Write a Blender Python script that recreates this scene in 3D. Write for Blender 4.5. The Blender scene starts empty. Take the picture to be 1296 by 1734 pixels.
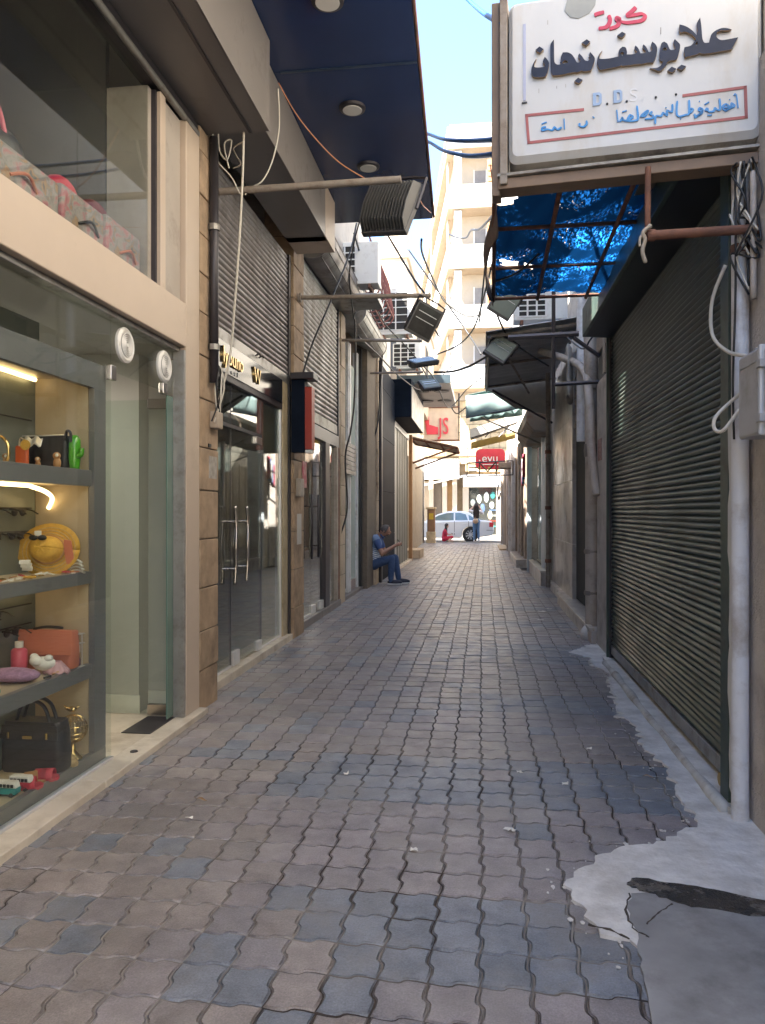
import bpy, math, random
from mathutils import Vector, Matrix
R = math.radians
rnd = random.Random(11)
scn = bpy.context.scene
col = scn.collection

# ------------------------------------------------------------------ camera, sky, sun, exposure
YAW = 7.433
cam = bpy.data.objects.new('camera', bpy.data.cameras.new('camera'))
col.objects.link(cam)
cam.location = (0, 0, 1.38)
cam.rotation_euler = (R(90), 0, R(YAW))
cam.data.sensor_fit = 'HORIZONTAL'
cam.data.sensor_width = 36
cam.data.lens = 36 * 1280 / 1296
cam.data.clip_start = 0.05
cam.data.clip_end = 500
scn.camera = cam

SUN = Vector((-0.47, -0.34, 0.81)).normalized()          # towards the sun
w = bpy.data.worlds.new('World'); scn.world = w; w.use_nodes = True
nt = w.node_tree; nt.nodes.clear()
sk = nt.nodes.new('ShaderNodeTexSky'); sk.sky_type = 'NISHITA'; sk.sun_disc = False
sk.sun_elevation = math.asin(SUN.z)
sk.sun_rotation = math.atan2(SUN.x, SUN.y)
sk.air_density = 1.0; sk.dust_density = 0.4; sk.ozone_density = 3.0
bg = nt.nodes.new('ShaderNodeBackground'); bg.inputs['Strength'].default_value = 0.08
wo = nt.nodes.new('ShaderNodeOutputWorld')
nt.links.new(sk.outputs[0], bg.inputs[0]); nt.links.new(bg.outputs[0], wo.inputs[0])
sl = bpy.data.lights.new('sun', 'SUN'); sl.energy = 4.8; sl.angle = R(0.5); sl.color = (1.0, 0.95, 0.88)
so = bpy.data.objects.new('sun', sl); col.objects.link(so)
so.rotation_euler = SUN.to_track_quat('Z', 'Y').to_euler()

scn.view_settings.view_transform = 'Standard'
scn.view_settings.look = 'None'
scn.view_settings.exposure = 3.2
scn.view_settings.gamma = 1.0
scn.view_settings.use_curve_mapping = False
scn.render.engine = 'CYCLES'
scn.cycles.use_denoising = True
scn.cycles.max_bounces = 9
scn.cycles.diffuse_bounces = 5
scn.cycles.glossy_bounces = 4
scn.cycles.transparent_max_bounces = 16
scn.cycles.sample_clamp_indirect = 8
scn.cycles.caustics_reflective = False
scn.cycles.caustics_refractive = False

# ------------------------------------------------------------------ helpers
class MB:
    """collects faces in world coordinates; build() links them as ONE mesh object"""
    def __init__(s): s.v = []; s.f = []; s.m = []; s.mi = 0
    def add(s, vs, fs):
        o = len(s.v); s.v += [tuple(p) for p in vs]
        for f in fs: s.f.append([i + o for i in f]); s.m.append(s.mi)
        return s
    def box(s, x0, x1, y0, y1, z0, z1):
        return s.add([(x0,y0,z0),(x1,y0,z0),(x1,y1,z0),(x0,y1,z0),(x0,y0,z1),(x1,y0,z1),(x1,y1,z1),(x0,y1,z1)],
              [(0,3,2,1),(4,5,6,7),(0,1,5,4),(1,2,6,5),(2,3,7,6),(3,0,4,7)])
    def obox(s, c, size, rot=(0,0,0)):
        m = Matrix.Translation(c) @ Matrix.Rotation(rot[2],4,'Z') @ Matrix.Rotation(rot[1],4,'Y') @ Matrix.Rotation(rot[0],4,'X')
        a,b,d = size[0]/2,size[1]/2,size[2]/2
        p = [m @ Vector(q) for q in [(-a,-b,-d),(a,-b,-d),(a,b,-d),(-a,b,-d),(-a,-b,d),(a,-b,d),(a,b,d),(-a,b,d)]]
        return s.add(p, [(0,3,2,1),(4,5,6,7),(0,1,5,4),(1,2,6,5),(2,3,7,6),(3,0,4,7)])
    def prism(s, pts, vec):
        n = len(pts); v = Vector(vec)
        a = [Vector(p) for p in pts]; b = [p + v for p in a]
        return s.add(a + b, [list(range(n))[::-1], [n+i for i in range(n)]] + [(i,(i+1)%n,n+(i+1)%n,n+i) for i in range(n)])
    def tube(s, path, r, n=8, caps=True):
        P = [Vector(p) for p in path]; k = len(P)
        rr = r if isinstance(r,(list,tuple)) else [r]*k
        vs = []; up = None
        for i in range(k):
            t = (P[min(i+1,k-1)] - P[max(i-1,0)])
            if t.length < 1e-9: t = Vector((0,0,1))
            t.normalize()
            if up is None:
                up = Vector((0,0,1)) if abs(t.z) < .9 else Vector((1,0,0))
            a = t.cross(up)
            if a.length < 1e-6: a = t.cross(Vector((1,0.3,0)))
            a.normalize(); b = a.cross(t).normalized(); up = b
            for j in range(n):
                q = 2*math.pi*j/n
                vs.append(P[i] + (a*math.cos(q) + b*math.sin(q))*rr[i])
        fs = [(i*n+j, i*n+(j+1)%n, (i+1)*n+(j+1)%n, (i+1)*n+j) for i in range(k-1) for j in range(n)]
        if caps: fs += [list(range(n))[::-1], [(k-1)*n+j for j in range(n)]]
        return s.add(vs, fs)
    def lathe(s, c, prof, n=16, axis='z', cap=True):
        vs = []
        for r_, h in prof:
            for j in range(n):
                q = 2*math.pi*j/n; a, b = r_*math.cos(q), r_*math.sin(q)
                p = (a,b,h) if axis=='z' else ((h,a,b) if axis=='x' else (b,h,a))
                vs.append((c[0]+p[0],c[1]+p[1],c[2]+p[2]))
        k = len(prof)
        fs = [(i*n+j,i*n+(j+1)%n,(i+1)*n+(j+1)%n,(i+1)*n+j) for i in range(k-1) for j in range(n)]
        if cap: fs += [list(range(n))[::-1],[(k-1)*n+j for j in range(n)]]
        return s.add(vs, fs)
    def ball(s, c, r, nu=12, nv=8, rot=None):
        rx,ry,rz = r if isinstance(r,(list,tuple)) else (r,r,r)
        vs=[]
        for i in range(nv+1):
            t = math.pi*i/nv
            for j in range(nu):
                q = 2*math.pi*j/nu
                p = Vector((rx*math.sin(t)*math.cos(q), ry*math.sin(t)*math.sin(q), -rz*math.cos(t)))
                if rot: p = rot @ p
                vs.append(p + Vector(c))
        return s.add(vs, [(i*nu+j,i*nu+(j+1)%nu,(i+1)*nu+(j+1)%nu,(i+1)*nu+j) for i in range(nv) for j in range(nu)])
    def grid(s, fn, nu, nv):
        vs = [fn(i/nu, j/nv) for j in range(nv+1) for i in range(nu+1)]
        return s.add(vs, [(j*(nu+1)+i, j*(nu+1)+i+1, (j+1)*(nu+1)+i+1, (j+1)*(nu+1)+i) for j in range(nv) for i in range(nu)])
    def build(s, name, mats, parent=None, smooth=False, bevel=0, at=None, solid=0):
        off = Vector(at) if at is not None else (wloc(parent) if parent is not None else Vector((0,0,0)))
        me = bpy.data.meshes.new(name)
        me.from_pydata([tuple(Vector(p)-off) for p in s.v], [], s.f)
        for m in (mats if isinstance(mats,(list,tuple)) else [mats]): me.materials.append(m)
        me.polygons.foreach_set('material_index', s.m)
        if smooth is True: me.polygons.foreach_set('use_smooth', [True]*len(s.f))
        me.update()
        if isinstance(smooth, (int,float)) and not isinstance(smooth,bool):
            me.polygons.foreach_set('use_smooth', [True]*len(s.f)); me.set_sharp_from_angle(angle=R(smooth))
        o = bpy.data.objects.new(name, me); col.objects.link(o)
        if parent is not None:
            o.parent = parent
            if at is not None: o.location = Vector(at) - wloc(parent)
        elif at is not None: o.location = at
        if solid:
            md = o.modifiers.new('thickness','SOLIDIFY'); md.thickness = solid; md.offset = 0
        if bevel:
            md = o.modifiers.new('bevel','BEVEL'); md.width = bevel; md.segments = 2; md.limit_method = 'ANGLE'; md.angle_limit = R(40)
            md.use_clamp_overlap = True
        return o

def wloc(o):
    v = Vector((0,0,0))
    while o is not None: v += o.location; o = o.parent
    return v
def tag(o, label=None, cat=None, group=None, kind=None):
    if label: o['label'] = label
    if cat: o['category'] = cat
    if group: o['group'] = group
    if kind: o['kind'] = kind
    return o
def thing(name, label, cat, loc=(0,0,0), group=None):
    o = bpy.data.objects.new(name, None); col.objects.link(o); o.location = loc
    o.empty_display_size = .1
    return tag(o, label, cat, group)
def copy_part(o, dloc=(0,0,0), parent=None):
    c = o.copy(); col.objects.link(c); c.parent = parent if parent else o.parent
    c.location = Vector(o.location) + Vector(dloc); return c
def copy_tree(o, parent=None, loc=None):
    c = o.copy(); col.objects.link(c)
    if parent: c.parent = parent
    if loc is not None: c.location = loc
    for ch in list(o.children): copy_tree(ch, c)
    return c
def box(name, b, mat, parent=None, bevel=0, at=None):
    return MB().box(*b).build(name, mat, parent, bevel=bevel, at=at)
def curve_pts(pts, sub=6):
    """Catmull-Rom through points"""
    P = [Vector(p) for p in pts]; out = []
    for i in range(len(P)-1):
        p0,p1,p2,p3 = P[max(i-1,0)],P[i],P[i+1],P[min(i+2,len(P)-1)]
        for k in range(sub):
            t = k/sub
            out.append(.5*((2*p1)+(p2-p0)*t+(2*p0-5*p1+4*p2-p3)*t*t+(3*p1-p0-3*p2+p3)*t**3))
    out.append(P[-1]); return out
def sag(a, b, d, n=12):
    a,b = Vector(a),Vector(b)
    return [a.lerp(b,i/n) - Vector((0,0,d*4*(i/n)*(1-i/n))) for i in range(n+1)]

# ------------------------------------------------------------------ materials
MATS = {}
def M(name, rgb, rough=.6, metal=0, var=.12, vs=4, bump=0, bs=60, dirt=None, spec=.5, stretch=(1,1,1), pos=False, trans=0, coat=0):
    m = bpy.data.materials.new(name); m.use_nodes = True; n = m.node_tree; n.nodes.clear(); L = n.links.new
    out = n.nodes.new('ShaderNodeOutputMaterial'); p = n.nodes.new('ShaderNodeBsdfPrincipled')
    p.inputs['Roughness'].default_value = rough; p.inputs['Metallic'].default_value = metal
    p.inputs['Specular IOR Level'].default_value = spec
    p.inputs['Coat Weight'].default_value = coat
    p.inputs['Coat Roughness'].default_value = .08
    L(p.outputs[0], out.inputs[0])
    if pos:
        g = n.nodes.new('ShaderNodeNewGeometry'); src = g.outputs['Position']
    else:
        g = n.nodes.new('ShaderNodeTexCoord'); oi = n.nodes.new('ShaderNodeObjectInfo')
        va = n.nodes.new('ShaderNodeVectorMath'); va.operation = 'MULTIPLY_ADD'
        L(oi.outputs['Random'], va.inputs[0]); va.inputs[1].default_value = (17,23,31); L(g.outputs['Object'], va.inputs[2]); src = va.outputs[0]
    mp = n.nodes.new('ShaderNodeMapping'); mp.inputs['Scale'].default_value = stretch; L(src, mp.inputs[0]); src = mp.outputs[0]
    def noise(scale, det=6, ro=.6):
        t = n.nodes.new('ShaderNodeTexNoise'); t.inputs['Scale'].default_value = scale; t.inputs['Detail'].default_value = det
        t.inputs['Roughness'].default_value = ro; L(src, t.inputs['Vector']); return t
    a = noise(vs); mr = n.nodes.new('ShaderNodeMapRange'); mr.inputs[1].default_value = .3; mr.inputs[2].default_value = .7
    mr.inputs[3].default_value = 1-var; mr.inputs[4].default_value = 1+var; L(a.outputs['Fac'], mr.inputs[0])
    mx = n.nodes.new('ShaderNodeMix'); mx.data_type = 'RGBA'; mx.blend_type = 'MULTIPLY'; mx.inputs[0].default_value = 1
    mx.inputs[6].default_value = (*rgb,1); L(mr.outputs[0], mx.inputs[7]); c = mx.outputs[2]
    if dirt:
        dc, amt, dsc = dirt
        d = noise(dsc, 8, .7); rr = n.nodes.new('ShaderNodeMapRange'); rr.inputs[1].default_value = .62-amt*.45; rr.inputs[2].default_value = .85-amt*.35
        L(d.outputs['Fac'], rr.inputs[0])
        m2 = n.nodes.new('ShaderNodeMix'); m2.data_type = 'RGBA'; L(rr.outputs[0], m2.inputs[0]); L(c, m2.inputs[6]); m2.inputs[7].default_value = (*dc,1); c = m2.outputs[2]
        r2 = n.nodes.new('ShaderNodeMapRange'); r2.inputs[3].default_value = rough; r2.inputs[4].default_value = min(1,rough+.25); L(rr.outputs[0], r2.inputs[0]); L(r2.outputs[0], p.inputs['Roughness'])
    L(c, p.inputs['Base Color'])
    if bump:
        b = noise(bs, 4); bn = n.nodes.new('ShaderNodeBump'); bn.inputs['Strength'].default_value = bump; bn.inputs['Distance'].default_value = .01
        L(b.outputs['Fac'], bn.inputs['Height']); L(bn.outputs[0], p.inputs['Normal'])
    if trans:
        tr = n.nodes.new('ShaderNodeBsdfTranslucent'); L(c, tr.inputs[0]); ms = n.nodes.new('ShaderNodeMixShader'); ms.inputs[0].default_value = trans
        L(p.outputs[0], ms.inputs[1]); L(tr.outputs[0], ms.inputs[2]); L(ms.outputs[0], out.inputs[0])
    MATS[name] = m; return m
def glass(name, tint=(.9,.95,.93), base=.05, rough=0.0, haze=0.0):
    m = bpy.data.materials.new(name); m.use_nodes = True; n = m.node_tree; n.nodes.clear(); L = n.links.new
    out = n.nodes.new('ShaderNodeOutputMaterial'); t = n.nodes.new('ShaderNodeBsdfTransparent'); t.inputs[0].default_value = (*tint,1)
    g = n.nodes.new('ShaderNodeBsdfGlossy'); g.inputs['Roughness'].default_value = rough; g.inputs[0].default_value = (.95,.95,.95,1)
    lw = n.nodes.new('ShaderNodeLayerWeight'); lw.inputs[0].default_value = .5
    pw = n.nodes.new('ShaderNodeMath'); pw.operation = 'POWER'; L(lw.outputs['Facing'], pw.inputs[0]); pw.inputs[1].default_value = 5
    ma = n.nodes.new('ShaderNodeMath'); ma.operation = 'MULTIPLY_ADD'; L(pw.outputs[0], ma.inputs[0]); ma.inputs[1].default_value = 1-base; ma.inputs[2].default_value = base
    ms = n.nodes.new('ShaderNodeMixShader'); L(ma.outputs[0], ms.inputs[0]); L(t.outputs[0], ms.inputs[1]); L(g.outputs[0], ms.inputs[2])
    last = ms.outputs[0]
    if haze:
        d = n.nodes.new('ShaderNodeBsdfDiffuse'); d.inputs[0].default_value = (.55,.55,.5,1)
        no = n.nodes.new('ShaderNodeTexNoise'); no.inputs['Scale'].default_value = 3; no.inputs['Detail'].default_value = 8
        tc = n.nodes.new('ShaderNodeTexCoord'); L(tc.outputs['Object'], no.inputs['Vector'])
        mm = n.nodes.new('ShaderNodeMath'); mm.operation = 'MULTIPLY'; L(no.outputs['Fac'], mm.inputs[0]); mm.inputs[1].default_value = haze
        m3 = n.nodes.new('ShaderNodeMixShader'); L(mm.outputs[0], m3.inputs[0]); L(last, m3.inputs[1]); L(d.outputs[0], m3.inputs[2]); last = m3.outputs[0]
    L(last, out.inputs[0]); return m
def emit(name, rgb, s):
    m = bpy.data.materials.new(name); m.use_nodes = True; n = m.node_tree; n.nodes.clear()
    out = n.nodes.new('ShaderNodeOutputMaterial'); e = n.nodes.new('ShaderNodeEmission'); e.inputs[0].default_value = (*rgb,1); e.inputs[1].default_value = s
    n.links.new(e.outputs[0], out.inputs[0]); return m

DUST = (.33,.29,.24)
cream = M('cream_paint', (.52,.42,.33), .45, var=.05, vs=2, bump=.03, bs=30, dirt=((.42,.35,.27),.12,3))
cream_shade = M('shaded_cream_paint', (.40,.35,.30), .5, var=.06, dirt=((.25,.21,.18),.2,3))  # cream paint darkened to hold the shade of the recess
white_wall = M('white_plaster', (.47,.45,.41), .6, var=.05)
tile_white = M('glazed_tile', (.66,.64,.57), .25, var=.05, dirt=((.4,.37,.3),.2,5))
marble = M('cream_marble', (.60,.53,.43), .32, var=.12, vs=3, dirt=((.40,.33,.25),.35,4))
grey_frame = M('grey_lacquer', (.16,.16,.165), .35, var=.05)
shelf_top = M('cream_laminate', (.46,.385,.27), .4, var=.05)
back_board = M('grey_board', (.17,.19,.17), .35, var=.1)
end_panel = M('display_end_panel', (.46,.375,.26), .5, var=.05)
alu = M('aluminium', (.68,.68,.68), .3, metal=.5, var=.08)
alu_d = M('dull_aluminium', (.34,.33,.31), .4, metal=.7, var=.12, dirt=((.2,.17,.14),.3,6))
steel = M('brushed_steel', (.5,.46,.42), .25, metal=1, var=.1)
dark_metal = M('dark_metal', (.045,.04,.045), .4, metal=.3, var=.15)
black_gloss = M('black_cladding', (.008,.012,.022), .5, var=.25, spec=.03)
grey_box = M('grey_composite', (.20,.18,.165), .35, var=.05, vs=1.5, dirt=((.17,.15,.14),.15,3))
grey_box_d = M('dark_grey_composite', (.15,.138,.138), .4, var=.06, vs=1.5, dirt=((.13,.12,.11),.15,3))
navy = M('navy_composite', (.018,.038,.115), .2, var=.12, vs=1.2, coat=.15)
stone = M('brown_stone', (.38,.27,.175), .7, var=.22, vs=7, bump=.25, bs=45, dirt=((.18,.13,.09),.35,3))
stone_l = M('tan_stone', (.58,.46,.33), .75, var=.18, vs=5, bump=.2, bs=40, dirt=((.22,.17,.12),.35,2.5))
mortar = M('mortar', (.16,.13,.10), .9, var=.2, vs=20)
shutter_g = M('galvanised_slat', (.27,.25,.245), .42, metal=.55, var=.22, vs=3, dirt=((.13,.11,.10),.4,3), stretch=(1,1.6,.6), pos=True)
shutter_g2 = M('pale_galvanised_slat', (.36,.345,.33), .45, metal=.5, var=.15, vs=3, dirt=((.2,.17,.14),.4,2.5), stretch=(1,1.6,.6), pos=True)
shutter_green = M('green_slat', (.030,.052,.041), .36, metal=.25, var=.3, vs=5, spec=.5, dirt=((.125,.125,.105),.30,4), stretch=(1,.5,1), pos=True)
green_paint = M('green_painted_steel', (.045,.07,.058), .45, var=.2, vs=4, dirt=((.08,.07,.06),.25,5))
rust = M('rusty_steel', (.20,.085,.05), .75, var=.3, vs=9, bump=.2, bs=70, dirt=((.10,.06,.05),.4,6))
pipe_grey = M('weathered_pipe', (.30,.26,.22), .6, metal=.2, var=.2, vs=8, dirt=((.15,.1,.07),.4,8))
pvc = M('white_pvc', (.68,.69,.71), .4, var=.08, vs=4, dirt=((.33,.28,.23),.3,3))
pvc_b = M('beige_pvc', (.45,.39,.33), .5, var=.12, dirt=((.22,.18,.14),.35,3))
stucco = M('rough_stucco', (.50,.45,.40), .85, var=.12, vs=6, bump=1.0, bs=55, dirt=((.28,.23,.19),.3,2))
wall_pale = M('pale_plaster', (.52,.48,.44), .75, var=.12, vs=3, bump=.1, bs=40, dirt=((.24,.20,.17),.35,2.5))
wall_beige = M('beige_plaster', (.68,.63,.55), .8, var=.10, vs=1.2, bump=.1, bs=25, dirt=((.42,.37,.31),.3,1.0))
wall_brown = M('brown_shop_panel', (.30,.235,.18), .6, var=.2, vs=3, dirt=((.14,.10,.07),.3,3))
marble_g = M('grey_beige_marble', (.46,.41,.36), .3, var=.14, vs=2.5, dirt=((.24,.19,.15),.3,3))
cement = M('cement', (.66,.64,.61), .9, var=.2, vs=7, bump=1.0, bs=22, dirt=((.48,.45,.41),.36,5), pos=True)
cement_s = M('smooth_cement', (.285,.28,.28), .6, var=.25, vs=2.5, bump=.12, bs=35, dirt=((.15,.145,.14),.4,3), pos=True)
far_white = M('sunlit_render', (.68,.66,.63), .8, var=.08, vs=.6, dirt=((.52,.48,.42),.2,.7))
far_cream = M('cream_render', (.47,.40,.315), .8, var=.08, vs=1, dirt=((.38,.31,.23),.25,1))
far_stone = M('yellow_stone', (.55,.42,.25), .85, var=.3, vs=3, bump=.2, bs=12)
wood_sh = M('orange_shutter_wood', (.45,.20,.09), .6, var=.15, vs=5)
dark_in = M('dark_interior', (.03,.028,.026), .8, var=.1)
brown_in = M('brown_interior', (.13,.105,.08), .8, var=.2)
g_window = glass('window_glass', (.95,.97,.95), .03, haze=.010)
g_door = glass('door_glass', (.94,.97,.95), .03, haze=.015)
g_shop = glass('shop_door_glass', (.80,.83,.80), .10, haze=.05)
g_edge = M('green_glass_edge', (.10,.17,.14), .15, var=.05)
led = emit('warm_led', (1,.68,.30), .85)
lamp_em = emit('ceiling_lamp_glow', (1,.93,.8), 3.0)
white_pl = M('white_plastic', (.72,.71,.68), .4, var=.04, dirt=((.5,.46,.4),.2,6))
black_pl = M('black_plastic', (.02,.02,.022), .45, var=.2)
cable_w = M('white_cable', (.62,.58,.5), .5, var=.1)
cable_k = M('black_cable', (.015,.015,.016), .5, var=.1)
cable_b = M('blue_hose', (.012,.09,.30), .4, var=.1)
cable_o = M('orange_cable', (.5,.22,.12), .5, var=.1)
gold = M('gold_metal', (.72,.52,.22), .25, metal=1, var=.1)
red_p = M('red_panel', (.30,.035,.02), .4, var=.1)
floral_m = None
# ------------------------------------------------------------------ ground and paving
def paver_mat(name, use_attr):
    m = bpy.data.materials.new(name); m.use_nodes = True; n = m.node_tree; n.nodes.clear(); L = n.links.new
    out = n.nodes.new('ShaderNodeOutputMaterial'); p = n.nodes.new('ShaderNodeBsdfPrincipled'); L(p.outputs[0], out.inputs[0])
    if use_attr:
        a = n.nodes.new('ShaderNodeAttribute'); a.attribute_name = 'tint'; c = a.outputs['Color']
    else:
        a = n.nodes.new('ShaderNodeObjectInfo'); c = a.outputs['Color']
    g = n.nodes.new('ShaderNodeNewGeometry')
    def noise(s, d=6, r=.6):
        t = n.nodes.new('ShaderNodeTexNoise'); t.inputs['Scale'].default_value = s; t.inputs['Detail'].default_value = d; t.inputs['Roughness'].default_value = r
        L(g.outputs['Position'], t.inputs['Vector']); return t.outputs['Fac']
    def rng(f, a0, a1, b0, b1):
        r = n.nodes.new('ShaderNodeMapRange'); L(f, r.inputs[0]); r.inputs[1].default_value = a0; r.inputs[2].default_value = a1; r.inputs[3].default_value = b0; r.inputs[4].default_value = b1; return r.outputs[0]
    def mixc(f, c0, c1, bl='MIX'):
        x = n.nodes.new('ShaderNodeMix'); x.data_type = 'RGBA'; x.blend_type = bl
        if isinstance(f,(int,float)): x.inputs[0].default_value = f
        else: L(f, x.inputs[0])
        for k,i in ((c0,6),(c1,7)):
            if isinstance(k, tuple): x.inputs[i].default_value = (*k,1)
            else: L(k, x.inputs[i])
        return x.outputs[2]
    c = mixc(1.0, c, rng(noise(9,8,.65), .3,.7,.72,1.25), 'MULTIPLY')
    c = mixc(1.0, c, rng(noise(160,2), .3,.7,.80,1.18), 'MULTIPLY')
    c = mixc(rng(noise(2.2,8,.7), .46,.70,0,.65), c, (.30,.275,.25))         # dusty, sandy wear
    c = mixc(rng(noise(1.1,6,.6), .54,.72,0,.5), c, (.085,.07,.064))        # old spills
    c = mixc(rng(noise(38,3,.7), .70,.76,0,.55), c, (.40,.37,.33))           # small chips and cement flecks
    L(c, p.inputs['Base Color'])
    L(rng(noise(6,6), .35,.7,.28,.52), p.inputs['Roughness']); p.inputs['Specular IOR Level'].default_value = .5
    b = n.nodes.new('ShaderNodeBump'); b.inputs['Strength'].default_value = .45; b.inputs['Distance'].default_value = .006
    L(noise(75,6,.7), b.inputs['Height']); L(b.outputs[0], p.inputs['Normal'])
    return m
pav_o = paver_mat('paver_concrete', False); pav_a = paver_mat('paver_concrete_far', True)

def joint_mat():
    m = bpy.data.materials.new('joint_sand'); m.use_nodes = True; n = m.node_tree; L = n.links.new
    p = n.nodes['Principled BSDF']; p.inputs['Roughness'].default_value = .9
    g = n.nodes.new('ShaderNodeNewGeometry'); t = n.nodes.new('ShaderNodeTexNoise'); t.inputs['Scale'].default_value = 1.1; t.inputs['Detail'].default_value = 5
    L(g.outputs['Position'], t.inputs['Vector']); r = n.nodes.new('ShaderNodeValToRGB'); L(t.outputs['Fac'], r.inputs[0])
    r.color_ramp.elements[0].position = .44; r.color_ramp.elements[0].color = (.045,.034,.028,1)
    r.color_ramp.elements[1].position = .56; r.color_ramp.elements[1].color = (.26,.235,.21,1)
    L(r.outputs[0], p.inputs['Base Color']); return m
joint = joint_mat()
earth = M('street_asphalt', (.30,.27,.235), .9, var=.15, vs=2, bump=.2, bs=40, pos=True)

# one sheet out to the horizon, and the joint bed of the alley on it
gm = MB(); gm.add([(-160,-60,-.05),(160,-60,-.05),(160,300,-.05),(-160,300,-.05)], [(0,1,2,3)])
tag(gm.build('ground', earth), kind='structure')
paving = MB().add([(-3.0,-6,-.0048),(1.6,-6,-.0048),(1.6,34.2,-.0048),(-3.0,34.2,-.0048)], [(0,1,2,3)]).build('paving', joint)
tag(paving, kind='structure')

PW, PH = .151, .1705
TS = [(0,0),(.22,.8),(.40,1),(.47,.55),(.53,-.55),(.60,-1),(.78,-.8)]
TSF = [(0,0),(.3,.9),(.7,-.9)]
def paver_outline(gap, ts, a=.0085):
    w, h = PW, PH; o = []
    for t,f in ts: o.append((-w/2+w*t, -h/2 - a*f*1.0))
    for t,f in ts: o.append((w/2 + a*f, -h/2+h*t))
    rt = [(1-t, f) for t,f in ts]
    for t,f in ts: o.append((w/2-w*t, h/2 - a*dict((round(1-t2,3),f2) for t2,f2 in ts).get(round(t,3), 0) if t>0 else h/2))
    for t,f in ts: o.append((-w/2 + (a*dict((round(1-t2,3),f2) for t2,f2 in ts).get(round(t,3),0) if t>0 else 0), h/2-h*t))
    k = 1-gap/w
    return [(x*k, y*k) for x,y in o]
def paver_mesh(name, gap, ts, mat):
    o = paver_outline(gap, ts); n = len(o); q = 1-.006/PW*2
    v = [(x*q,y*q,0) for x,y in o] + [(x*.99,y*.99,-.003) for x,y in o] + [(x,y,-.02) for x,y in o]
    f = [list(range(n))] + [(i,n+i,n+(i+1)%n,(i+1)%n) for i in range(n)] + [(n+i,2*n+i,2*n+(i+1)%n,n+(i+1)%n) for i in range(n)]
    f = [list(reversed(g)) if k else g for k,g in enumerate(f)]
    me = bpy.data.meshes.new(name); me.from_pydata(v, [], f); me.materials.append(mat)
    me.polygons.foreach_set('use_smooth', [False]+[True]*(len(f)-1)); me.update(); return me
GREYS = [(.180,.198,.232),(.196,.212,.244),(.168,.186,.218),(.206,.220,.250)]
PINKS = [(.262,.232,.236),(.250,.226,.230),(.276,.244,.246),(.238,.218,.226)]
BROWN = [(.264,.228,.212),(.252,.220,.208),(.240,.214,.206),(.276,.240,.224)]
BANDS = [(1.2,2.19,PINKS),(2.19,2.70,GREYS),(2.70,3.21,PINKS),(3.21,3.65,PINKS),(3.65,4.19,GREYS),(4.19,4.78,BROWN),(4.78,5.3,PINKS),
         (5.3,5.85,GREYS),(5.85,6.4,BROWN),(6.4,7.0,PINKS),(7.0,7.55,GREYS)]
def tint(x, y, r):
    if x < -.55 + .5*math.sin(y*1.3) - .1*y*0:              # the left strip has been relaid with mixed stones
        base = r.choice([PINKS,BROWN,PINKS,BROWN,BROWN,GREYS]) if y < 6.5 else r.choice([PINKS,BROWN,PINKS,GREYS])
    else:
        base = None
        for a,b,c in BANDS:
            if a <= y < b: base = c
        if base is None:
            base = [GREYS,PINKS,BROWN][int((y-7.55)/.54) % 3]
        if r.random() < .05: base = r.choice([GREYS,PINKS])
    c = r.choice(base); k = r.uniform(.91,1.09)
    return tuple(v*k for v in c)
near_mesh = paver_mesh('paver', .0045, TS, pav_o)
rp = random.Random(5)
cells = []
for j in range(200):
    y = 1.45 + j*PH
    if y > 34.1: break
    for i in range(-18, 11):
        x = -.0 + i*PW + .075 + .004*math.sin(j*.9)
        # the courses drift gently to the right further down the alley
        xs = x + .0011*max(0,y-6)**2*.25
        lim_r = 1.24 if y < 18 else 1.02
        lim_l = -1.98 if y < 5.1 else (-2.12 if y < 12 else -2.5)
        if xs > lim_r or xs < lim_l: continue
        cells.append((xs, y))
def shown(c):
    x,y = c; return y > 1.75 and abs(math.atan2(x,y)+R(YAW)) < R(28.5)
vis = sorted([c for c in cells if shown(c)], key=lambda c: c[0]**2+c[1]**2)
near = set(vis[:300])
mb = MB(); cols = []
ol = paver_outline(.0045, TSF, .008); nn = len(ol)
for c in cells:
    if c[1] < 1.5: continue
    x,y = c; t = tint(x,y,rp)
    zt = rp.uniform(-.0025,.0015); ax, ay = rp.gauss(0,.006), rp.gauss(0,.006); rot = rp.gauss(0,.012)
    if c in near:
        o = bpy.data.objects.new('paver', near_mesh); col.objects.link(o); o.parent = paving
        o.location = (x,y,zt); o.rotation_euler = (ax,ay,rot); o.color = (*t,1)
    else:
        base = len(mb.v); vs = []
        cr, sr = math.cos(rot), math.sin(rot)
        for k,zz in ((.95,0),(1,-.005)):
            for px_,py_ in ol:
                u,v_ = (px_*cr-py_*sr)*k, (px_*sr+py_*cr)*k
                vs.append((x+u, y+v_, zt+zz+ax*v_-ay*u))
        mb.add(vs, [list(range(nn))] + [((i+1)%nn, i, nn+i, nn+(i+1)%nn) for i in range(nn)])
        cols += [t]*(nn+1)
po = mb.build('paver_field', pav_a, paving); tag(po, kind='stuff')
at = po.data.attributes.new('tint', 'FLOAT_COLOR', 'FACE')
at.data.foreach_set('color', [v for c in cols for v in (*c,1)])

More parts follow.
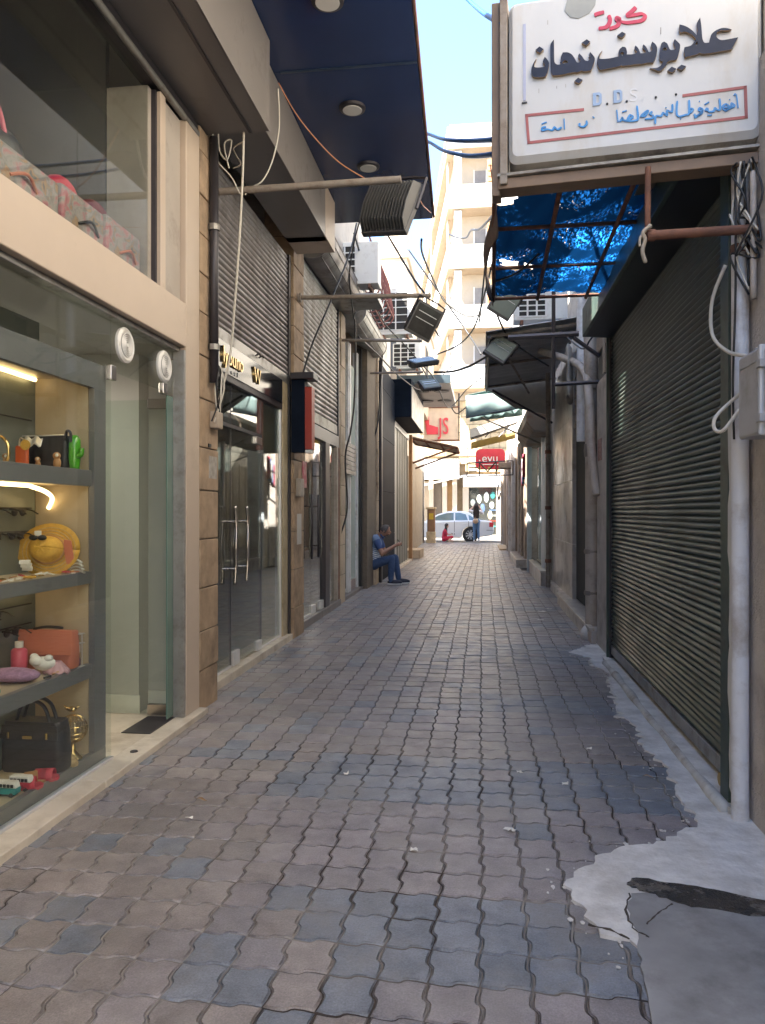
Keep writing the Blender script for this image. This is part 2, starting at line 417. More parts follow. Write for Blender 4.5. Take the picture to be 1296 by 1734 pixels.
# cement trowelled over the pavers along the green shutter
def ragged(pts, step=.035, amp=.018, r=None):
    r = r or random.Random(3); out = []
    n = len(pts)
    for i in range(n):
        a,b = Vector(pts[i]), Vector(pts[(i+1)%n]); d = (b-a).length; k = max(1,int(d/step)); nv = Vector((-(b-a).y,(b-a).x)).normalized() if d else Vector((0,0))
        for q in range(k):
            out.append(a.lerp(b,q/k) + nv*r.gauss(0,amp)*(1 if q else .5))
    return out
def slab(name, pts, z, mat, thick=.02, amp=.018):
    o = ragged([(p[0],p[1]) for p in pts], amp=amp)
    return MB().prism([(p.x,p.y,z-thick) for p in o], (0,0,thick)).build(name, mat)
cp = [(1.19,8.1),(1.05,7.95),(.86,7.55),(1.02,7.3),(1.0,6.9),(1.09,6.6),(.985,5.9),(.93,5.35),(.985,5.0),(.94,4.7),(.985,4.25),(.95,3.8),(.97,3.5),(.76,3.28),(.60,3.2),(.48,3.12),(.40,3.0),(.31,2.88),(.34,2.70),(.385,2.53),(.47,2.50),(.56,2.45),(.70,2.4),(1.25,2.2),(1.25,8.1)]
tag(slab('cement_patch', cp, .0105, cement), kind='structure')
sp = [(.50,2.70),(.535,2.80),(.62,2.83),(.85,2.83),(1.3,2.72),(1.3,1.2),(.42,1.2),(.455,2.10),(.475,2.36),(.50,2.55)]
tag(slab('cement_slab', sp, .0125, cement_s, amp=.006), kind='structure')
mud = M('wet_dirt', (.035,.029,.024), .22, var=.5, vs=10, bump=.9, bs=40, dirt=((.20,.17,.14),.22,11), pos=True)
mp_ = [(.53,2.865),(.575,2.925),(.67,2.90),(.78,2.885),(.90,2.85),(1.02,2.80),(1.16,2.76),(1.24,2.66),(1.12,2.64),(1.0,2.70),(.90,2.70),(.80,2.725),(.70,2.74),(.63,2.79),(.57,2.83)]
tag(slab('wet_dirt_hollow', [(p.x,p.y) for p in curve_pts([(a,b,0) for a,b in mp_+mp_[:1]],4)][:-1], .0140, mud, thick=.003, amp=.007), kind='structure')
crk = M('crack_soil', (.06,.048,.04), .9, var=.3, vs=20)
cr = MB()
for pth in ([(.53,2.80),(.49,2.66),(.50,2.56),(.54,2.52)],[(.54,2.60),(.60,2.68),(.66,2.745)],[(.47,2.505),(.42,2.545),(.36,2.57)]):
    pp = curve_pts([(a,b,.0125) for a,b in pth],5); pp = [p+Vector((rnd.gauss(0,.003),rnd.gauss(0,.003),0)) for p in pp]
    cr.tube(pp, [.0035*rnd.uniform(.3,1.3) for _ in pp], 5)
tag(cr.build('slab_crack', crk), kind='structure')

# splashes of cement round the ragged edge, too many to count
sm = MB(); r_ = random.Random(77)
for k in range(110):
    i = r_.randrange(len(cp)-2); a,b = Vector(cp[i]), Vector(cp[i+1]); q = a.lerp(b,r_.random())
    x,y = q.x-abs(r_.gauss(0,.06)), q.y+r_.gauss(0,.05); s = r_.uniform(.003,.012)*r_.random()**.5
    if x > 1.1: continue
    n6 = 7; sm.prism([(x+s*r_.uniform(.5,1.2)*math.cos(2*math.pi*j/n6), y+s*1.5*r_.uniform(.5,1.2)*math.sin(2*math.pi*j/n6), .0015) for j in range(n6)],(0,0,.0022))
tag(sm.build('cement_splash', cement), kind='stuff')
# the cross street at the far end, its kerb
box_k = MB().box(-12,12,34.25,34.5,-.05,.03); tag(box_k.build('street_kerb', M('kerb_stone',(.5,.46,.4),.8,var=.15,pos=True)), kind='structure')
sun_road = MB().add([(-60,34.5,-.03),(60,34.5,-.03),(60,40.2,-.03),(-60,40.2,-.03)],[(0,1,2,3)]).build('road', M('road_asphalt',(.20,.19,.18),.9,var=.15,vs=3,pos=True)); tag(sun_road, kind='structure')
sw = MB().box(-60,60,40.2,46,-.05,.10).build('pavement', M('pavement_slabs',(.45,.42,.37),.8,var=.15,vs=2,pos=True)); tag(sw, kind='structure')

# litter on the pavers
lit_w = M('litter_paper', (.75,.73,.68), .7, var=.1)
lit_b = M('litter_leaf', (.30,.18,.09), .8, var=.2)
LIT = ['larger torn white scrap in the middle of the near pavers','white crumb touching the larger torn scrap in mid alley','short white scrap left of the larger torn one','white scrap on the centre line well up the alley','flat white litter on the pavers by the bent pipe','widest white litter below the marble pier step','white litter close to the drainpipe foot','white litter furthest but one along the right edge','furthest white litter near the iron pole','white scrap on the grey pavers above the larger torn one','tiny white scrap on the grey pavers towards the green shutter','white scrap nearest the lit display window','white scrap beside the cement strip','biggest crumpled paper by the right hand steps','smallest white scrap left of centre on the grey pavers']
for i,(x,y,k) in enumerate([(.12,3.32,.04),(.13,3.30,.03),(-.27,3.06,.03),(-.16,5.9,.035),(.75,9.8,.08),(.83,10.6,.1),(.95,9.2,.06),(.78,11.4,.05),(.9,12.2,.06),(.2,4.05,.03),(.42,3.9,.025),(-1.3,3.25,.028),(.62,4.5,.03),(.95,10.9,.09),(-.7,3.9,.02)]):
    m_ = MB(); r_ = random.Random(40+i)
    m_.grid(lambda u,v: (x+(u-.5)*k+ r_.gauss(0,.003), y+(v-.5)*k*.6, .006+abs(r_.gauss(0,.006))), 3, 2)
    far = y > 9
    tag(m_.build('paper_scrap', lit_w, solid=.002), LIT[i], 'litter', 'scraps of litter in the near alley' if not far else 'litter along the right hand shops')
for i,(x,y) in enumerate([(.86,4.06),(-1.32,3.46)]):
    m_ = MB().grid(lambda u,v: (x+(u-.5)*.05, y+(v-.5)*.02*(1-abs(u-.5)*1.6), .012+.006*math.sin(u*5)), 6, 2)
    tag(m_.build('dry_leaf', lit_b, solid=.001), ['dry brown leaf on the cement strip beside the green shutter','dry brown leaf on pavers below the lit display window'][i], 'leaf')
# ------------------------------------------------------------------ building masses
def mass(name, label, b, mat, extra=None):
    t = thing(name, label, 'building', (b[0], b[2], 0))
    box('wall', b, mat, t)
    return t
mass('upper_storeys', 'unseen brown upper storeys, raised for shade, above the navy canopy of the lit corner shop', (-9,-1.95,4.5,9.6,4.85,15.0), wall_beige)  # unseen height raised to shade the opposite wall and its reflection
mass('upper_storeys', 'beige upper storeys behind the first left air conditioner', (-9,-1.95,9.61,12.0,4.85,11.0), wall_beige)
mass('upper_storeys', 'unseen beige storeys, height set for the light, over the near end of the grey sign box', (-9,-1.95,-3.0,2.3,4.85,9.2), wall_beige)  # unseen, lowered so sun on the opposite wall bounces in
mass('sun_gap_storey', 'unseen beige storey, kept low to let sun in, between the two tall blocks on the left', (-9,-1.95,2.3,4.5,4.85,7.4), wall_beige)  # unseen gap shaped to let the sun reach the tarpaulin
mass('rear_building', 'plain beige building closing the left side behind the shops', (-9,-5.2,-3.0,13.2,-.05,4.85), wall_beige)
mass('unseen_house', 'unseen plain beige house, kept low for skylight, on the left side behind the viewpoint', (-9,-1.95,-14,-3.0,-.05,5.0), wall_beige)  # this and the next two: unseen masses added for the light, kept low
mass('unseen_house', 'unseen plain beige house, kept low for skylight, on the right side behind the viewpoint', (1.28,9,-14,-1.0,-.05,4.5), wall_beige)
mass('unseen_end_house', 'unseen pale house, kept low for skylight, closing the alley behind the viewpoint', (-9,9,-24,-14,-.05,5), wall_beige)

# ------------------------------------------------------------------ left: the lit corner shop
S1 = thing('corner_shop', 'cream framed corner shop with lit display window and glass door at left', 'shop', (-1.9,3,0))
for k,(a,b_) in enumerate([(.4,1.6),(1.604,3.566),(3.57,5.0)]): box('marble_slab', (-2.0,-1.86,a,b_,-.04,.036), marble, S1, .004)
box('inner_slab', (-2.75,-2.002,3.80,5.0,-.04,.034), marble, S1)
for i in range(3):
    for j in range(6):
        box('floor_tile', (-2.752-.6*(i+1)+.0,-2.755-.6*i,.9+.7*j,.9+.7*j+.696,-.04,.034), tile_white, S1)
# interior room
box('interior_wall', (-4.6,-4.5,.4,4.95,-.04,2.42), white_wall, S1)
box('interior_wall', (-4.5,-2.02,4.95,5.04,-.04,2.42), white_wall, S1)
box('interior_wall', (-4.5,-2.02,.36,.4,-.04,2.42), white_wall, S1)
box('ceiling', (-4.6,-2.02,.36,5.04,2.44,2.52), white_wall, S1)
box('column', (-3.0,-2.27,4.80,4.948,.034,2.44), white_wall, S1)
box('skirting', (-2.268,-2.02,4.935,4.949,.034,.155), tile_white, S1, .003)
box('skirting', (-3.0,-2.258,4.787,4.799,.034,.155), tile_white, S1, .003)
# display window case
box('display_end_panel', (-2.36,-2.06,3.76,3.80,.10,2.09), end_panel, S1)
box('display_back_panel', (-2.39,-2.362,1.4,3.80,.10,2.40), back_board, S1)
box('display_top', (-2.36,-2.03,1.4,3.79,2.09,2.12), shelf_top, S1)
box('display_lintel', (-2.058,-2.026,.5,3.885,2.035,2.17), grey_frame, S1, .002)
box('display_post', (-2.058,-2.026,3.763,3.885,.11,2.034), grey_frame, S1, .002)
box('display_plinth', (-2.058,-2.026,.5,3.885,.034,.108), grey_frame, S1, .002)
box('display_floor', (-2.36,-2.06,1.4,3.758,.06,.10), shelf_top, S1)
for z0,z1 in ((1.52,1.598),(1.008,1.066),(.51,.578)):
    sh = box('shelf', (-2.36,-2.075,1.4,3.757,z0,z1), shelf_top, S1)
    box('shelf_edge', (-2.073,-2.04,1.4,3.759,z0-.004,z1+.002), grey_frame, sh, .002)
MB().tube(curve_pts([(-2.315,1.5,2.078),(-2.315,3.2,2.078),(-2.33,3.62,2.078),(-2.335,3.72,2.078)],8), .011, 6).build('led_strip', led, S1)
MB().tube(curve_pts([(-2.15,1.5,1.508),(-2.15,3.15,1.508),(-2.17,3.45,1.50),(-2.23,3.70,1.46),(-2.28,3.752,1.40)],8), .011, 6).build('led_strip', led, S1)
MB().tube(curve_pts([(-2.33,1.5,.998),(-2.33,3.7,.998)],4), .008, 6).build('led_strip', led, S1)
MB().tube(curve_pts([(-2.33,1.5,.50),(-2.33,3.7,.50)],4), .006, 6).build('led_strip', led, S1)
box('display_glass', (-2.006,-1.998,.5,3.888,.052,2.44), g_window, S1)
box('glass_rail', (-2.016,-1.985,.5,3.895,.036,.052), alu, S1, .003)
box('transom_glass', (-2.006,-1.998,3.892,4.724,2.15,2.44), g_window, S1)
box('top_rail', (-2.03,-1.96,.5,4.752,2.43,2.460), alu_d, S1, .003)
for (y,z) in ((4.03,2.318),(4.56,2.30)):
    vf = MB().lathe((-1.994,y,z), [(.098,-.004),(.100,.012),(.085,.022),(.072,.018)], 28, 'x').build('vent_fan', white_pl, S1, smooth=50)
    gr = MB()
    for rr in (.066,.055,.044,.033,.022):
        gr.tube([(-1.9725,y+rr*math.cos(a*math.pi/10),z+rr*math.sin(a*math.pi/10)) for a in range(21)], .0035, 5, False)
    gr.lathe((-1.973,y,z),[(.012,-.004),(.012,.004)],10,'x'); gr.build('fan_grille', white_pl, vf)
    MB().lathe((-1.9755,y,z),[(.070,-.003),(.070,.0008)],24,'x').build('fan_shadow_gap', dark_metal, vf)
box('glass_clamp', (-2.02,-1.986,3.87,3.93,2.10,2.18), steel, S1, .004)
box('glass_clamp', (-2.02,-1.986,4.55,4.61,2.13,2.20), steel, S1, .004)
# the glass door stands open into the shop
DR = box('glass_door', (-2.86,-2.012,4.745,4.753,.05,2.12), g_door, S1)
box('door_edge', (-2.0115,-2.007,4.744,4.756,.05,2.12), g_edge, DR)
box('patch_fitting', (-2.18,-2.005,4.732,4.768,2.06,2.125), steel, DR, .003)
box('patch_fitting', (-2.18,-2.005,4.732,4.768,.045,.115), steel, DR, .003)
box('side_glass', (-2.006,-1.998,4.63,4.724,.05,2.13), g_edge, S1)
box('floor_spring', (-2.17,-1.985,4.35,4.72,.0365,.0405), dark_metal, S1)
MB().lathe((-1.93,4.02,.036),[(.022,0),(.020,.006),(.008,.006)],16).build('floor_bolt', dark_metal, S1)
# cream frame
box('door_jamb', (-2.0,-1.923,4.728,4.752,.036,2.44), alu_d, S1, .002)
box('frame_post', (-1.996,-1.92,4.755,4.99,.036,3.96), cream, S1, .006)
box('frame_band', (-2.10,-1.92,.5,4.752,2.462,2.748), cream, S1, .006)
box('upper_side_panel', (-2.0,-1.96,4.40,4.752,2.752,3.95), cream_shade, S1, .003)
box('upper_mullion', (-2.0,-1.94,4.398,4.475,2.752,3.95), cream, S1, .003)
box('upper_frame', (-2.0,-1.962,4.377,4.396,2.752,3.95), dark_metal, S1)
box('upper_jamb', (-2.25,-1.99,4.325,4.375,2.752,3.95), cream_shade, S1)
for a,b_ in ((1.0,3.516),(3.522,4.323)): box('upper_pane', (-1.988,-1.982,a,b_,2.752,3.95), g_window, S1)
box('upper_header', (-2.04,-1.93,.5,4.99,3.965,4.05), dark_metal, S1, .004)
MB().tube([(-1.93,.5,3.97),(-1.93,4.97,3.97)], .022, 8).build('roller_tube', alu_d, S1, smooth=True)
box('upper_back_wall', (-3.1,-3.0,.5,4.375,2.75,4.6), M('upper_grey_panel',(.12,.11,.095),.5,var=.08), S1)
box('upper_side_wall', (-3.0,-2.26,4.33,4.375,2.75,4.6), MATS['upper_grey_panel'], S1)
box('upper_partition', (-2.98,-2.35,3.35,3.38,2.72,4.2), MATS['upper_grey_panel'], S1)
box('upper_floor', (-3.1,-2.12,.5,4.375,2.55,2.748), dark_in, S1)
# ceiling lamp of the interior (its reflection shows in the door glass)
la = thing('ceiling_lamp', 'lit recessed ceiling lamp inside the lit corner shop', 'lamp', (-3.1,4.1,2.43))
MB().lathe((-3.1,4.1,2.42),[(.09,0),(.10,.018)],20).build('lamp_ring', white_pl, la)
MB().lathe((-3.1,4.1,2.416),[(.075,0),(.075,.004)],20).build('lamp_disc', lamp_em, la)
ld = bpy.data.lights.new('ceiling_lamp_light','AREA'); ld.energy = 2.0; ld.size = .3; ld.color = (1,.93,.8)
lo = bpy.data.objects.new('ceiling_lamp_light', ld); col.objects.link(lo); lo.location = (-3.1,4.1,2.40)
lo.parent = la; lo.location = (0,0,-.03)

# ------------------------------------------------------------------ canopy over the two first shops
CN = thing('shop_canopy', 'dark canopy with glossy navy underside and three recessed downlights', 'canopy', (-1.5,5,4.05))
box('sign_box', (-1.95,-1.48,.3,5.16,4.055,4.69), grey_box_d, CN, .004)
box('sign_box', (-1.97,-1.56,5.17,7.6,4.155,4.69), grey_box_d, CN, .004)
MB().box(-1.477,-1.472,.3,5.16,4.05,4.69).build('sign_face', grey_box, CN)
MB().box(-1.556,-1.551,5.17,7.45,4.15,4.69).build('sign_face', grey_box, CN)
box('sign_end', (-1.97,-1.551,7.46,7.95,4.155,4.69), cream, CN, .004)
for x in (-1.62,): MB().box(x,x+.02,.3,5.15,4.045,4.052).build('trim_groove', dark_metal, CN)
for a,b_ in ((.3,2.6),(2.606,5.552),(5.558,8.55)):
    xo = lambda y: -.45-.026*(y-4.9)
    p = MB().prism([(-1.95,a,4.70),(xo(a),a,4.70),(xo(b_),b_,4.70),(-1.95,b_,4.70)], (0,0,.03)).build('soffit_panel', navy, CN)
MB().prism([(-1.96,.3,4.735),(xo(.3)+.01,.3,4.735),(xo(8.55)+.01,8.56,4.735),(-1.96,8.56,4.735)], (0,0,.14)).build('canopy_top', grey_box_d, CN)
MB().tube([(xo(.3)+.015,.3,4.72),(xo(8.55)+.015,8.56,4.72)], .012, 6).build('edge_trim', rust, CN)
MB().box(-1.5,-.47,5.545,5.565,4.690,4.699).build('panel_seam', M('seam_strip',(.03,.05,.09),.3), CN)
lens = M('lamp_lens', (.62,.60,.57), .5, var=.03)
for (x,y) in ((-.985,4.80),(-1.046,6.11),(-1.071,7.16)):
    d = MB().lathe((x,y,4.672),[(.085,.0),(.105,.006),(.108,.027)],28).build('downlight', dark_metal, CN, smooth=40)
    MB().lathe((x,y,4.668),[(.078,0),(.08,.006)],28).build('lamp_lens', lens, d)

# ------------------------------------------------------------------ stone pilasters
def pilaster(label, x0, x1, y0, y1, z0, z1, hs, m=stone, seed=1, proud=.0):
    r = random.Random(seed); t = thing('stone_pilaster', label, 'pilaster', ((x0+x1)/2,(y0+y1)/2,0))
    box('mortar_core', (x0+.01,x1-.012,y0+.012,y1-.012,z0-.1,z1), mortar, t)
    z = z0
    while z < z1-.05:
        h = min(r.choice(hs), z1-z)
        e = r.uniform(-.004,.004)
        box('stone_block', (x0,x1+e,y0+r.uniform(0,.004),y1-r.uniform(0,.004),z+.004,z+h-.004), m, t, .006)
        z += h
    return t
pilaster('brown stone pilaster between the cream post and the first half lowered shutter', -2.25,-1.92,4.995,5.36,-.02,4.05,(.30,.34,.27),seed=2)
pilaster('brown stone pilaster behind the black and red box sign', -2.35,-2.02,8.03,8.50,-.03,4.7,(.36,.42,.31),seed=3)
pilaster('narrow tan stone pilaster beyond the second half lowered shutter', -2.4,-2.08,11.12,11.5,-.02,4.4,(.45,.5,.4),stone_l,seed=4)
gp_ = thing('guide_pipe','dark vertical pipe clipped to the first brown stone pilaster','pipe',(-1.9,5.3,2))
MB().tube([(-1.882,5.17,2.30),(-1.882,5.17,4.04)], .032, 10).build('pipe', dark_metal, gp_, smooth=True)
MB().lathe((-1.882,5.17,3.40),[(.042,-.02),(.042,.02)],10).build('clip', alu_d, gp_)
MB().lathe((-1.882,5.17,2.55),[(.042,-.02),(.042,.02)],10).build('clip', alu_d, gp_)
jb = thing('cable_junction','tangle of pale cables and a socket box on the first brown stone pilaster','cable box',(-1.9,5.2,2))
box('socket_box', (-1.92,-1.86,5.18,5.30,1.98,2.10), M('old_plastic',(.42,.34,.26),.5,var=.2), jb, .008)
for k in range(5):
    r_ = random.Random(k); pts = [(-1.88,5.12+.05*k,2.02),(-1.84-.02*r_.random(),5.1+.2*r_.random(),2.2+.1*r_.random()),(-1.86,5.2+.1*r_.random(),2.42),(-1.89,5.22,2.2+.2*r_.random()),(-1.87,5.2,2.05)]
    MB().tube(curve_pts(pts,6), .006, 5).build('loose_cable', cable_w if k%2 else cable_k, jb, smooth=True)
pb = box('paper_sticker', (-1.918,-1.915,5.16,5.32,1.62,1.78), M('old_paper',(.36,.33,.29),.8,var=.3,vs=20)); tag(pb, 'faded torn paper notice on the first brown stone pilaster', 'notice')
tag(box('dark_plate', (-1.918,-1.912,5.15,5.2,1.84,1.865), black_pl), 'tiny black plate fixed on the first brown stone pilaster', 'plate')

# ------------------------------------------------------------------ roller shutters
def slat_mesh(name, L, p, mat, sgn, n=5, depth=.012):
    """one shutter slat, length along +y, bulging towards sgn*x"""
    v = []; prof = [(-.004*sgn, 0)] + [(sgn*depth*math.sin(math.pi*i/n)*1.0, p*.10+p*.80*i/n) for i in range(n+1)] + [(-.004*sgn, p)]
    for (a,b) in prof: v += [(a,0,b),(a,L,b)]
    f = [(2*i,2*i+1,2*i+3,2*i+2) if sgn<0 else (2*i,2*i+2,2*i+3,2*i+1) for i in range(len(prof)-1)]
    me = bpy.data.meshes.new(name); me.from_pydata(v,[],f); me.materials.append(mat); me.polygons.foreach_set('use_smooth',[True]*len(f)); me.update()
    me.set_sharp_from_angle(angle=R(50)); return me
def shutter(label, x, y0, y1, z0, z1, p, mat, sgn, rail, bar=.1, group=None, seed=1):
    t = thing('roller_shutter', label, 'shutter', (x,(y0+y1)/2,z0), group); r = random.Random(seed)
    me = slat_mesh('slat', y1-y0, p, mat, sgn); z = z0+bar
    base = wloc(t)
    while z < z1-p*.5:
        o = bpy.data.objects.new('slat', me); col.objects.link(o); o.parent = t
        o.location = Vector((x+r.uniform(-.0015,.0015),y0,z)) - base; o.rotation_euler = (r.gauss(0,.0006),r.gauss(0,.025),0); z += p
    box('bottom_bar', (x-.014,x+.014,y0,y1,z0,z0+bar-.004), rail, t, .004)
    for a,b_ in ((y0-.07,y0-.002),(y1+.002,y1+.07)): box('guide_rail', (x-.03,x+.03,a,b_,min(.02,z0),z1), dark_metal, t, .004)
    return t
SH2 = shutter('grey metal roller shutter half lowered over the gold lettered shop sign', -2.08, 5.46, 7.95, 2.76, 4.16, .052, shutter_g, 1, alu_d, seed=3)
for y in (6.75,6.85): MB().tube(curve_pts([(-2.06,y,2.82),(-2.03,y+.02,2.84),(-2.03,y+.05,2.83)],4), .008, 5).build('pull_handle', dark_metal, SH2)

# ------------------------------------------------------------------ left: gold lettered shop
S2 = thing('glass_front_shop', 'dark glass fronted shop with gold letter sign and bar handle doors', 'shop', (-2.1,6.8,0))
for a,b_ in ((5.40,6.25),(6.254,7.25),(7.254,7.98)): box('threshold_tile', (-2.28,-2.02,a,b_,-.06,.066), marble, S2, .005)
box('threshold_core', (-2.27,-2.035,5.42,7.96,-.2,.055), mortar, S2)
for (y0,y1,nm) in ((5.56,6.165,'side_pane'),(6.17,7.04,'glass_door'),(7.05,7.72,'side_pane')):
    gd = box(nm, (-2.108,-2.098,y0,y1,.085,2.46), g_shop, S2)
    if nm=='glass_door':
        box('patch_fitting', (-2.125,-2.08,6.19,6.36,.07,.19), alu, gd, .004)
        box('patch_fitting', (-2.125,-2.08,6.90,7.03,.07,.16), alu, gd, .004)
        box('patch_fitting', (-2.125,-2.08,6.85,7.03,2.02,2.09), steel, gd, .004)
for s,x in ((1,-2.05),(-1,-2.16)):
    pass
def bar_handle(parent, y, zc, L, mat, bow=.02):
    h = MB().tube(curve_pts([(-2.045,y,zc-L/2),(-2.04,y+bow*.6,zc-L/4),(-2.035,y,zc),(-2.04,y+bow,zc+L/4),(-2.045,y,zc+L/2)],6), .014, 10).build('door_handle', mat, parent, smooth=True)
    for q in (-.3,.3): MB().tube([(-2.10,y,zc+q*L),(-2.042,y,zc+q*L)], .010, 8).build('handle_stud', mat, h)
bar_handle(S2, 6.12, 1.10, .66, steel); bar_handle(S2, 6.44, 1.10, .66, steel)
for y in (5.55,6.1675,7.045): MB().box(-2.11,-2.096,y-.003,y+.003,.085,2.46).build('pane_joint', dark_metal, S2)
box('sill_rail', (-2.12,-2.09,5.50,6.16,.067,.085), alu, S2, .003); box('sill_rail', (-2.12,-2.09,7.05,7.75,.067,.085), alu, S2, .003)
box('metal_transom', (-2.118,-2.088,5.56,7.05,2.09,2.12), dark_metal, S2)
box('corner_post', (-2.15,-2.085,7.725,7.76,.07,2.50), alu, S2, .003)
box('tiled_return', (-2.3,-2.07,7.765,7.955,-.02,2.76), M('yellowed_tile',(.46,.38,.25),.4,var=.1,dirt=((.25,.19,.11),.4,4)), S2, .004)
box('sign_frame', (-2.16,-2.075,5.50,7.76,2.46,2.775), dark_metal, S2, .004)
sg = box('sign_panel', (-2.073,-2.066,5.54,7.72,2.515,2.765), M('mirror_black_panel',(.02,.02,.022),.12,var=.05,spec=.5), S2)
def text_mesh(name, body, size, mat, parent, loc, rot, ext=.008, font=None, shear=0):
    cu = bpy.data.curves.new(name,'FONT'); cu.body = body; cu.size = size; cu.extrude = ext; cu.shear = shear; cu.resolution_u = 3
    tmp = bpy.data.objects.new('tmp', cu); col.objects.link(tmp)
    dg = bpy.context.evaluated_depsgraph_get(); me = bpy.data.meshes.new_from_object(tmp.evaluated_get(dg))
    bpy.data.objects.remove(tmp); me.name = name; me.materials.clear(); me.materials.append(mat)
    o = bpy.data.objects.new(name, me); col.objects.link(o); o.parent = parent
    o.location = Vector(loc)-(wloc(parent) if parent else Vector((0,0,0))); o.rotation_euler = rot; return o
RL = (R(90),0,R(90))                 # lettering on a face that looks towards +x
text_mesh('lettering', 'lyouno', .19, gold, S2, (-2.060,5.84,2.59), RL, .012)
text_mesh('lettering', 'W', .20, gold, S2, (-2.060,6.68,2.57), RL, .012)
for k,ch in enumerate('cuf'): text_mesh('small_letter', ch, .06, alu, S2, (-2.062,6.08+.08*k,2.53), RL, .004)
# dim interior
def room(parent, x0, x1, y0, y1, z1, wall, z0=.0, floor=None):
    box('interior_wall', (x0-.08,x0,y0,y1,z0-.02,z1), wall, parent); box('interior_wall', (x0,x1,y0-.06,y0,z0-.02,z1), wall, parent)
    box('interior_wall', (x0,x1,y1,y1+.06,z0-.02,z1), wall, parent); box('ceiling', (x0,x1,y0,y1,z1,z1+.06), wall, parent)
    box('interior_floor', (x0,x1,y0,y1,-.08,z0+.04), floor or wall, parent)
room(S2, -4.4,-2.3,5.45,7.9,2.75, brown_in, floor=M('grey_interior_floor',(.12,.12,.12),.3,var=.1))
for z in (.7,1.2,1.7): box('wall_shelf', (-4.38,-4.0,5.6,7.7,z,z+.03), M('shelf_wood',(.25,.16,.09),.5,var=.15) if 'shelf_wood' not in MATS else MATS['shelf_wood'], S2)
for i in range(22):
    y = 5.65+rnd.random()*1.9; z = rnd.choice([.73,1.23,1.73]); h = rnd.uniform(.1,.32)
    box('shelf_goods', (-4.36,-4.1,y,y+rnd.uniform(.06,.2),z,z+h), rnd.choice([red_p,white_pl,shelf_top,stone,black_pl,cream]), S2, .01)
box('counter', (-3.6,-3.1,6.6,7.85,.04,1.0), MATS['shelf_wood'], S2, .01)

# black light box with a red side, on the pilaster
bx = thing('box_sign','black box sign with red side panel on the second stone pilaster','sign',(-1.98,8.3,1.95))
box('sign_body', (-2.018,-1.872,7.90,8.06,2.02,2.80), black_gloss, bx, .006)
box('red_panel', (-1.870,-1.795,7.91,8.06,2.05,2.72), red_p, bx, .004)
box('white_edge', (-1.868,-1.80,7.92,8.05,2.015,2.047), white_pl, bx)
box('rain_hood', (-2.018,-1.765,7.86,8.10,2.80,2.87), dark_metal, bx, .006)
tag(MB().box(-2.018,-2.012,8.40,8.60,1.66,1.96).build('small_poster', M('poster_paper',(.5,.42,.35),.6,var=.4,vs=9,dirt=((.45,.05,.10),.6,8))), 'small colourful poster hanging under the black and red box sign','poster')
tag(box('switch_box', (-2.02,-1.965,8.1,8.28,1.55,1.75), M('old_switch_plastic',(.33,.29,.24),.5,var=.2), bevel=.008),'small grey switch box on the second stone pilaster','switch box')
tag(box('stuck_note', (-2.017,-2.013,8.15,8.35,1.02,1.36), M('pale_note',(.48,.46,.42),.8,var=.1)),'long pale paper note stuck on the second stone pilaster','notice')

# ------------------------------------------------------------------ left: third shop
shutter('pale grey roller shutter half lowered beyond the black and red box sign', -2.12, 8.62, 11.0, 2.52, 4.5, .066, shutter_g2, 1, alu_d, bar=.14, seed=5)
S3 = thing('shutter_shop','narrow glass fronted shop below the second half lowered shutter','shop',(-2.12,9.8,0))
for a,b_ in ((8.56,9.7),(9.705,11.05)): box('threshold_slab', (-2.32,-2.06,a,b_,-.06,.09), M('dark_marble',(.16,.14,.13),.4,var=.2,vs=6) if 'dark_marble' not in MATS else MATS['dark_marble'], S3, .006)
box('lintel', (-2.2,-2.09,8.6,11.05,2.33,2.5), grey_frame, S3, .004)
for (y0,y1) in ((8.66,9.30),(9.31,10.0),(10.32,10.8)): box('glass_door' if y0<9.5 else 'side_pane', (-2.132,-2.122,y0,y1,.11,2.32), g_shop, S3)
bar_h = MB()
for y in (9.12,9.5):
    h = MB().tube([(-2.07,y,.8),(-2.07,y,1.6)], .014, 8).build('door_handle', dark_metal, S3, smooth=True)
    for z in (.95,1.45): MB().tube([(-2.125,y,z),(-2.07,y,z)], .009, 6).build('handle_stud', steel, h)
for (a,b_,m_) in ((10.02,10.30,dark_metal),(10.82,10.92,pvc_b),(10.93,11.05,rust)): box('frame_post', (-2.16,-2.08,a,b_,.09,2.33), m_, S3, .004)
box('patch_fitting', (-2.15,-2.10,9.32,9.5,.09,.2), alu, S3, .004); box('patch_fitting', (-2.15,-2.10,9.8,9.99,.09,.2), alu, S3, .004)
box('sill_rail', (-2.15,-2.11,8.62,9.3,.09,.112), alu, S3, .003)
room(S3, -4.2,-2.32,8.62,11.05,2.6, brown_in)
def barrel(label, x, y0, y1, z, r, mat):
    t = thing('shutter_housing', label, 'shutter housing', (x,(y0+y1)/2,z))
    n = 18; pr = [(x+r*math.cos(a), z+r*math.sin(a)) for a in [math.pi*.62-math.pi*1.25*i/n for i in range(n+1)]] + [(x-.22,z-r*.55),(x-.22,z+r*.9)]
    MB().prism([(a,y0,b) for a,b in pr], (0,y1-y0,0)).build('barrel', mat, t, smooth=35)
    for i in range(7):
        a = math.pi*.5-math.pi*1.0*i/7
        MB().tube([(x+(r+.002)*math.cos(a),y0+.02,z+(r+.002)*math.sin(a)),(x+(r+.002)*math.cos(a),y1-.02,z+(r+.002)*math.sin(a))], .008, 5).build('rib', mat, t)
    for y in (y0-.02,y1+.001):
        MB().prism([(a+.012*(1 if a>x else 0),y,b) for a,b in pr], (0,.02,0)).build('end_plate', alu_d, t)
    return t
barrel('ribbed grey shutter barrel over the second half lowered shutter', -1.98, 8.75, 11.3, 4.62, .24, shutter_g)
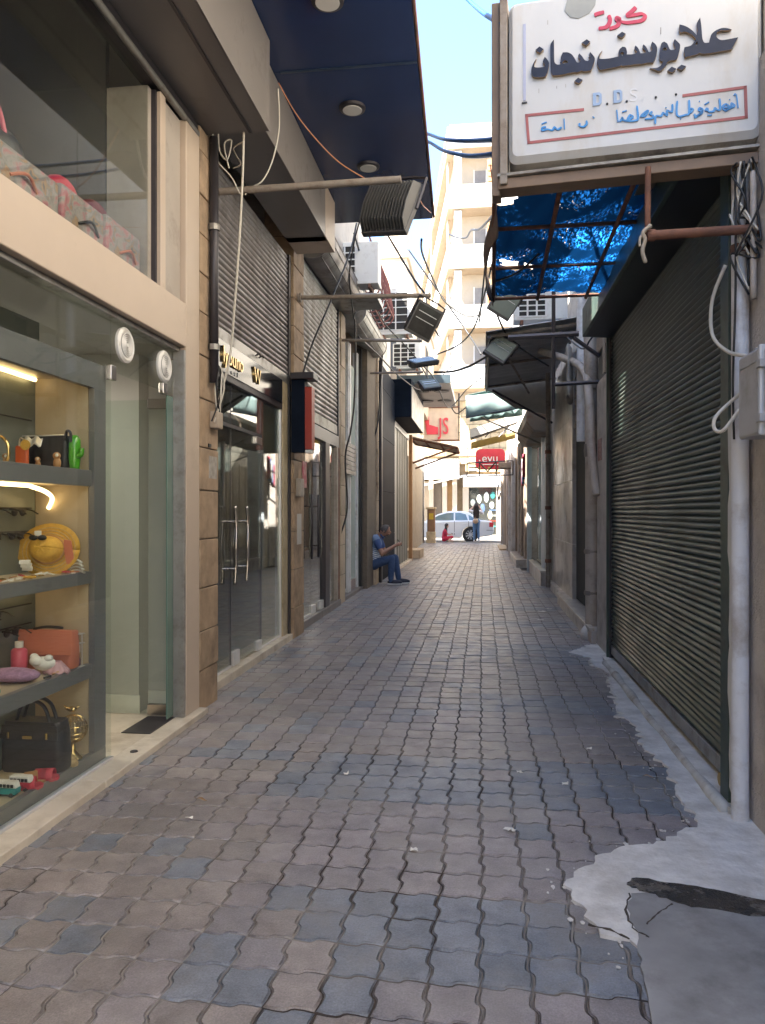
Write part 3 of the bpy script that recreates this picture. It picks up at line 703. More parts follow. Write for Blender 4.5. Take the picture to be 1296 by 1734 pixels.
barrel('ribbed grey shutter barrel over the frosted white door', -2.0, 11.65, 14.2, 4.52, .22, shutter_g2)

# ------------------------------------------------------------------ left: frosted door, stone pier
S4 = thing('frosted_door','tall pale frosted door in a white frame with a rolled blind','door',(-2.2,12.5,0))
box('frosted_pane', (-2.23,-2.21,12.55,13.2,.22,3.9), M('frosted_pane',(.42,.50,.46),.25,var=.06), S4)
box('frosted_pane', (-2.23,-2.21,11.6,12.3,2.3,3.9), M('dim_pane',(.27,.27,.22),.25,var=.1), S4)
box('frosted_pane', (-2.23,-2.21,11.6,12.3,.12,2.0), MATS['dim_pane'], S4)
for a,b_ in ((11.52,11.6),(12.31,12.37),(12.45,12.54),(13.21,13.32)): box('frame_post', (-2.26,-2.17,a,b_,-.02,4.2), pvc, S4, .004)
box('black_guide', (-2.2,-2.12,13.33,13.42,-.02,4.3), black_pl, S4)
box('lower_panel', (-2.24,-2.2,12.55,13.2,.05,.21), M('pink_marble',(.35,.28,.25),.4,var=.2), S4)
box('threshold', (-2.5,-2.1,11.5,13.5,-.06,.05), MATS['dark_marble'], S4)
box('back_wall', (-2.6,-2.5,11.5,13.5,-.05,4.8), wall_beige, S4)
bl = thing('rolled_blind','grey slatted blind hanging from the frosted white door frame','blind',(-2.12,12.0,2.2))
for k in range(6): box('slat', (-2.165,-2.145,11.56,12.9,2.08+.075*k,2.145+.075*k), shutter_g2, bl, .003)
box('bottom_rail', (-2.17,-2.14,11.56,12.9,2.0,2.07), alu_d, bl, .003)
SP = thing('stone_pier','tan stone pier beside the black cladding with a security camera on it','pier',(-2.2,14.3,0))
box('mortar_core', (-2.6,-2.03,13.44,15.3,-.1,4.6), mortar, SP)
z = -.02; rr = random.Random(9)
while z < 4.6:
    h = rr.choice([.45,.52,.58]); c = rr.uniform(14.0,14.3)
    box('stone_block', (-2.45,-2.252,13.43,c,z+.003,z+h-.003), stone_l, SP, .005)
    box('stone_block', (-2.45,-2.252,c+.006,14.545,z+.003,z+h-.003), stone_l, SP, .005)
    box('stone_block', (-2.249,-1.985,14.55,14.66,z+.003,z+h-.003), stone_l, SP, .005)
    z += h
wall4 = mass('stone_house','tan stone house wall above the frosted door and shutter barrel', (-7,-2.27,12.0,18.95,4.62,6.9), wall_beige)
mass('stone_house','plain house body behind the black clad shop',(-7,-2.62,13.5,23,-.05,4.62), wall_beige)
sb = box('stone_block_seat', (-2.245,-1.975,14.22,14.54,-.01,.27), stone_l, bevel=.01); tag(sb,'low tan stone block used as a seat by the seated man','stone block')
sc = thing('security_camera','small white bullet security camera on the tan stone pier','camera',(-2.15,14.5,3.5))
MB().tube([(-2.21,14.46,3.58),(-2.12,14.40,3.50),(-2.09,14.36,3.42)], [.05,.055,.05], 10).build('camera_body', white_pl, sc, smooth=40)
MB().tube([(-2.25,14.5,3.62),(-2.19,14.45,3.57)], .02, 8).build('bracket', white_pl, sc)
MB().lathe((-2.085,14.355,3.405),[(.03,-.01),(.03,.008)],10).build('lens_ring', black_pl, sc)
eb = thing('electric_box','dark grey electric box with cables on the tan stone pier','electric box',(-2.2,14.4,2.3))
box('box_body', (-2.25,-2.12,14.28,14.5,2.24,2.58), dark_metal, eb, .008)
MB().tube([(-2.2,14.4,2.24),(-2.22,14.42,1.2),(-2.23,14.45,.3)], .015, 6).build('conduit', rust, eb)

# ------------------------------------------------------------------ left: black clad shop
BK = thing('black_shop','glossy black clad shop front with overhanging box and ribbed grey shutter','shop',(-1.98,18,0))
for k,(z0,z1) in enumerate(((-.02,.9),(.906,1.8),(1.806,2.9),(2.906,3.9),(3.906,4.35))): box('cladding_panel', (-2.15,-1.975,14.67,17.35,z0,z1), black_gloss, BK, .004)
box('corner_post', (-1.973,-1.93,14.67,14.8,-.02,4.45), dark_metal, BK, .004)
box('overhang_box', (-2.15,-1.60,17.4,21.1,3.58,4.46), black_gloss, BK, .006)
box('overhang_side', (-1.598,-1.585,17.42,21.1,3.56,4.3), alu_d, BK)
box('lintel_rail', (-2.1,-1.99,17.36,21.0,3.38,3.52), alu, BK, .004)
for k in range(12): box('shutter_rib', (-2.06,-2.03+.012*(k%2),17.55+.27*k,17.55+.27*k+.262,.05,3.4), MATS.get('ribbed_shutter') or M('ribbed_shutter',(.20,.20,.185),.5,metal=.3,var=.15), BK, .006)
box('white_pipe_post', (-2.05,-1.98,17.36,17.5,.0,3.38), pvc, BK, .01)
box('threshold', (-2.2,-1.93,17.4,21.2,-.05,.07), marble, BK, .006)
op = box('orange_post', (-2.02,-1.93,21.2,21.4,-.02,3.55), M('orange_painted_post',(.36,.19,.08),.5,var=.15)); tag(op,'brownish orange steel post at the far edge of the ribbed grey shutter','post')
FC = thing('flat_canopy','flat grey canopy with four round downlights beyond the black shop','canopy',(-1.4,20,4.5))
box('canopy_slab', (-2.0,-.73,18.0,22.3,4.47,4.62), grey_box, FC, .006)
box('canopy_fascia', (-2.0,-.715,17.95,17.995,4.44,4.64), M('slate_fascia',(.05,.07,.08),.3), FC)
for x in (-1.5,-1.0):
    for y in (19.3,21.0): MB().lathe((x,y,4.445),[(.18,0),(.2,.012),(.2,.026)],20).build('downlight', dark_metal, FC)
AW = thing('corrugated_awning','brown and white corrugated awning on rusty struts at left','awning',(-1.4,22.5,3.4))
def corr(u,v): return (-2.05+1.4*u, 21.6+2.2*v, 3.55-.32*u+.022*math.sin(v*2*math.pi*11))
MB().grid(corr, 6, 132).build('corrugated_sheet', M('awning_sheet',(.50,.44,.38),.6,var=.2,dirt=((.3,.2,.13),.4,2)), AW, smooth=True, solid=.008)
for k in range(4): MB().tube([(-2.05+.45*k,21.6,3.52-.10*k),(-2.05+.45*k,23.8,3.52-.10*k)], .03, 6).build('purlin', rust, AW)
for y in (21.65,23.7):
    MB().tube([(-2.05,y,2.75),(-.75,y,3.22)], .03, 6).build('strut', rust, AW)
    MB().tube([(-.66,y,3.2),(-2.05,y,3.5)], .025, 6).build('rafter', rust, AW)

# ------------------------------------------------------------------ left: cream house with upper floor, far shops
CH = thing('cream_house','cream house at left with an overhanging upper floor and roof dish','house',(-2.3,24,0))
box('upper_floor', (-5,-1.86,19.0,30,4.66,7.8), far_cream, CH, .02)
box('upper_floor', (-9,-4.2,18.9,33,4.7,11.5), wall_beige, CH)  # unseen set-back block added to keep sun off the alley floor
box('roof_edge', (-5.05,-1.80,18.95,30,7.8,7.95), far_cream, CH, .01)
box('ground_floor', (-5,-2.55,23.0,34.2,-.05,4.655), wall_beige, CH)
for k in range(26):
    y = 23.2+.41*k; box('shutter_leaf', (-2.55,-2.30+.045*(k%2)-.012*k,y,y+.39,.02,3.15), MATS.get('beige_slat') or M('beige_slat',(.33,.27,.20),.6,var=.15), CH, .01)
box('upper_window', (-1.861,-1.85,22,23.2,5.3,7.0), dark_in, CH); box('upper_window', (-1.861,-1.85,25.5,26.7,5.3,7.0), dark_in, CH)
box('front_window', (-2.30,-1.98,18.985,18.999,4.95,5.9), M('dusk_pane',(.09,.10,.12),.15), CH)
for a in (-2.33,-1.97): box('window_frame', (a,a+.05,18.95,18.998,4.9,5.95), pvc, CH)
tag(box('stone_step', (-2.3,-1.79,22.3,23.8,-.03,.25), stone_l, bevel=.015),'low stone step at the foot of the left hand shutters','step')
dish = thing('roof_dish','round cream satellite dish on the roof of the cream house','satellite dish',(-2.2,19.3,7.95))
MB().ball((-2.15,19.4,8.45), (.34,.1,.42), 16, 10).build('dish', far_cream, dish, smooth=True)
MB().tube([(-2.15,19.5,7.95),(-2.15,19.5,8.4)], .03, 6).build('mast', alu_d, dish)

# ------------------------------------------------------------------ air conditioners
def ac(label, c, w, h, d, face, group=None, mat=white_pl):
    """face: 'y' looks towards the camera side (-y), 'x' towards the alley (+x)"""
    t = thing('air_conditioner', label, 'air conditioner', c, group); x,y,z = c
    if face=='y':
        bb = (x-w/2,x+w/2,y,y+d,z,z+h); box('case', bb, mat, t, .012)
        gx,gz,gr = x-w*.16, z+h/2, h*.40
        box('fan_hole', (gx-gr,gx+gr,y-.003,y-.001,gz-gr,gz+gr), dark_in, t)
        g = MB()
        for k in range(6): g.box(gx-gr,gx+gr,y-.018,y-.006,gz-gr+2*gr*k/5-.008,gz-gr+2*gr*k/5+.008)
        for k in range(4): g.box(gx-gr+2*gr*k/3-.012,gx-gr+2*gr*k/3+.012,y-.0175,y-.0065,gz-gr,gz+gr)
        g.build('fan_grille', mat, t)
        for q in (-.35,.35): box('bracket', (x+q*w-.02,x+q*w+.02,y-.02,y+d+.05,z-.06,z-.004), rust, t)
    else:
        bb = (x-d,x,y-w/2,y+w/2,z,z+h); box('case', bb, mat, t, .012)
        gy,gz,gr = y+w*.14, z+h/2, h*.40
        box('fan_hole', (x+.001,x+.003,gy-gr,gy+gr,gz-gr,gz+gr), dark_in, t)
        g = MB()
        for k in range(7): g.box(x+.006,x+.018,gy-gr,gy+gr,gz-gr+2*gr*k/6-.006,gz-gr+2*gr*k/6+.006)
        for k in range(4): g.box(x+.0065,x+.0175,gy-gr+2*gr*k/3-.01,gy-gr+2*gr*k/3+.01,gz-gr,gz+gr)
        g.build('fan_grille', mat, t)
        for q in (-.35,.35):
            MB().tube([(x-d-.15,y+q*w,z-.03),(x+.02,y+q*w,z-.03)], .02, 6).build('bracket', alu_d, t)
            MB().tube([(x-d-.15,y+q*w,z-.35),(x-.02,y+q*w,z-.03)], .015, 6).build('bracket', alu_d, t)
    return t
ac('white air conditioner with a barred fan high on the left wall under the canopy end', (-1.87,10.6,4.62), .85,.60,.32,'y')
ac('white air conditioner with a dark side on brackets below the cream upper floor', (-1.75,15.4,5.02), .7,.95,.35,'y')
ac('small white air conditioner with gridded front above the black shop', (-1.62,16.9,4.6), .55,.62,.3,'y')
sh_ = thing('sheet_tray','dented grey metal tray hung below the first left air conditioner','tray',(-1.6,10.6,4.5))
box('tray', (-2.15,-1.44,10.5,11.1,4.38,4.46), alu_d, sh_, .01)
RB = thing('iron_balcony','rusty red iron balcony railing with bulging curved bars','balcony',(-2.0,12.5,4.9))
for k in range(10):
    y = 12.0+.28*k
    MB().tube(curve_pts([(-2.26,y,4.95),(-1.83,y,4.98),(-1.68,y,5.15),(-1.72,y,5.45),(-1.77,y,5.78)],5), .014, 5).build('bar', M('red_iron',(.23,.07,.06),.6,var=.2) if 'red_iron' not in MATS else MATS['red_iron'], RB, smooth=True)
for (x,z) in ((-1.77,5.78),(-1.685,5.15),(-1.74,5.5),(-1.86,4.97)): MB().tube([(x,11.95,z),(x,14.55,z)], .016, 6).build('rail', MATS['red_iron'], RB)
for x in (-1.95,-2.05,-2.16): MB().tube([(x,11.95,4.96),(x,14.55,4.96)], .016, 6).build('rail', MATS['red_iron'], RB)

# ------------------------------------------------------------------ floodlights on pipes
def pipe_arm(label, y, z, x0, x1, dz=0, r=.022, mat=pipe_grey):
    t = thing('lamp_arm', label, 'pipe', (x0,y,z)); MB().tube([(x0,y,z),(x1,y,z+dz)], r, 10).build('pipe', mat, t, smooth=50)
    MB().lathe((x0+.01,y,z),[(r*2.2,-.012),(r*2.2,.012)],12,'x').build('wall_flange', mat, t); return t
pipe_arm('thick rusty pipe holding the big ribbed floodlight over the first shutter', 5.3,3.71,-1.93,-.56,.015,.026)
pipe_arm('pipe holding the second floodlight in front of the pale grey shutter', 8.2,3.76,-2.0,-.54,-.03,.024)
pipe_arm('pipe holding the slanted grey green floodlight near the barrel', 11.2,3.97,-2.12,-.87,-.05,.022)
pipe_arm('thin pipe at the stone pier holding the lowest floodlight', 13.8,3.94,-2.2,-1.05,0,.022)
def flood(label, c, rot, w, h, ribs, glassm, d=.09):
    """local: front looks along -y, ribs on +y"""
    t = thing('floodlight', label, 'floodlight', c)
    Rm = Matrix.Rotation(rot[2],3,'Z') @ Matrix.Rotation(rot[0],3,'X') @ Matrix.Rotation(rot[1],3,'Y')
    def put(mb, name, mat, parent=t, **k):
        mb.v = [tuple(Rm @ Vector(v) + Vector(c)) for v in mb.v]; return mb.build(name, mat, parent, **k)
    put(MB().box(-w/2,w/2,-.03,.02,-h/2,h/2), 'housing', M('floodlight_grey',(.085,.083,.082),.5,metal=.2,var=.15) if 'floodlight_grey' not in MATS else MATS['floodlight_grey'], bevel=.006)
    fr = put(MB().box(-w*.44,w*.44,-.036,-.0305,-h*.42,h*.42), 'front_glass', glassm)
    put(MB().box(-w*.36,w*.36,-.0385,-.0365,-.004,.004).box(-w*.36,w*.36,-.0385,-.0365,h*.2,h*.2+.008), 'reflector_line', alu, fr)
    fm = MATS['floodlight_grey']
    for k in range(ribs):
        x = -w*.47 + w*.94*k/(ribs-1)
        put(MB().prism([(x-.004,.02,-h*.49),(x-.004,d*.75,-h*.40),(x-.004,d,-h*.1),(x-.004,d,h*.30),(x-.004,.02,h*.49)], (.008,0,0)), 'cooling_rib', fm)
    put(MB().box(-w*.22,w*.22,.02,d*.8,h*.05,h*.3), 'driver_box', fm, bevel=.006)
    for s in (-1,1): put(MB().tube([(s*w*.53,0,0),(s*w*.53,.02,h*.62),(s*w*.2,.02,h*.66)], .011, 6), 'yoke', dark_metal)
    put(MB().box(-w*.22,w*.22,.012,.028,h*.635,h*.675), 'yoke_bar', dark_metal)
    return t
dk = M('dark_lamp_glass',(.05,.048,.045),.12,var=.3,vs=8)
pale = M('pale_lamp_glass',(.22,.25,.22),.2,var=.1)
flood('big ribbed grey floodlight seen from behind under the navy canopy', (-.655,5.62,3.64), (R(26),R(-8),R(164)), .37,.46, 15, dk, .14)
flood('grey floodlight with a dark glass tilted on the second pipe', (-.62,8.22,3.46), (R(14),R(24),R(22)), .31,.36, 10, dk, .12)
flood('flat grey green floodlight seen edge on below the third pipe', (-.86,11.25,3.62), (R(-66),R(-30),R(0)), .40,.30, 8, pale, .07)
flood('small floodlight with a pale green glass on the fourth pipe', (-.93,13.8,3.70), (R(-52),R(-14),R(12)), .34,.32, 8, M('green_lamp_glass',(.16,.17,.12),.2), .08)
# ------------------------------------------------------------------ right side masses
def rbuild(name, label, b, mat): return mass(name, label, b, mat)
rbuild('right_building','beige plastered building over the green shutter on the right', (1.30,9,-1.0,8.15,3.35,9.5), wall_beige)
rbuild('right_building','taller beige house on the right beyond the green shutter', (1.55,9,8.15,19,3.6,8.6), wall_beige)
rbuild('right_building','beige house over the last shops on the right', (1.15,9,19,34.2,3.4,8.2), wall_beige)
rbuild('back_building','plain house body behind the right hand shutters', (2.4,9,-1.0,34.2,-.05,3.35), wall_beige)

W1 = thing('stucco_wall','rough beige stucco wall at the right edge beside the green shutter','wall',(1.3,2.5,0))
box('wall_face', (1.192,2.39,-1.0,3.64,-.05,3.34), stucco, W1)
box('sill_beam', (1.20,2.39,3.645,8.15,3.03,3.34), wall_brown, W1)

# ------------------------------------------------------------------ the green shutter
GS = shutter('dark green steel roller shutter closed down on the right', 1.20, 3.80, 7.16, .075, 3.02, .0375, shutter_green, -1, alu_d, bar=.085, seed=8)
box('shutter_frame', (1.13,1.26,3.66,3.78,-.01,3.0), green_paint, GS, .004)
box('shutter_frame', (1.15,1.26,7.18,7.22,-.01,3.0), green_paint, GS, .004)
box('dark_gap', (1.23,1.25,3.8,7.18,-.02,.10), black_pl, GS)
pd = MB(); pd.box(1.165,1.195,3.80,3.86,.06,.135).lathe((1.155,3.83,.09),[(.032,-.015),(.032,.015)],12,'x')
pd.build('padlock', M('brass_lock',(.45,.30,.08),.4,metal=.6,var=.15), GS, bevel=.004)
HB = thing('shutter_housing','dark green sheet metal housing above the green shutter','shutter housing',(1.0,5.4,3.0))
MB().prism([(.93,3.62,3.0),(1.24,3.62,2.98),(1.24,3.62,3.36),(1.02,3.62,3.36),(.93,3.62,3.26)], (0,3.56,0)).build('housing_case', green_paint, HB, bevel=.006)
MB().prism([(.955,3.66,2.996),(1.22,3.66,2.978),(1.22,3.66,2.99),(.955,3.66,2.999)], (0,3.46,0)).build('housing_slot', black_pl, HB)
cv = thing('cement_curb','rounded white cement curb under the green shutter','curb',(1.12,5.4,0))
cpts = [(1.112+.004*math.sin(y*3),y,.012+.006*math.sin(y*2.3)) for y in [3.62+.18*i for i in range(20)]]
MB().tube(cpts, [.030+.005*math.sin(i*1.7) for i in range(20)], 10).build('curb', M('white_cement',(.5,.49,.46),.8,var=.15,vs=6,bump=.4,bs=30,dirt=((.25,.21,.17),.35,5)), cv, smooth=True)
box('curb_base', (1.115,1.3,3.6,7.2,-.05,.04), cement, cv)
dp = thing('white_downpipe','white plastic drainpipe on the stucco wall beside the green shutter','pipe',(1.14,3.54,0))
MB().tube([(1.145,3.545,-.02),(1.145,3.545,1.4),(1.147,3.55,2.95)], .037, 16).build('pipe', pvc, dp, smooth=50)
for z in (2.55,): MB().lathe((1.145,3.545,z),[(.042,-.018),(.042,.018)],16).build('pipe_clamp', rust, dp)
pl = MB(); r_ = random.Random(4)
pts = []
for i in range(24):
    z = .12+1.65*i/23; pts.append((1.128, 3.645+r_.uniform(-.012,.022), z))
pl.prism([(1.128,3.61,.1)]+pts+[(1.128,3.61,1.8)], (.02,0,0)); tag(pl.build('plaster_strip', M('flaking_plaster',(.62,.62,.6),.8,var=.1,bump=.4,bs=30)), 'ragged strip of white plaster along the drainpipe by the green shutter','plaster')
# meter box
MBX = thing('meter_box','grey plastic electricity meter box with clear hinged lid on the stucco wall','meter box',(1.12,3.12,1.68))
gpl = M('grey_plastic',(.40,.40,.41),.4,var=.05,dirt=((.3,.28,.25),.2,5))
clear = M('clear_lid_plastic',(.55,.57,.60),.18,var=.04,spec=.7)
box('box_body', (1.045,1.25,3.03,3.26,1.675,2.01), gpl, MBX, .012)
box('lid_frame', (1.040,1.25,3.005,3.028,1.67,2.015), clear, MBX, .008)
box('lid_front', (1.052,1.25,2.94,3.003,1.685,2.0), clear, MBX, .012)
for z in (1.735,1.94):
    h = box('lid_hinge', (1.034,1.06,2.985,3.03,z-.016,z+.016), gpl, MBX, .004)
box('top_latch', (1.06,1.12,3.10,3.13,2.011,2.02), gpl, MBX, .003)
box('moulded_line', (1.0425,1.0445,3.05,3.24,1.955,1.962), gpl, MBX)
# rusty bracket with rag
RBk = thing('rusty_bracket','rusty pipe bracket hanging below the doctor sign with a rag tied to it','bracket',(1.0,3.45,2.6))
MB().tube([(.725,3.45,2.597),(1.20,3.45,2.605)], .021, 12).build('horizontal_pipe', rust, RBk, smooth=50)
MB().tube([(.728,3.455,2.60),(.73,3.455,2.90)], .013, 8).build('vertical_bar', rust, RBk, smooth=50)
MB().lathe((.727,3.45,2.597),[(.026,-.004),(.026,.03)],12,'x').build('pipe_end', rust, RBk)
rg = thing('tied_rag','pale rag strip knotted round the end of the rusty bracket','rag',(.70,3.44,2.6))
MB().tube(curve_pts([(.735,3.42,2.63),(.70,3.415,2.60),(.71,3.42,2.57),(.70,3.425,2.52),(.715,3.43,2.47)],6), [.008,.012,.010,.009]+[.009]*20+[.004], 6).build('rag_knot', M('rag_cloth',(.42,.36,.28),.9,var=.2), rg, smooth=True)
MB().tube(curve_pts([(.715,3.42,2.61),(.69,3.42,2.58),(.688,3.42,2.54)],5), .006, 6).build('rag_end', MATS['rag_cloth'], rg, smooth=True)
cr_ = MB()
for k in range(9):
    r_ = random.Random(70+k); x0,y0,z0 = 1.10+.06*r_.random(),3.40+.1*r_.random(),2.62+.25*r_.random()
    cr_ = MB().tube(curve_pts([(x0,y0,2.90),(x0-.05+.1*r_.random(),y0+.05*r_.random(),z0),(x0+.06*r_.random(),y0-.04,z0-.15),(x0-.06+.1*r_.random(),y0+.03,2.45+.3*r_.random()),(1.15,3.45,2.3+.4*r_.random())],6), .005, 5)
    tag(cr_.build('tangled_cable', cable_k if k%3 else cable_w, smooth=True), 'thin cable in the tangle at the top of the white drainpipe','cable','tangled cables at the drainpipe top')
for nm,pts,rr_,m_,lb in (
  ('white_cable',[(1.10,3.60,2.50),(1.06,3.66,2.36),(1.06,3.66,2.2),(1.09,3.55,2.1),(1.07,3.26,2.02),(1.075,3.18,2.0)],.0085,cable_w,'thick white cable curving down into the grey meter box'),
  ('white_cable',[(1.10,3.30,1.90),(1.04,3.36,1.84),(.985,3.36,1.78),(.98,3.35,1.73),(1.0,3.3,1.72),(1.05,3.26,1.80)],.008,cable_w,'white cable looping out at the left of the grey meter box'),
  ('dark_cable',[(1.11,3.50,2.9),(1.105,3.48,2.6),(1.11,3.5,2.3),(1.10,3.5,1.95),(1.105,3.5,1.7)],.005,cable_k,'thin black cable running down the white drainpipe'),
  ('grey_conduit',[(1.165,3.44,2.85),(1.165,3.44,2.3)],.014,pvc_b,'short grey conduit on the stucco wall right of the drainpipe')):
    tag(MB().tube(curve_pts(pts,8), rr_, 8).build(nm, m_, smooth=True), lb, 'cable')
tag(MB().prism([(1.135,3.02,1.67),(1.135,2.98,1.67),(1.19,2.90,1.56),(1.19,2.94,1.56)],(.015,0,0)).build('black_wedge', black_pl),'black wedge under the grey meter box','bracket')

# ------------------------------------------------------------------ the doctor's sign
SA = math.atan2(3.44-3.56, 1.17-.145)
SG = thing('doctor_sign','big white hanging sign with black and blue Arabic lettering at top right','sign',(.145,3.56,3.03))
SG.rotation_euler = (0,0,SA)
def sbuild(mb, name, mat, parent=SG, **k):        # sign-local: x right, y away, z up
    o = mb.build(name, mat, None, **k); o.parent = parent; return o
sw_ = M('sign_white_panel',(.56,.555,.54),.32,var=.05,vs=2,dirt=((.50,.45,.38),.22,2.2), stretch=(2.2,1,.7))
dirty = M('sign_dirty_edge',(.42,.39,.34),.5,var=.15,vs=6,dirt=((.13,.11,.10),.5,5))
n = 10; fr_ = []
W_, H_ = 1.045, .70
def rr_rect(x0,x1,z0,z1,r,y,n=6):
    o=[]
    for cx,cz,a0 in ((x1-r,z0+r,-90),(x1-r,z1-r,0),(x0+r,z1-r,90),(x0+r,z0+r,180)):
        for i in range(n+1):
            a=R(a0+90*i/n); o.append((cx+r*math.cos(a),y,cz+r*math.sin(a)))
    return o
p1 = rr_rect(0,W_,0,H_,.03,0); p2 = rr_rect(-.018,W_+.018,-.03,H_+.02,.04,.02); p3 = rr_rect(-.02,W_+.02,-.062,H_+.03,.04,.11)
m_ = MB(); k=len(p1)
m_.add(p1,[list(range(k))]); m_.mi = 0
m_.add(p1+p2,[(i,k+i,k+(i+1)%k,(i+1)%k) for i in range(k)]); m_.mi = 1
m_.add(p2+p3,[(i,k+i,k+(i+1)%k,(i+1)%k) for i in range(k)]); m_.add(p3,[list(range(k))[::-1]])
sbuild(m_, 'sign_case', [sw_, dirty], smooth=30)
for (x0,x1,z0,z1) in ((-.06,-.024,-.12,.75),(W_+.024,W_+.06,-.10,.75)): sbuild(MB().box(x0,x1,.0,.16,z0,z1), 'side_frame', pipe_grey, bevel=.004)
sbuild(MB().box(-.10,-.062,.03,.13,-.16,.75), 'side_post', M('brown_frame',(.22,.15,.10),.6,var=.2), bevel=.004)
sbuild(MB().box(-.07,W_+.12,.02,.13,-.135,-.085), 'lower_frame', MATS['brown_frame'], bevel=.004)
sbuild(MB().prism([(-.07,.0,-.083),(W_+.1,.0,-.073),(W_+.1,.15,-.073),(-.07,.15,-.083)],(0,0,.012)), 'lower_ledge', dirty)
for i in range(46):
    r_ = random.Random(i); x = r_.uniform(.30,.95); 
    sbuild(MB().ball((x,.05+.05*r_.random(),-.066),(.012+.012*r_.random(),.012,.006),6,4),'foam_crumb',M('old_foam',(.42,.34,.25),.9,var=.3) if 'old_foam' not in MATS else MATS['old_foam'])
ink = M('blue_black_letter',(.016,.02,.04),.5,var=.3,vs=9,spec=.3); inkedge = M('tarnished_edge',(.33,.23,.14),.5)
BIG = {'noon': [[(0.110, 0.432),(0.100, 0.411),(0.100, 0.396),(0.107, 0.392),(0.128, 0.389),(0.147, 0.390),(0.146, 0.4),(0.138, 0.411),(0.141, 0.423),(0.147, 0.435),(0.157, 0.423),(0.166, 0.406),(0.165, 0.388),(0.159, 0.361),(0.149, 0.344),(0.123, 0.344),(0.097, 0.351),(0.087, 0.371),(0.088, 0.394),(0.098, 0.416)]], 'dot1': [[(0.123, 0.486),(0.142, 0.470),(0.125, 0.456),(0.105, 0.472)]], 'nbha': [[(0.188, 0.508),(0.189, 0.421),(0.193, 0.400),(0.204, 0.391),(0.220, 0.389),(0.215, 0.399),(0.222, 0.407),(0.218, 0.421),(0.227, 0.443),(0.249, 0.440),(0.267, 0.428),(0.280, 0.408),(0.289, 0.390),(0.300, 0.387),(0.304, 0.395),(0.295, 0.415),(0.300, 0.428),(0.313, 0.412),(0.324, 0.394),(0.337, 0.388),(0.348, 0.398),(0.342, 0.412),(0.347, 0.428),(0.359, 0.412),(0.368, 0.395),(0.363, 0.373),(0.357, 0.356),(0.351, 0.343),(0.32, 0.344),(0.311, 0.349),(0.302, 0.346),(0.289, 0.343),(0.280, 0.346),(0.249, 0.344),(0.213, 0.342),(0.184, 0.344),(0.176, 0.358),(0.173, 0.386),(0.172, 0.442),(0.172, 0.483),(0.177, 0.496)], [(0.232, 0.405),(0.225, 0.396),(0.232, 0.391),(0.251, 0.394),(0.243, 0.404)]], 'dot2': [[(0.333, 0.487),(0.348, 0.473),(0.331, 0.459),(0.310, 0.474)]], 'dot3': [[(0.295, 0.319),(0.314, 0.306),(0.298, 0.292),(0.278, 0.305)]], 'dot4': [[(0.485, 0.497),(0.501, 0.486),(0.485, 0.470),(0.465, 0.484)]], 'sf': [[(0.400, 0.426),(0.390, 0.410),(0.387, 0.392),(0.400, 0.388),(0.433, 0.386),(0.459, 0.388),(0.471, 0.389),(0.469, 0.403),(0.474, 0.420),(0.487, 0.430),(0.500, 0.425),(0.506, 0.406),(0.505, 0.393),(0.528, 0.39),(0.542, 0.392),(0.549, 0.397),(0.538, 0.415),(0.542, 0.427),(0.554, 0.413),(0.563, 0.389),(0.577, 0.388),(0.586, 0.394),(0.572, 0.415),(0.576, 0.427),(0.588, 0.413),(0.597, 0.392),(0.604, 0.390),(0.613, 0.397),(0.607, 0.417),(0.613, 0.434),(0.627, 0.419),(0.634, 0.399),(0.629, 0.366),(0.617, 0.341),(0.593, 0.343),(0.570, 0.341),(0.552, 0.343),(0.511, 0.343),(0.487, 0.344),(0.483, 0.348),(0.468, 0.344),(0.424, 0.341),(0.394, 0.340),(0.383, 0.352),(0.377, 0.375),(0.379, 0.393),(0.386, 0.410)], [(0.478, 0.399),(0.480, 0.405),(0.489, 0.406),(0.493, 0.397),(0.487, 0.389)]], 'yw': [[(0.707, 0.431),(0.721, 0.414),(0.729, 0.399),(0.723, 0.362),(0.714, 0.339),(0.692, 0.338),(0.678, 0.337),(0.669, 0.320),(0.651, 0.302),(0.638, 0.300),(0.620, 0.310),(0.602, 0.317),(0.633, 0.315),(0.651, 0.325),(0.658, 0.338),(0.645, 0.347),(0.642, 0.369),(0.646, 0.397),(0.651, 0.420),(0.663, 0.426),(0.676, 0.414),(0.687, 0.388),(0.701, 0.384),(0.710, 0.387),(0.701, 0.417)], [(0.658, 0.395),(0.665, 0.401),(0.674, 0.393),(0.672, 0.386),(0.658, 0.386)]], 'dot5': [[(0.694, 0.311),(0.713, 0.299),(0.696, 0.285),(0.676, 0.296)]], 'dot6': [[(0.734, 0.314),(0.754, 0.304),(0.736, 0.290),(0.716, 0.301)]], 'ala': [[(0.811, 0.509),(0.816, 0.466),(0.819, 0.423),(0.824, 0.403),(0.831, 0.395),(0.847, 0.394),(0.850, 0.409),(0.857, 0.429),(0.875, 0.443),(0.899, 0.449),(0.920, 0.445),(0.938, 0.437),(0.916, 0.436),(0.894, 0.439),(0.879, 0.433),(0.876, 0.419),(0.884, 0.405),(0.899, 0.397),(0.929, 0.397),(0.964, 0.399),(0.951, 0.375),(0.938, 0.351),(0.903, 0.349),(0.860, 0.347),(0.825, 0.348),(0.809, 0.355),(0.794, 0.349),(0.749, 0.345),(0.745, 0.368),(0.747, 0.389),(0.772, 0.392),(0.785, 0.405),(0.794, 0.415),(0.789, 0.425),(0.772, 0.444),(0.747, 0.457),(0.732, 0.454),(0.725, 0.466),(0.726, 0.492),(0.752, 0.480),(0.778, 0.458),(0.797, 0.433),(0.799, 0.454),(0.798, 0.488)], [(0.798, 0.410),(0.802, 0.393),(0.789, 0.392)]]}
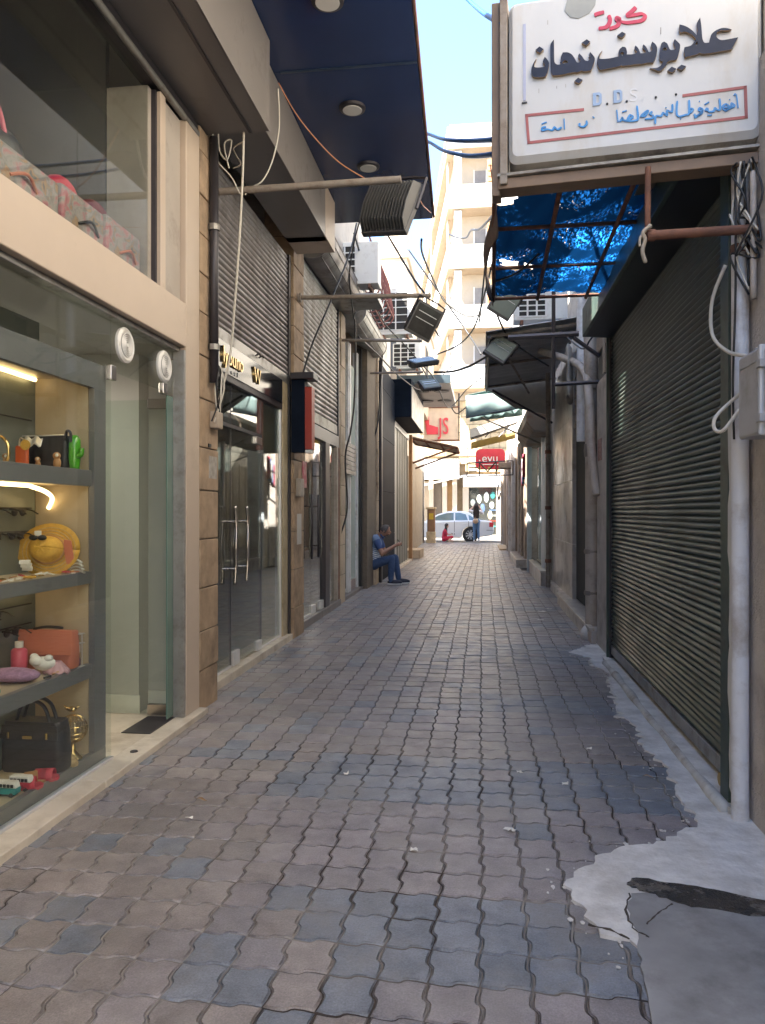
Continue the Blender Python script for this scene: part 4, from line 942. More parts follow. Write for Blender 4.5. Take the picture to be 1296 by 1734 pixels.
RED = [[(0.366, 0.598),(0.383, 0.602),(0.409, 0.605)], [(0.428, 0.587),(0.434, 0.561),(0.418, 0.536),(0.384, 0.535)], [(0.476, 0.548),(0.464, 0.559),(0.464, 0.570),(0.473, 0.566),(0.473, 0.546),(0.461, 0.531),(0.431, 0.526)], [(0.545, 0.604),(0.529, 0.590),(0.508, 0.572),(0.542, 0.571),(0.570, 0.571),(0.583, 0.557),(0.570, 0.542),(0.529, 0.540),(0.501, 0.543),(0.476, 0.553),(0.473, 0.563)]]
BLUE = [[(0.233, 0.146),(0.235, 0.098)], [(0.222, 0.109),(0.204, 0.100),(0.191, 0.113),(0.18, 0.100),(0.159, 0.107),(0.135, 0.104),(0.137, 0.117),(0.153, 0.118)], [(0.132, 0.134),(0.155, 0.141)], [(0.302, 0.117),(0.302, 0.104),(0.32, 0.099),(0.333, 0.111),(0.331, 0.125)], [(0.359, 0.140),(0.366, 0.132)], [(0.463, 0.156),(0.469, 0.101)], [(0.476, 0.102),(0.489, 0.119),(0.485, 0.112),(0.502, 0.103),(0.532, 0.115),(0.521, 0.126),(0.508, 0.107)], [(0.487, 0.144),(0.506, 0.148)], [(0.549, 0.164),(0.554, 0.108),(0.538, 0.098),(0.506, 0.102),(0.487, 0.112)], [(0.563, 0.112),(0.579, 0.126),(0.597, 0.136),(0.583, 0.114),(0.565, 0.114)], [(0.615, 0.129),(0.604, 0.121),(0.617, 0.112),(0.615, 0.100),(0.583, 0.100)], [(0.627, 0.073),(0.629, 0.106),(0.651, 0.105),(0.660, 0.118),(0.676, 0.104),(0.676, 0.126),(0.696, 0.118),(0.698, 0.151)], [(0.669, 0.141),(0.674, 0.138)], [(0.718, 0.163),(0.718, 0.099),(0.754, 0.097),(0.767, 0.105),(0.767, 0.161)], [(0.77, 0.102),(0.783, 0.117),(0.772, 0.123)], [(0.730, 0.086),(0.734, 0.081)], [(0.789, 0.097),(0.794, 0.087),(0.816, 0.094),(0.822, 0.112),(0.811, 0.120),(0.807, 0.109),(0.822, 0.102),(0.789, 0.079)], [(0.809, 0.151),(0.811, 0.148)], [(0.831, 0.132),(0.849, 0.141)], [(0.833, 0.105),(0.842, 0.114),(0.847, 0.099),(0.868, 0.099),(0.873, 0.112),(0.884, 0.101),(0.894, 0.107),(0.891, 0.15)], [(0.842, 0.083),(0.860, 0.083)], [(0.903, 0.106),(0.916, 0.095),(0.929, 0.107),(0.903, 0.111),(0.918, 0.123),(0.936, 0.106),(0.951, 0.111),(0.940, 0.124),(0.936, 0.106),(0.912, 0.093)], [(0.931, 0.142),(0.933, 0.139)], [(0.959, 0.159),(0.966, 0.100)], [(0.949, 0.156),(0.955, 0.164)]]
FRAME = [[(0.315, 0.178),(0.064, 0.184),(0.074, 0.057),(0.999, 0.057),(0.995, 0.187),(0.746, 0.184)], [(0.055, 0.608),(0.064, 0.254)]]

def letter(name, loops, mat, y=-.016, th=.007, edge=None):
    cu = bpy.data.curves.new(name,'CURVE'); cu.dimensions = '2D'; cu.fill_mode = 'BOTH'; cu.extrude = th
    for lp in loops:
        s = cu.splines.new('POLY'); s.points.add(len(lp)-1); s.use_cyclic_u = True
        for i,(a,b) in enumerate(lp): s.points[i].co = (a,b,0,1)
    tmp = bpy.data.objects.new('tmp',cu); col.objects.link(tmp); dg = bpy.context.evaluated_depsgraph_get()
    me = bpy.data.meshes.new_from_object(tmp.evaluated_get(dg)); bpy.data.objects.remove(tmp)
    me.materials.clear(); me.materials.append(mat); me.materials.append(edge or mat)
    for p in me.polygons: p.material_index = 0 if abs(p.normal.z) > .5 else 1
    o = bpy.data.objects.new(name, me); col.objects.link(o); o.parent = SG; o.location = (0,y+th,0); o.rotation_euler = (R(90),0,0)
    return o
def refine(lp, n=2):
    """rounds the traced outline, keeping sharp corners"""
    P = [Vector((a,b)) for a,b in lp]; out = []; k = len(P)
    for i in range(k):
        p0,p1,p2,p3 = P[i-1],P[i],P[(i+1)%k],P[(i+2)%k]
        def sharp(a,b,c):
            u,v = (b-a),(c-b); return u.length>1e-6 and v.length>1e-6 and u.angle(v) > R(55)
        m0 = (p2-p1) if sharp(p0,p1,p2) else (p2-p0)*.5; m1 = (p2-p1) if sharp(p1,p2,p3) else (p3-p1)*.5
        for q in range(n+1):
            t = q/(n+1); out.append(tuple((2*t**3-3*t*t+1)*p1+(t**3-2*t*t+t)*m0+(-2*t**3+3*t*t)*p2+(t**3-t*t)*m1))
    return out
for key, loops in BIG.items():
    letter('name_letter' if not key.startswith('dot') else 'letter_dot', [refine(lp) if not key.startswith('dot') else lp for lp in loops], ink, edge=inkedge)
def stroke(pts, w0, name, mat, y=-.006, taper=True):
    P = curve_pts([(a,0,b) for a,b in pts], 5) if len(pts)>2 else [Vector((a,0,b)) for a,b in pts]
    k = len(P); vs = []
    for i,p in enumerate(P):
        t = (P[min(i+1,k-1)]-P[max(i-1,0)]); t = t.normalized() if t.length>1e-8 else Vector((1,0,0)); nn_ = Vector((-t.z,0,t.x))
        pen = abs(t.x*.55+t.z*.83); wd = w0*(.55+.6*pen)*(1 if 0<i<k-1 else .6)
        vs += [p+nn_*wd/2, p-nn_*wd/2]
    m_ = MB(); a = [Vector((v.x,y,v.z)) for v in vs]; b = [Vector((v.x,-.0005,v.z)) for v in vs]; q = len(a)
    fs = [(2*i+1,2*i+3,2*i+2,2*i) for i in range(k-1)] + [(2*i,2*i+2,q+2*i+2,q+2*i) for i in range(k-1)] + [(2*i+3,2*i+1,q+2*i+1,q+2*i+3) for i in range(k-1)] + [(0,1,q+1,q),(2*k-1,2*k-2,q+2*k-2,q+2*k-1)]
    m_.add(a+b, fs); return sbuild(m_, name, mat)
redk = M('red_paint_letter',(.50,.035,.07),.4,var=.1); bluek = M('blue_paint_letter',(.045,.25,.58),.4,var=.12); brk = M('faded_red_line',(.36,.10,.09),.5,var=.15); lav = M('faded_blue_line',(.40,.42,.55),.5,var=.1)
for s in RED: stroke(s, .017, 'red_letter', redk)
for s in BLUE: stroke(s, .0085, 'blue_letter', bluek)
fr0, fr1 = FRAME
for a,b in zip(fr0[:-1], fr0[1:]):
    va, vb = Vector((a[0],0,a[1])), Vector((b[0],0,b[1])); t = (vb-va).normalized(); nn_ = Vector((-t.z,0,t.x))*.0062
    sbuild(MB().prism([va+nn_-t*.006, va-nn_-t*.006, vb-nn_+t*.006, vb+nn_+t*.006],(0,-.003,0)), 'frame_line', brk, at=None)
a,b = fr1; sbuild(MB().box(a[0]-.006,a[0]+.006,-.003,-.0005,b[1],a[1]), 'faded_line', lav)
sbuild(MB().box(a[0]-.012,a[0]+.012,-.006,-.0005,b[1]-.014,b[1]-.008), 'rust_mark', black_pl)
for x0 in (.3597,.4491):
    lp = [(x0,.1876),(x0+.028,.1876),(x0+.038,.197),(x0+.038,.236),(x0+.028,.246),(x0,.246)]; hole = [(x0+.014,.199),(x0+.024,.199),(x0+.027,.204),(x0+.027,.229),(x0+.024,.234),(x0+.014,.234)]
    letter('capital_letter', [lp,hole], M('pale_blue_letter',(.28,.38,.55),.4,var=.1) if 'pale_blue_letter' not in MATS else MATS['pale_blue_letter'], y=-.005, th=.002)
for (x,z) in ((.4219,.19),(.5059,.19),(.629,.192),(.7132,.193)): sbuild(MB().ball((x,-.003,z),(.0055,.003,.0055),8,6),'full_stop', black_pl)
gh = M('ghost_letter',(.62,.62,.63),.5,var=.03)
for (x,ch) in ((.535,'S'),):
    cu = bpy.data.curves.new('ghost_letter','FONT'); cu.body = ch; cu.size=.085; cu.extrude=.0006
    tmp = bpy.data.objects.new('tmp',cu); col.objects.link(tmp); dg = bpy.context.evaluated_depsgraph_get(); me = bpy.data.meshes.new_from_object(tmp.evaluated_get(dg)); bpy.data.objects.remove(tmp)
    me.materials.clear(); me.materials.append(gh); o = bpy.data.objects.new('ghost_letter',me); col.objects.link(o); o.parent=SG; o.location=(x-.02,-.001,.187); o.rotation_euler=(R(90),0,0)
brok = MB(); pts = [(.235,.64),(.262,.605),(.30,.595),(.345,.612),(.37,.645),(.378,.702),(.25,.702)]
brok.prism([(a,-.003,b) for a,b in pts],(0,.0025,0)); sbuild(brok,'broken_corner',M('grey_hole',(.30,.31,.30),.6,var=.2))
for (x,z,l) in ((.12,.28,.02),(.20,.29,.012),(.24,.29,.015),(.65,.47,.03),(.05,.36,.015),(.16,.59,.02)): sbuild(MB().box(x-.0015,x+.0015,-.0015,-.0004,z,z+l),'drip_mark',dirty)

# ------------------------------------------------------------------ blue tarpaulin on a rusty frame
def tarp_mat():
    m = bpy.data.materials.new('blue_tarpaulin'); m.use_nodes = True; n = m.node_tree; n.nodes.clear(); L = n.links.new
    out = n.nodes.new('ShaderNodeOutputMaterial'); tc = n.nodes.new('ShaderNodeTexCoord')
    d = n.nodes.new('ShaderNodeBsdfDiffuse'); t = n.nodes.new('ShaderNodeBsdfTranslucent'); tr = n.nodes.new('ShaderNodeBsdfTransparent')
    d.inputs[0].default_value = (.010,.030,.075,1); t.inputs[0].default_value = (.015,.17,.58,1)
    def noise(s, det, stretch=(1,1,1)):
        mp = n.nodes.new('ShaderNodeMapping'); mp.inputs['Scale'].default_value = stretch; L(tc.outputs['Object'], mp.inputs[0])
        x = n.nodes.new('ShaderNodeTexNoise'); x.inputs['Scale'].default_value = s; x.inputs['Detail'].default_value = det; x.inputs['Roughness'].default_value = .65; L(mp.outputs[0], x.inputs['Vector']); return x.outputs['Fac']
    def rng(f,a,b,c_=0,e=1):
        r = n.nodes.new('ShaderNodeMapRange'); L(f,r.inputs[0]); r.inputs[1].default_value=a; r.inputs[2].default_value=b; r.inputs[3].default_value=c_; r.inputs[4].default_value=e; return r.outputs[0]
    def mul(a,b):
        x = n.nodes.new('ShaderNodeMath'); x.operation='MULTIPLY'; L(a,x.inputs[0]); L(b,x.inputs[1]); return x.outputs[0]
    def mx(f,a,b):
        x = n.nodes.new('ShaderNodeMixShader'); L(f,x.inputs[0]); L(a,x.inputs[1]); L(b,x.inputs[2]); return x.outputs[0]
    worn = mul(rng(noise(2.4,5),.47,.60), rng(noise(75,5,(1,.3,1)),.50,.60))       # where the coating has worn off, weave lets light through
    frame = rng(noise(2.6,4),.0,.01,.05,.05)
    s = mx(rng(worn,0,1,.035,.9), d.outputs[0], t.outputs[0])
    holes = mul(rng(noise(2.6,4),.50,.68), rng(noise(42,5,(1,.5,1)),.625,.64))
    s = mx(holes, s, tr.outputs[0]); L(s, out.inputs[0]); return m
tarp = tarp_mat()
TP = thing('blue_tarpaulin','worn blue tarpaulin roof over rusty bars in front of the green housing','tarpaulin',(.5,5.1,3.1))
def tf(u,v):
    x = .07+.93*u + .02*v; y = 4.02+2.16*v
    return (x, y, 3.165-.03*v+.022*math.sin(u*9+v*3)*math.sin(v*9)-.035*abs(math.sin(u*3.14*2.5))*abs(math.sin(v*3.14*3))+.006*math.sin(u*37+v*21))
def hole_grid():
    m = MB(); nu,nv = 84,180
    m.grid(tf,nu,nv); keep = []
    for f in m.f:
        c = sum((Vector(m.v[i]) for i in f), Vector())/len(f)
        def ell(cx,cy,a,b,an):
            dx,dy = c.x-cx,c.y-cy; ca,sa = math.cos(an),math.sin(an); return ((dx*ca+dy*sa)/a)**2+((-dx*sa+dy*ca)/b)**2 < 1
        if ell(.145,4.35,.05+.012*math.sin(c.y*60),.11,.2) or ell(.20,5.42,.045+.012*math.sin(c.y*50),.15,-.35) or ell(.34,5.50,.02+.006*math.sin(c.y*70),.07,-.5): continue
        keep.append(f)
    m.f = keep; m.m = [0]*len(keep); return m
hole_grid().build('tarp_sheet', tarp, TP, smooth=True)
for y in (4.0,4.72,5.45,6.2): MB().tube([(.06,y,3.135-.012*(y-4)),(1.0,y,3.14-.012*(y-4))], .013, 8).build('cross_bar', rust, TP, smooth=True)
for x in (.07,.42,.80): MB().tube([(x,4.0,3.12),(x+.03,6.2,3.095)], .014, 8).build('long_bar', rust, TP, smooth=True)
fl = MB(); fl.grid(lambda u,v: (.045+.03*math.sin(v*8)+.02*u, 3.9+2.3*v, 3.16-.16*u-.05*u*math.sin(v*11)), 6, 40)
fl.build('tarp_flap', M('brown_canvas',(.17,.13,.11),.85,var=.25,vs=6), TP, smooth=True, solid=.004)
MB().tube(curve_pts([(.10,5.7,3.10),(.25,5.35,3.05),(.38,5.1,3.09)],6), .008, 6).build('loose_cord', cable_k, TP)
gl = M('torn_green_screen',(.11,.10,.075),.85,var=.2)
gs_ = MB().grid(lambda u,v: (.82+.25*u, 3.62+.6*v, 3.09+.12*u-.02*math.sin(u*6)), 6, 6).build('torn_screen', gl, solid=.004); tag(gs_,'torn brownish green screen between the blue tarpaulin and the housing','screen')

# ------------------------------------------------------------------ pillar, pipes, doorway, marble pier
PI_ = thing('white_pillar','pale plaster pillar between the green shutter and the drain pipes','pillar',(1.3,7.7,0))
box('pillar_shaft', (1.195,2.4,7.235,8.08,-.05,2.72), wall_pale, PI_, .006)
box('pillar_top', (1.22,2.4,7.24,8.15,2.725,3.6), dark_metal, PI_)
box('window_strip', (1.195,1.215,7.6,7.72,2.75,3.3), pvc_b, PI_)
stk = MB(); 
tag(MB().box(1.188,1.192,7.75,7.98,1.90,2.12).build('red_stencil', M('red_stencil_paint',(.35,.22,.19),.8,var=.5,vs=40)),'faded red stencilled lines on the pale plaster pillar','stencil')
pp_ = thing('drain_pipe','thick beige drainpipe with a mortar collar beside the dark doorway','pipe',(1.2,8.5,0))
MB().tube([(1.20,8.45,.0),(1.20,8.45,1.9),(1.19,8.5,3.3)], .075, 16).build('pipe', pvc_b, pp_, smooth=50)
for z,h in ((2.05,.14),(.95,.05),(.5,.05),(2.75,.06)): MB().lathe((1.198,8.46,z),[(.082,-h/2),(.088,0),(.082,h/2)],16).build('pipe_collar', M('mortar_collar',(.26,.23,.20),.9,var=.3) if 'mortar_collar' not in MATS else MATS['mortar_collar'], pp_, smooth=50)
MB().ball((1.20,8.45,.05),(.13,.13,.12),12,8).build('pipe_foot', cement, pp_, smooth=True)
tag(MB().tube(curve_pts([(.80,10.4,3.55),(1.0,9.4,3.25),(1.13,8.6,2.95),(1.14,8.2,2.5),(1.13,8.05,2.1),(1.15,7.95,1.72),(1.17,7.9,1.55)],8), .045, 12).build('bent_pipe', pvc_b, smooth=True), 'bent beige pipe slanting down across the pale pillar','pipe')
tag(MB().tube([(1.16,9.0,2.2),(1.16,9.0,4.6)], .06, 12).build('upper_pipe', pvc, smooth=50),'white pipe rising above the dark doorway','pipe')
ssh = M('white_sheeting',(.5,.48,.45),.7,var=.15,trans=.3)
tag(MB().grid(lambda u,v:(1.0+.15*math.sin(u*7)*.3+.1*u, 9.0+.6*u, 2.75+.6*v-.05*math.sin(u*9)),10,6).build('plastic_sheet', ssh, smooth=True, solid=.004),'crumpled whitish plastic sheet under the dark awning','sheet')
DW = thing('dark_doorway','dark recessed doorway with a stone step and a louvre above','doorway',(1.4,10,0))
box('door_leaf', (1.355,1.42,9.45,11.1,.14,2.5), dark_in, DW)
box('louvre_panel', (1.345,1.42,9.45,11.1,2.52,3.4), wall_brown, DW)
for k in range(7): box('louvre', (1.325,1.343,9.5,11.05,2.56+.11*k,2.63+.11*k), wall_brown, DW)
box('reveal', (1.32,2.4,8.75,9.44,.14,3.6), wall_pale, DW)
box('step', (1.14,2.4,8.12,11.65,-.05,.13), marble_g, DW, .008)
box('step_edge', (1.125,1.18,8.14,11.66,.131,.165), marble, DW, .005)
MP = thing('marble_pier','grey beige marble pier beside the dark doorway','pier',(1.5,12.5,0))
for k in range(4): box('marble_panel', (1.30,2.4,11.12,14.2,.0+.92*k,.916+.92*k), marble_g, MP, .004)
box('plinth', (1.22,2.4,11.68,14.25,-.05,.12), marble_g, MP, .006)
box('upper_wall', (1.34,2.4,8.2,14.25,3.68,4.6), wall_pale, MP)
po_ = thing('iron_pole','rusty grey iron pole with clamps in front of the marble pier','pole',(1.12,13,0))
MB().tube([(1.13,13.1,.1),(1.13,13.1,4.2)], .04, 12).build('pole', pipe_grey, po_, smooth=50)
for z in (.55,1.45,2.4): MB().lathe((1.13,13.1,z),[(.052,-.03),(.052,.03)],12).build('clamp', rust, po_)
fr_ = thing('awning_frame','dark square steel frame standing off the wall under the white air conditioner','frame',(.9,8,3))
MB().tube([(.745,8.0,2.45),(.745,8.0,3.85)], .022, 6).build('frame_bar', dark_metal, fr_)
MB().tube([(.735,8.0,2.70),(1.21,8.0,2.72)], .022, 6).build('frame_bar', dark_metal, fr_)
MB().tube([(.28,8.0,3.20),(1.0,8.0,3.22)], .03, 6).build('frame_bar', dark_metal, fr_)
MB().tube([(.95,8.0,3.18),(1.21,8.0,2.98)], .022, 6).build('frame_bar', dark_metal, fr_)
ac('white air conditioner with a barred fan standing above the dark corrugated awning', (.80,10.4,3.98), .72,.46,.30,'y')
ac('white air conditioner high on the right wall beyond the green housing', (1.28,12.4,5.0), .8,.6,.3,'y')

# ------------------------------------------------------------------ right: awnings
DA = thing('dark_awning','dark corrugated metal awning with thin rafters on the right','awning',(.6,11.5,3.65))
def da(u,v): return (.06+1.2*u, 9.6+4.0*v, 3.66+.10*u+.018*math.sin(u*2*math.pi*9))
MB().grid(lambda u,v: (.06+1.2*u, 9.5+4.2*v, 3.62+.16*u+.02*math.sin(v*2*math.pi*14)), 6, 168).build('corrugated_sheet', M('dark_sheet',(.38,.38,.385),.55,metal=.3,var=.2,vs=3), DA, smooth=True, solid=.006)
for y in (9.6,11.5,13.5): MB().tube([(.06,y,3.58),(1.3,y,3.72)], .022, 6).build('rafter', pipe_grey, DA)
MB().tube([(.10,9.5,3.56),(.10,13.7,3.56)], .022, 6).build('edge_bar', dark_metal, DA)
MB().tube([(.2,13.6,3.55),(1.25,13.6,2.95)], .022, 6).build('strut', dark_metal, DA)
MB().tube([(.2,9.7,3.58),(.8,13.0,3.40)], .02, 6).build('strut', pipe_grey, DA)
gp = MB().prism([(.06,13.75,3.62),(1.25,13.75,3.8),(1.25,13.75,3.1),(.6,13.75,3.25)],(0,.03,0)); gp.build('gable_sheet', M('grey_canvas',(.40,.385,.35),.8,var=.15), DA)
TA = thing('teal_awning','pale teal fabric awning with a hanging valance beyond the dark awning','awning',(.5,16,3.5))
teal = M('teal_fabric',(.22,.32,.31),.8,var=.15,vs=3,trans=.35); tealp = M('pale_teal_fabric',(.38,.50,.48),.75,var=.1,trans=.35)
MB().grid(lambda u,v:(-.28+1.3*u, 15.2+2.3*v, 3.72+.25*u+.02*math.sin(v*22)), 6, 44).build('awning_top', teal, TA, smooth=True, solid=.006)
MB().grid(lambda u,v:(-.26+1.2*u, 17.6+.02*math.sin(u*25), 3.92-.45*v+.12*u), 24, 4).build('striped_back', teal, TA, smooth=True, solid=.005)
MB().grid(lambda u,v:(-.30+1.22*u, 15.15+.015*math.sin(u*14), 3.70-.42*v+.20*u-.05*math.sin(u*3.1)), 24, 4).build('valance', tealp, TA, smooth=True, solid=.005)
MB().tube([(-.3,15.15,3.26),(.95,15.15,3.47)], .016, 6).build('front_bar', dark_metal, TA)
MB().tube([(-.28,15.2,3.7),(-.28,17.5,3.7)], .018, 6).build('edge_bar', dark_metal, TA)
MB().tube([(.0,15.3,3.28),(1.2,15.9,2.8)], .018, 6).build('strut', pipe_grey, TA)
YA = thing('striped_awning','low grey awning with a yellow fringe above the round red sign','awning',(.4,20,3.4))
MB().grid(lambda u,v:(-.28+1.3*u, 19.6+2.6*v, 3.48+.45*u), 4, 8).build('awning_top', M('grey_brown_fabric',(.32,.29,.25),.8,var=.2,trans=.2), YA, solid=.008)
MB().grid(lambda u,v:(-.29+1.28*u, 19.55, 3.50-.22*v+.42*u), 12, 2).build('valance', MATS['grey_canvas'], YA, solid=.006)
MB().grid(lambda u,v:(-.29+1.28*u, 22.3, 3.42-.2*v+.30*u), 12, 2).build('yellow_fringe', M('yellow_fabric',(.52,.40,.14),.8,var=.15,trans=.3), YA, solid=.006)
for k in range(3): MB().tube([(-.25+.35*k,19.6,3.3),(.05+.35*k,19.6,3.62)], .014, 5).build('lattice_bar', dark_metal, YA)
MB().tube([(-.28,19.58,3.28),(1.0,19.58,3.70)], .018, 6).build('front_bar', dark_metal, YA)
RS = thing('round_red_sign','red rounded shop sign with white script on the right','sign',(.3,25,3.1))
xs = rr_rect(-.18,.78,2.78,3.45,.16,25.0,5)
MB().prism(xs,(0,.25,0)).build('sign_body', M('red_sign_body',(.52,.03,.05),.4,var=.15), RS)
text_mesh('script', 'evu', .38, white_pl, RS, (.02,24.985,3.02), (R(90),0,0), .01)
text_mesh('script_dot', '.', .38, white_pl, RS, (-.09,24.985,3.05), (R(90),0,0), .01)
MB().box(.05,.62,24.97,24.995,2.92,2.95).build('white_line', white_pl, RS)
for (x,m_) in ((-.1,'yellow_fabric'),(.08,'red_sign_body'),(.22,'yellow_fabric')): box('coloured_patch', (x,x+.1,24.98,24.998,2.8,2.86), MATS[m_], RS)
LF = thing('lattice_sign_frame','empty dark iron sign frame under the round red sign','frame',(.2,23,2.6))
for (a,b) in (((-.42,23,2.45),(.95,23,2.5)),((-.42,23,2.86),(.95,23,2.92)),((-.42,23,2.45),(-.42,23,2.86)),((-.05,23,2.45),(-.05,23,2.87)),((.45,23,2.47),(.45,23,2.9)),((-.05,23,2.87),(.2,23,2.6)),((.2,23,2.6),(.45,23,2.9)),((.95,23,2.5),(.95,23,2.92)),((-.38,23,2.6),(-.12,23,2.6)),((-.38,23,2.72),(-.12,23,2.72))): MB().tube([a,b],.02,5).build('frame_bar', dark_metal, LF)
# small lamp frames hanging over the alley on the right
for i,(c,rot,lb) in enumerate((((.30,9.0,3.88),(R(20),R(30),R(10)),'old rectangular lamp with a silver bowl at the tarpaulin corner'),((.24,9.6,3.42),(R(-30),R(40),R(20)),'tilted grey lamp frame below the tarpaulin corner'))):
    flood(lb, c, rot, .30,.42, 4, pale, .08)
MB_l = MB().lathe((.18,9.0,4.02),[(.02,.05),(.10,.02),(.12,-.05)],12); tag(MB_l.build('silver_bowl', alu, smooth=True),'small silver lamp bowl at the tarpaulin corner','lamp')

# ------------------------------------------------------------------ right: far shops
RH = barrel.__call__('grey barrel shutter housing over the blue framed shop on the right', 1.35, 14.4, 17.9, 3.20, .30, shutter_g) if False else None
hs = thing('shutter_housing','rusty grey rounded shutter housing over the blue framed shop','shutter housing',(1.1,16,3.1))
prs = [(1.3,2.86),(.98,2.90),(.84,3.08),(.84,3.28),(.98,3.44),(1.3,3.48)]
MB().prism([(a,14.3,b) for a,b in prs],(0,3.7,0)).build('housing_case', M('stained_sheet',(.25,.22,.19),.6,metal=.3,var=.25,vs=3,dirt=((.2,.1,.05),.4,3)), hs)
BF = thing('blue_framed_shop','narrow shop front with grey blue glass between painted posts','shop',(1.2,16,0))
box('shop_glass', (1.24,1.25,14.6,17.2,.28,2.9), g_shop, BF); box('shop_back', (1.95,2.0,14.3,18.4,-.05,3.4), M('dim_teal_wall',(.14,.17,.17),.6,var=.1), BF)
box('mid_post', (1.2,1.26,15.4,15.5,.26,2.9), alu, BF, .004)
box('near_wall', (1.22,2.4,14.26,14.58,-.05,3.6), marble_g, BF)
box('far_post', (1.06,1.16,17.75,17.95,-.02,2.95), M('pale_blue_post',(.45,.50,.53),.5,var=.15,vs=6), BF, .01)
box('glass_step', (1.10,2.4,14.3,18.2,-.05,.25), marble_g, BF, .008); box('step_edge', (1.085,1.2,14.3,18.2,.252,.285), marble, BF, .004)
box('far_return', (1.16,2.4,18.0,18.6,-.05,3.5), wall_pale, BF)
for k,c_ in enumerate([(.3,.02,.04),(.03,.08,.2),(.4,.35,.3),(.05,.12,.25),(.35,.05,.08)]):
    m_ = M('hung_cloth_%d'%k if False else 'hung_cloth', c_, .8, var=.2)
    o = MB().grid(lambda u,v:(1.0+.03*math.sin(u*9+k), 18.05+.1*k+.18*u, 2.75-.16*k*.3-.55*v), 6,6).build('hanging_garment', m_, smooth=True, solid=.01)
    tag(o, ['dark red garment hanging by the pale blue post','navy garment hanging by the pale blue post','beige garment hanging by the pale blue post','blue garment hanging by the pale blue post','crimson garment hanging by the pale blue post'][k], 'garment', 'garments hanging by the blue framed shop')
FS = thing('brown_shops','row of closed brown panelled shops at the far right end','shops',(1.1,26,0))
for k in range(24):
    y = 18.65+.64*k; xx = 1.14-.012*max(0,y-19); xx -= .05*(k%2)
    box('shop_panel', (xx,2.4,y,y+.62,.0,3.35), wall_brown if k%5 else wall_pale, FS, .008)
for k,(y,m_) in enumerate(((23.5,pvc),(27.0,wall_pale),(33.0,far_cream))): box('corner_post', (.93-.008*(y-23),1.1,y,y+.35,-.02,3.35), m_, FS, .01)
box('step', (.86,1.2,19.0,23.2,-.05,.2), marble_g, FS, .01); box('step', (.66,1.0,27.5,31.0,-.03,.06), far_stone, FS, .01)
MB().tube([(.92,24.5,0),(.92,24.5,3.4)],.06,10).build('white_pipe', pvc, FS, smooth=50)
box('dark_hood', (.55,1.05,24.0,24.6,2.75,2.95), wall_brown, FS, .02)
hh = MB().tube(curve_pts([(.78,33.0,2.6),(.70,32.9,2.3),(.76,32.9,1.9),(.82,33,2.2)],6),.03,6); tag(hh.build('coiled_cable', cable_k, smooth=True),'loop of black cable hanging on the last post at the far right','cable')
# ------------------------------------------------------------------ the far side of the street
AP = thing('apartment_block','tall sunlit white apartment block with stacked balconies beyond the alley','building',(0,45,0))
t8 = math.tan(R(8)); FY = 42.3
def plan(o, of):   # outline offset: o to the left, of towards the street
    return [(-1.45-o,FY-of),(9,FY-of),(9,72),(-1.45-o-(72-FY)*t8,72)]
MB().prism([(a,b,7.6) for a,b in plan(0,0)],(0,0,13.9)).build('wall', far_cream, AP)
soffit = M('shaded_soffit',(.38,.30,.21),.85,var=.08)  # bounce-lit shade of the balcony undersides put into the colour
for k in range(5):
    z = 8.05+3.25*k
    MB().prism([(a,b,z) for a,b in plan(.34,1.24)],(0,0,.16)).build('balcony_slab', soffit, AP, bevel=.01)
    m_ = MB(); o1 = plan(.35,1.25); o2 = plan(.23,1.13)
    m_.prism([(o1[0][0],o1[0][1],z+.16),(o1[1][0],o1[1][1],z+.16),(o2[1][0],o2[1][1],z+.16),(o2[0][0],o2[0][1],z+.16)],(0,0,1.05))
    m_.build('balcony_parapet', far_white, AP, bevel=.01)
    MB().prism([(o1[0][0],o1[0][1]+.001,z+.16),(o2[0][0],o2[0][1],z+.16),(o2[3][0],o2[3][1],z+.16),(o1[3][0],o1[3][1],z+.16)],(0,0,1.05)).build('balcony_parapet', far_white, AP)
    MB().box(-1.7,9,FY-1.30,FY-1.20,z+1.211,z+1.27).build('coping', far_cream, AP)
    if k < 4:
        box('column', (-1.45,-1.05,FY-1.1,FY-.75,z+.2,z+3.2), far_white, AP, .02)
        wf = box('balcony_door', (-.35,.25,FY-.06,FY+.02,z+.2,z+2.5), M('dusty_pane',(.22,.19,.16),.3) if 'dusty_pane' not in MATS else MATS['dusty_pane'], AP)
        box('door_frame', (-.42,-.352,FY-.08,FY+.02,z+.16,z+2.56), far_white, wf); box('door_frame', (.252,.32,FY-.08,FY+.02,z+.16,z+2.56), far_white, wf)
        sh = box('folding_shutter', (.33,.95,FY-1.0,FY-.93,z+.2,z+2.7), wood_sh, AP, .01)
        for q in range(8): box('slat', (.37,.91,FY-1.03,FY-1.001,z+.32+.29*q,z+.32+.29*q+.2), wood_sh, sh)
        for q in range(5):
            y = FY+2.4+4.6*q; x = -1.45-(y-FY)*t8
            wn = box('side_window', (x-.03,x+.2,y,y+1.2,z+1.25,z+2.75), MATS['dusty_pane'], AP)
            MB().prism([(x-.35,y+1.7,z+3.2),(x-.02,y+1.7,z+3.2),(x-.02,y+1.7,z+2.3)],(0,.3,0)).build('corbel', far_cream, AP)
MB().prism([(a,b,21.5) for a,b in plan(.45,1.35)],(0,0,.2)).build('roof_slab', far_cream, AP)
for q in (0,1): MB().tube([(-1.85-.0-q*1.6,FY+.4+q*10,7.5),(-1.85-q*1.6,FY+.4+q*10,21.4)], .07, 6).build('rain_pipe', far_cream, AP)
tank = MB().lathe((-2.6,52,21.9),[(.5,-.9),(.5,.9)],16,'y').build('roof_tank', far_cream, smooth=50); tag(tank,'round cream water tank on the edge of the white apartment roof','water tank')

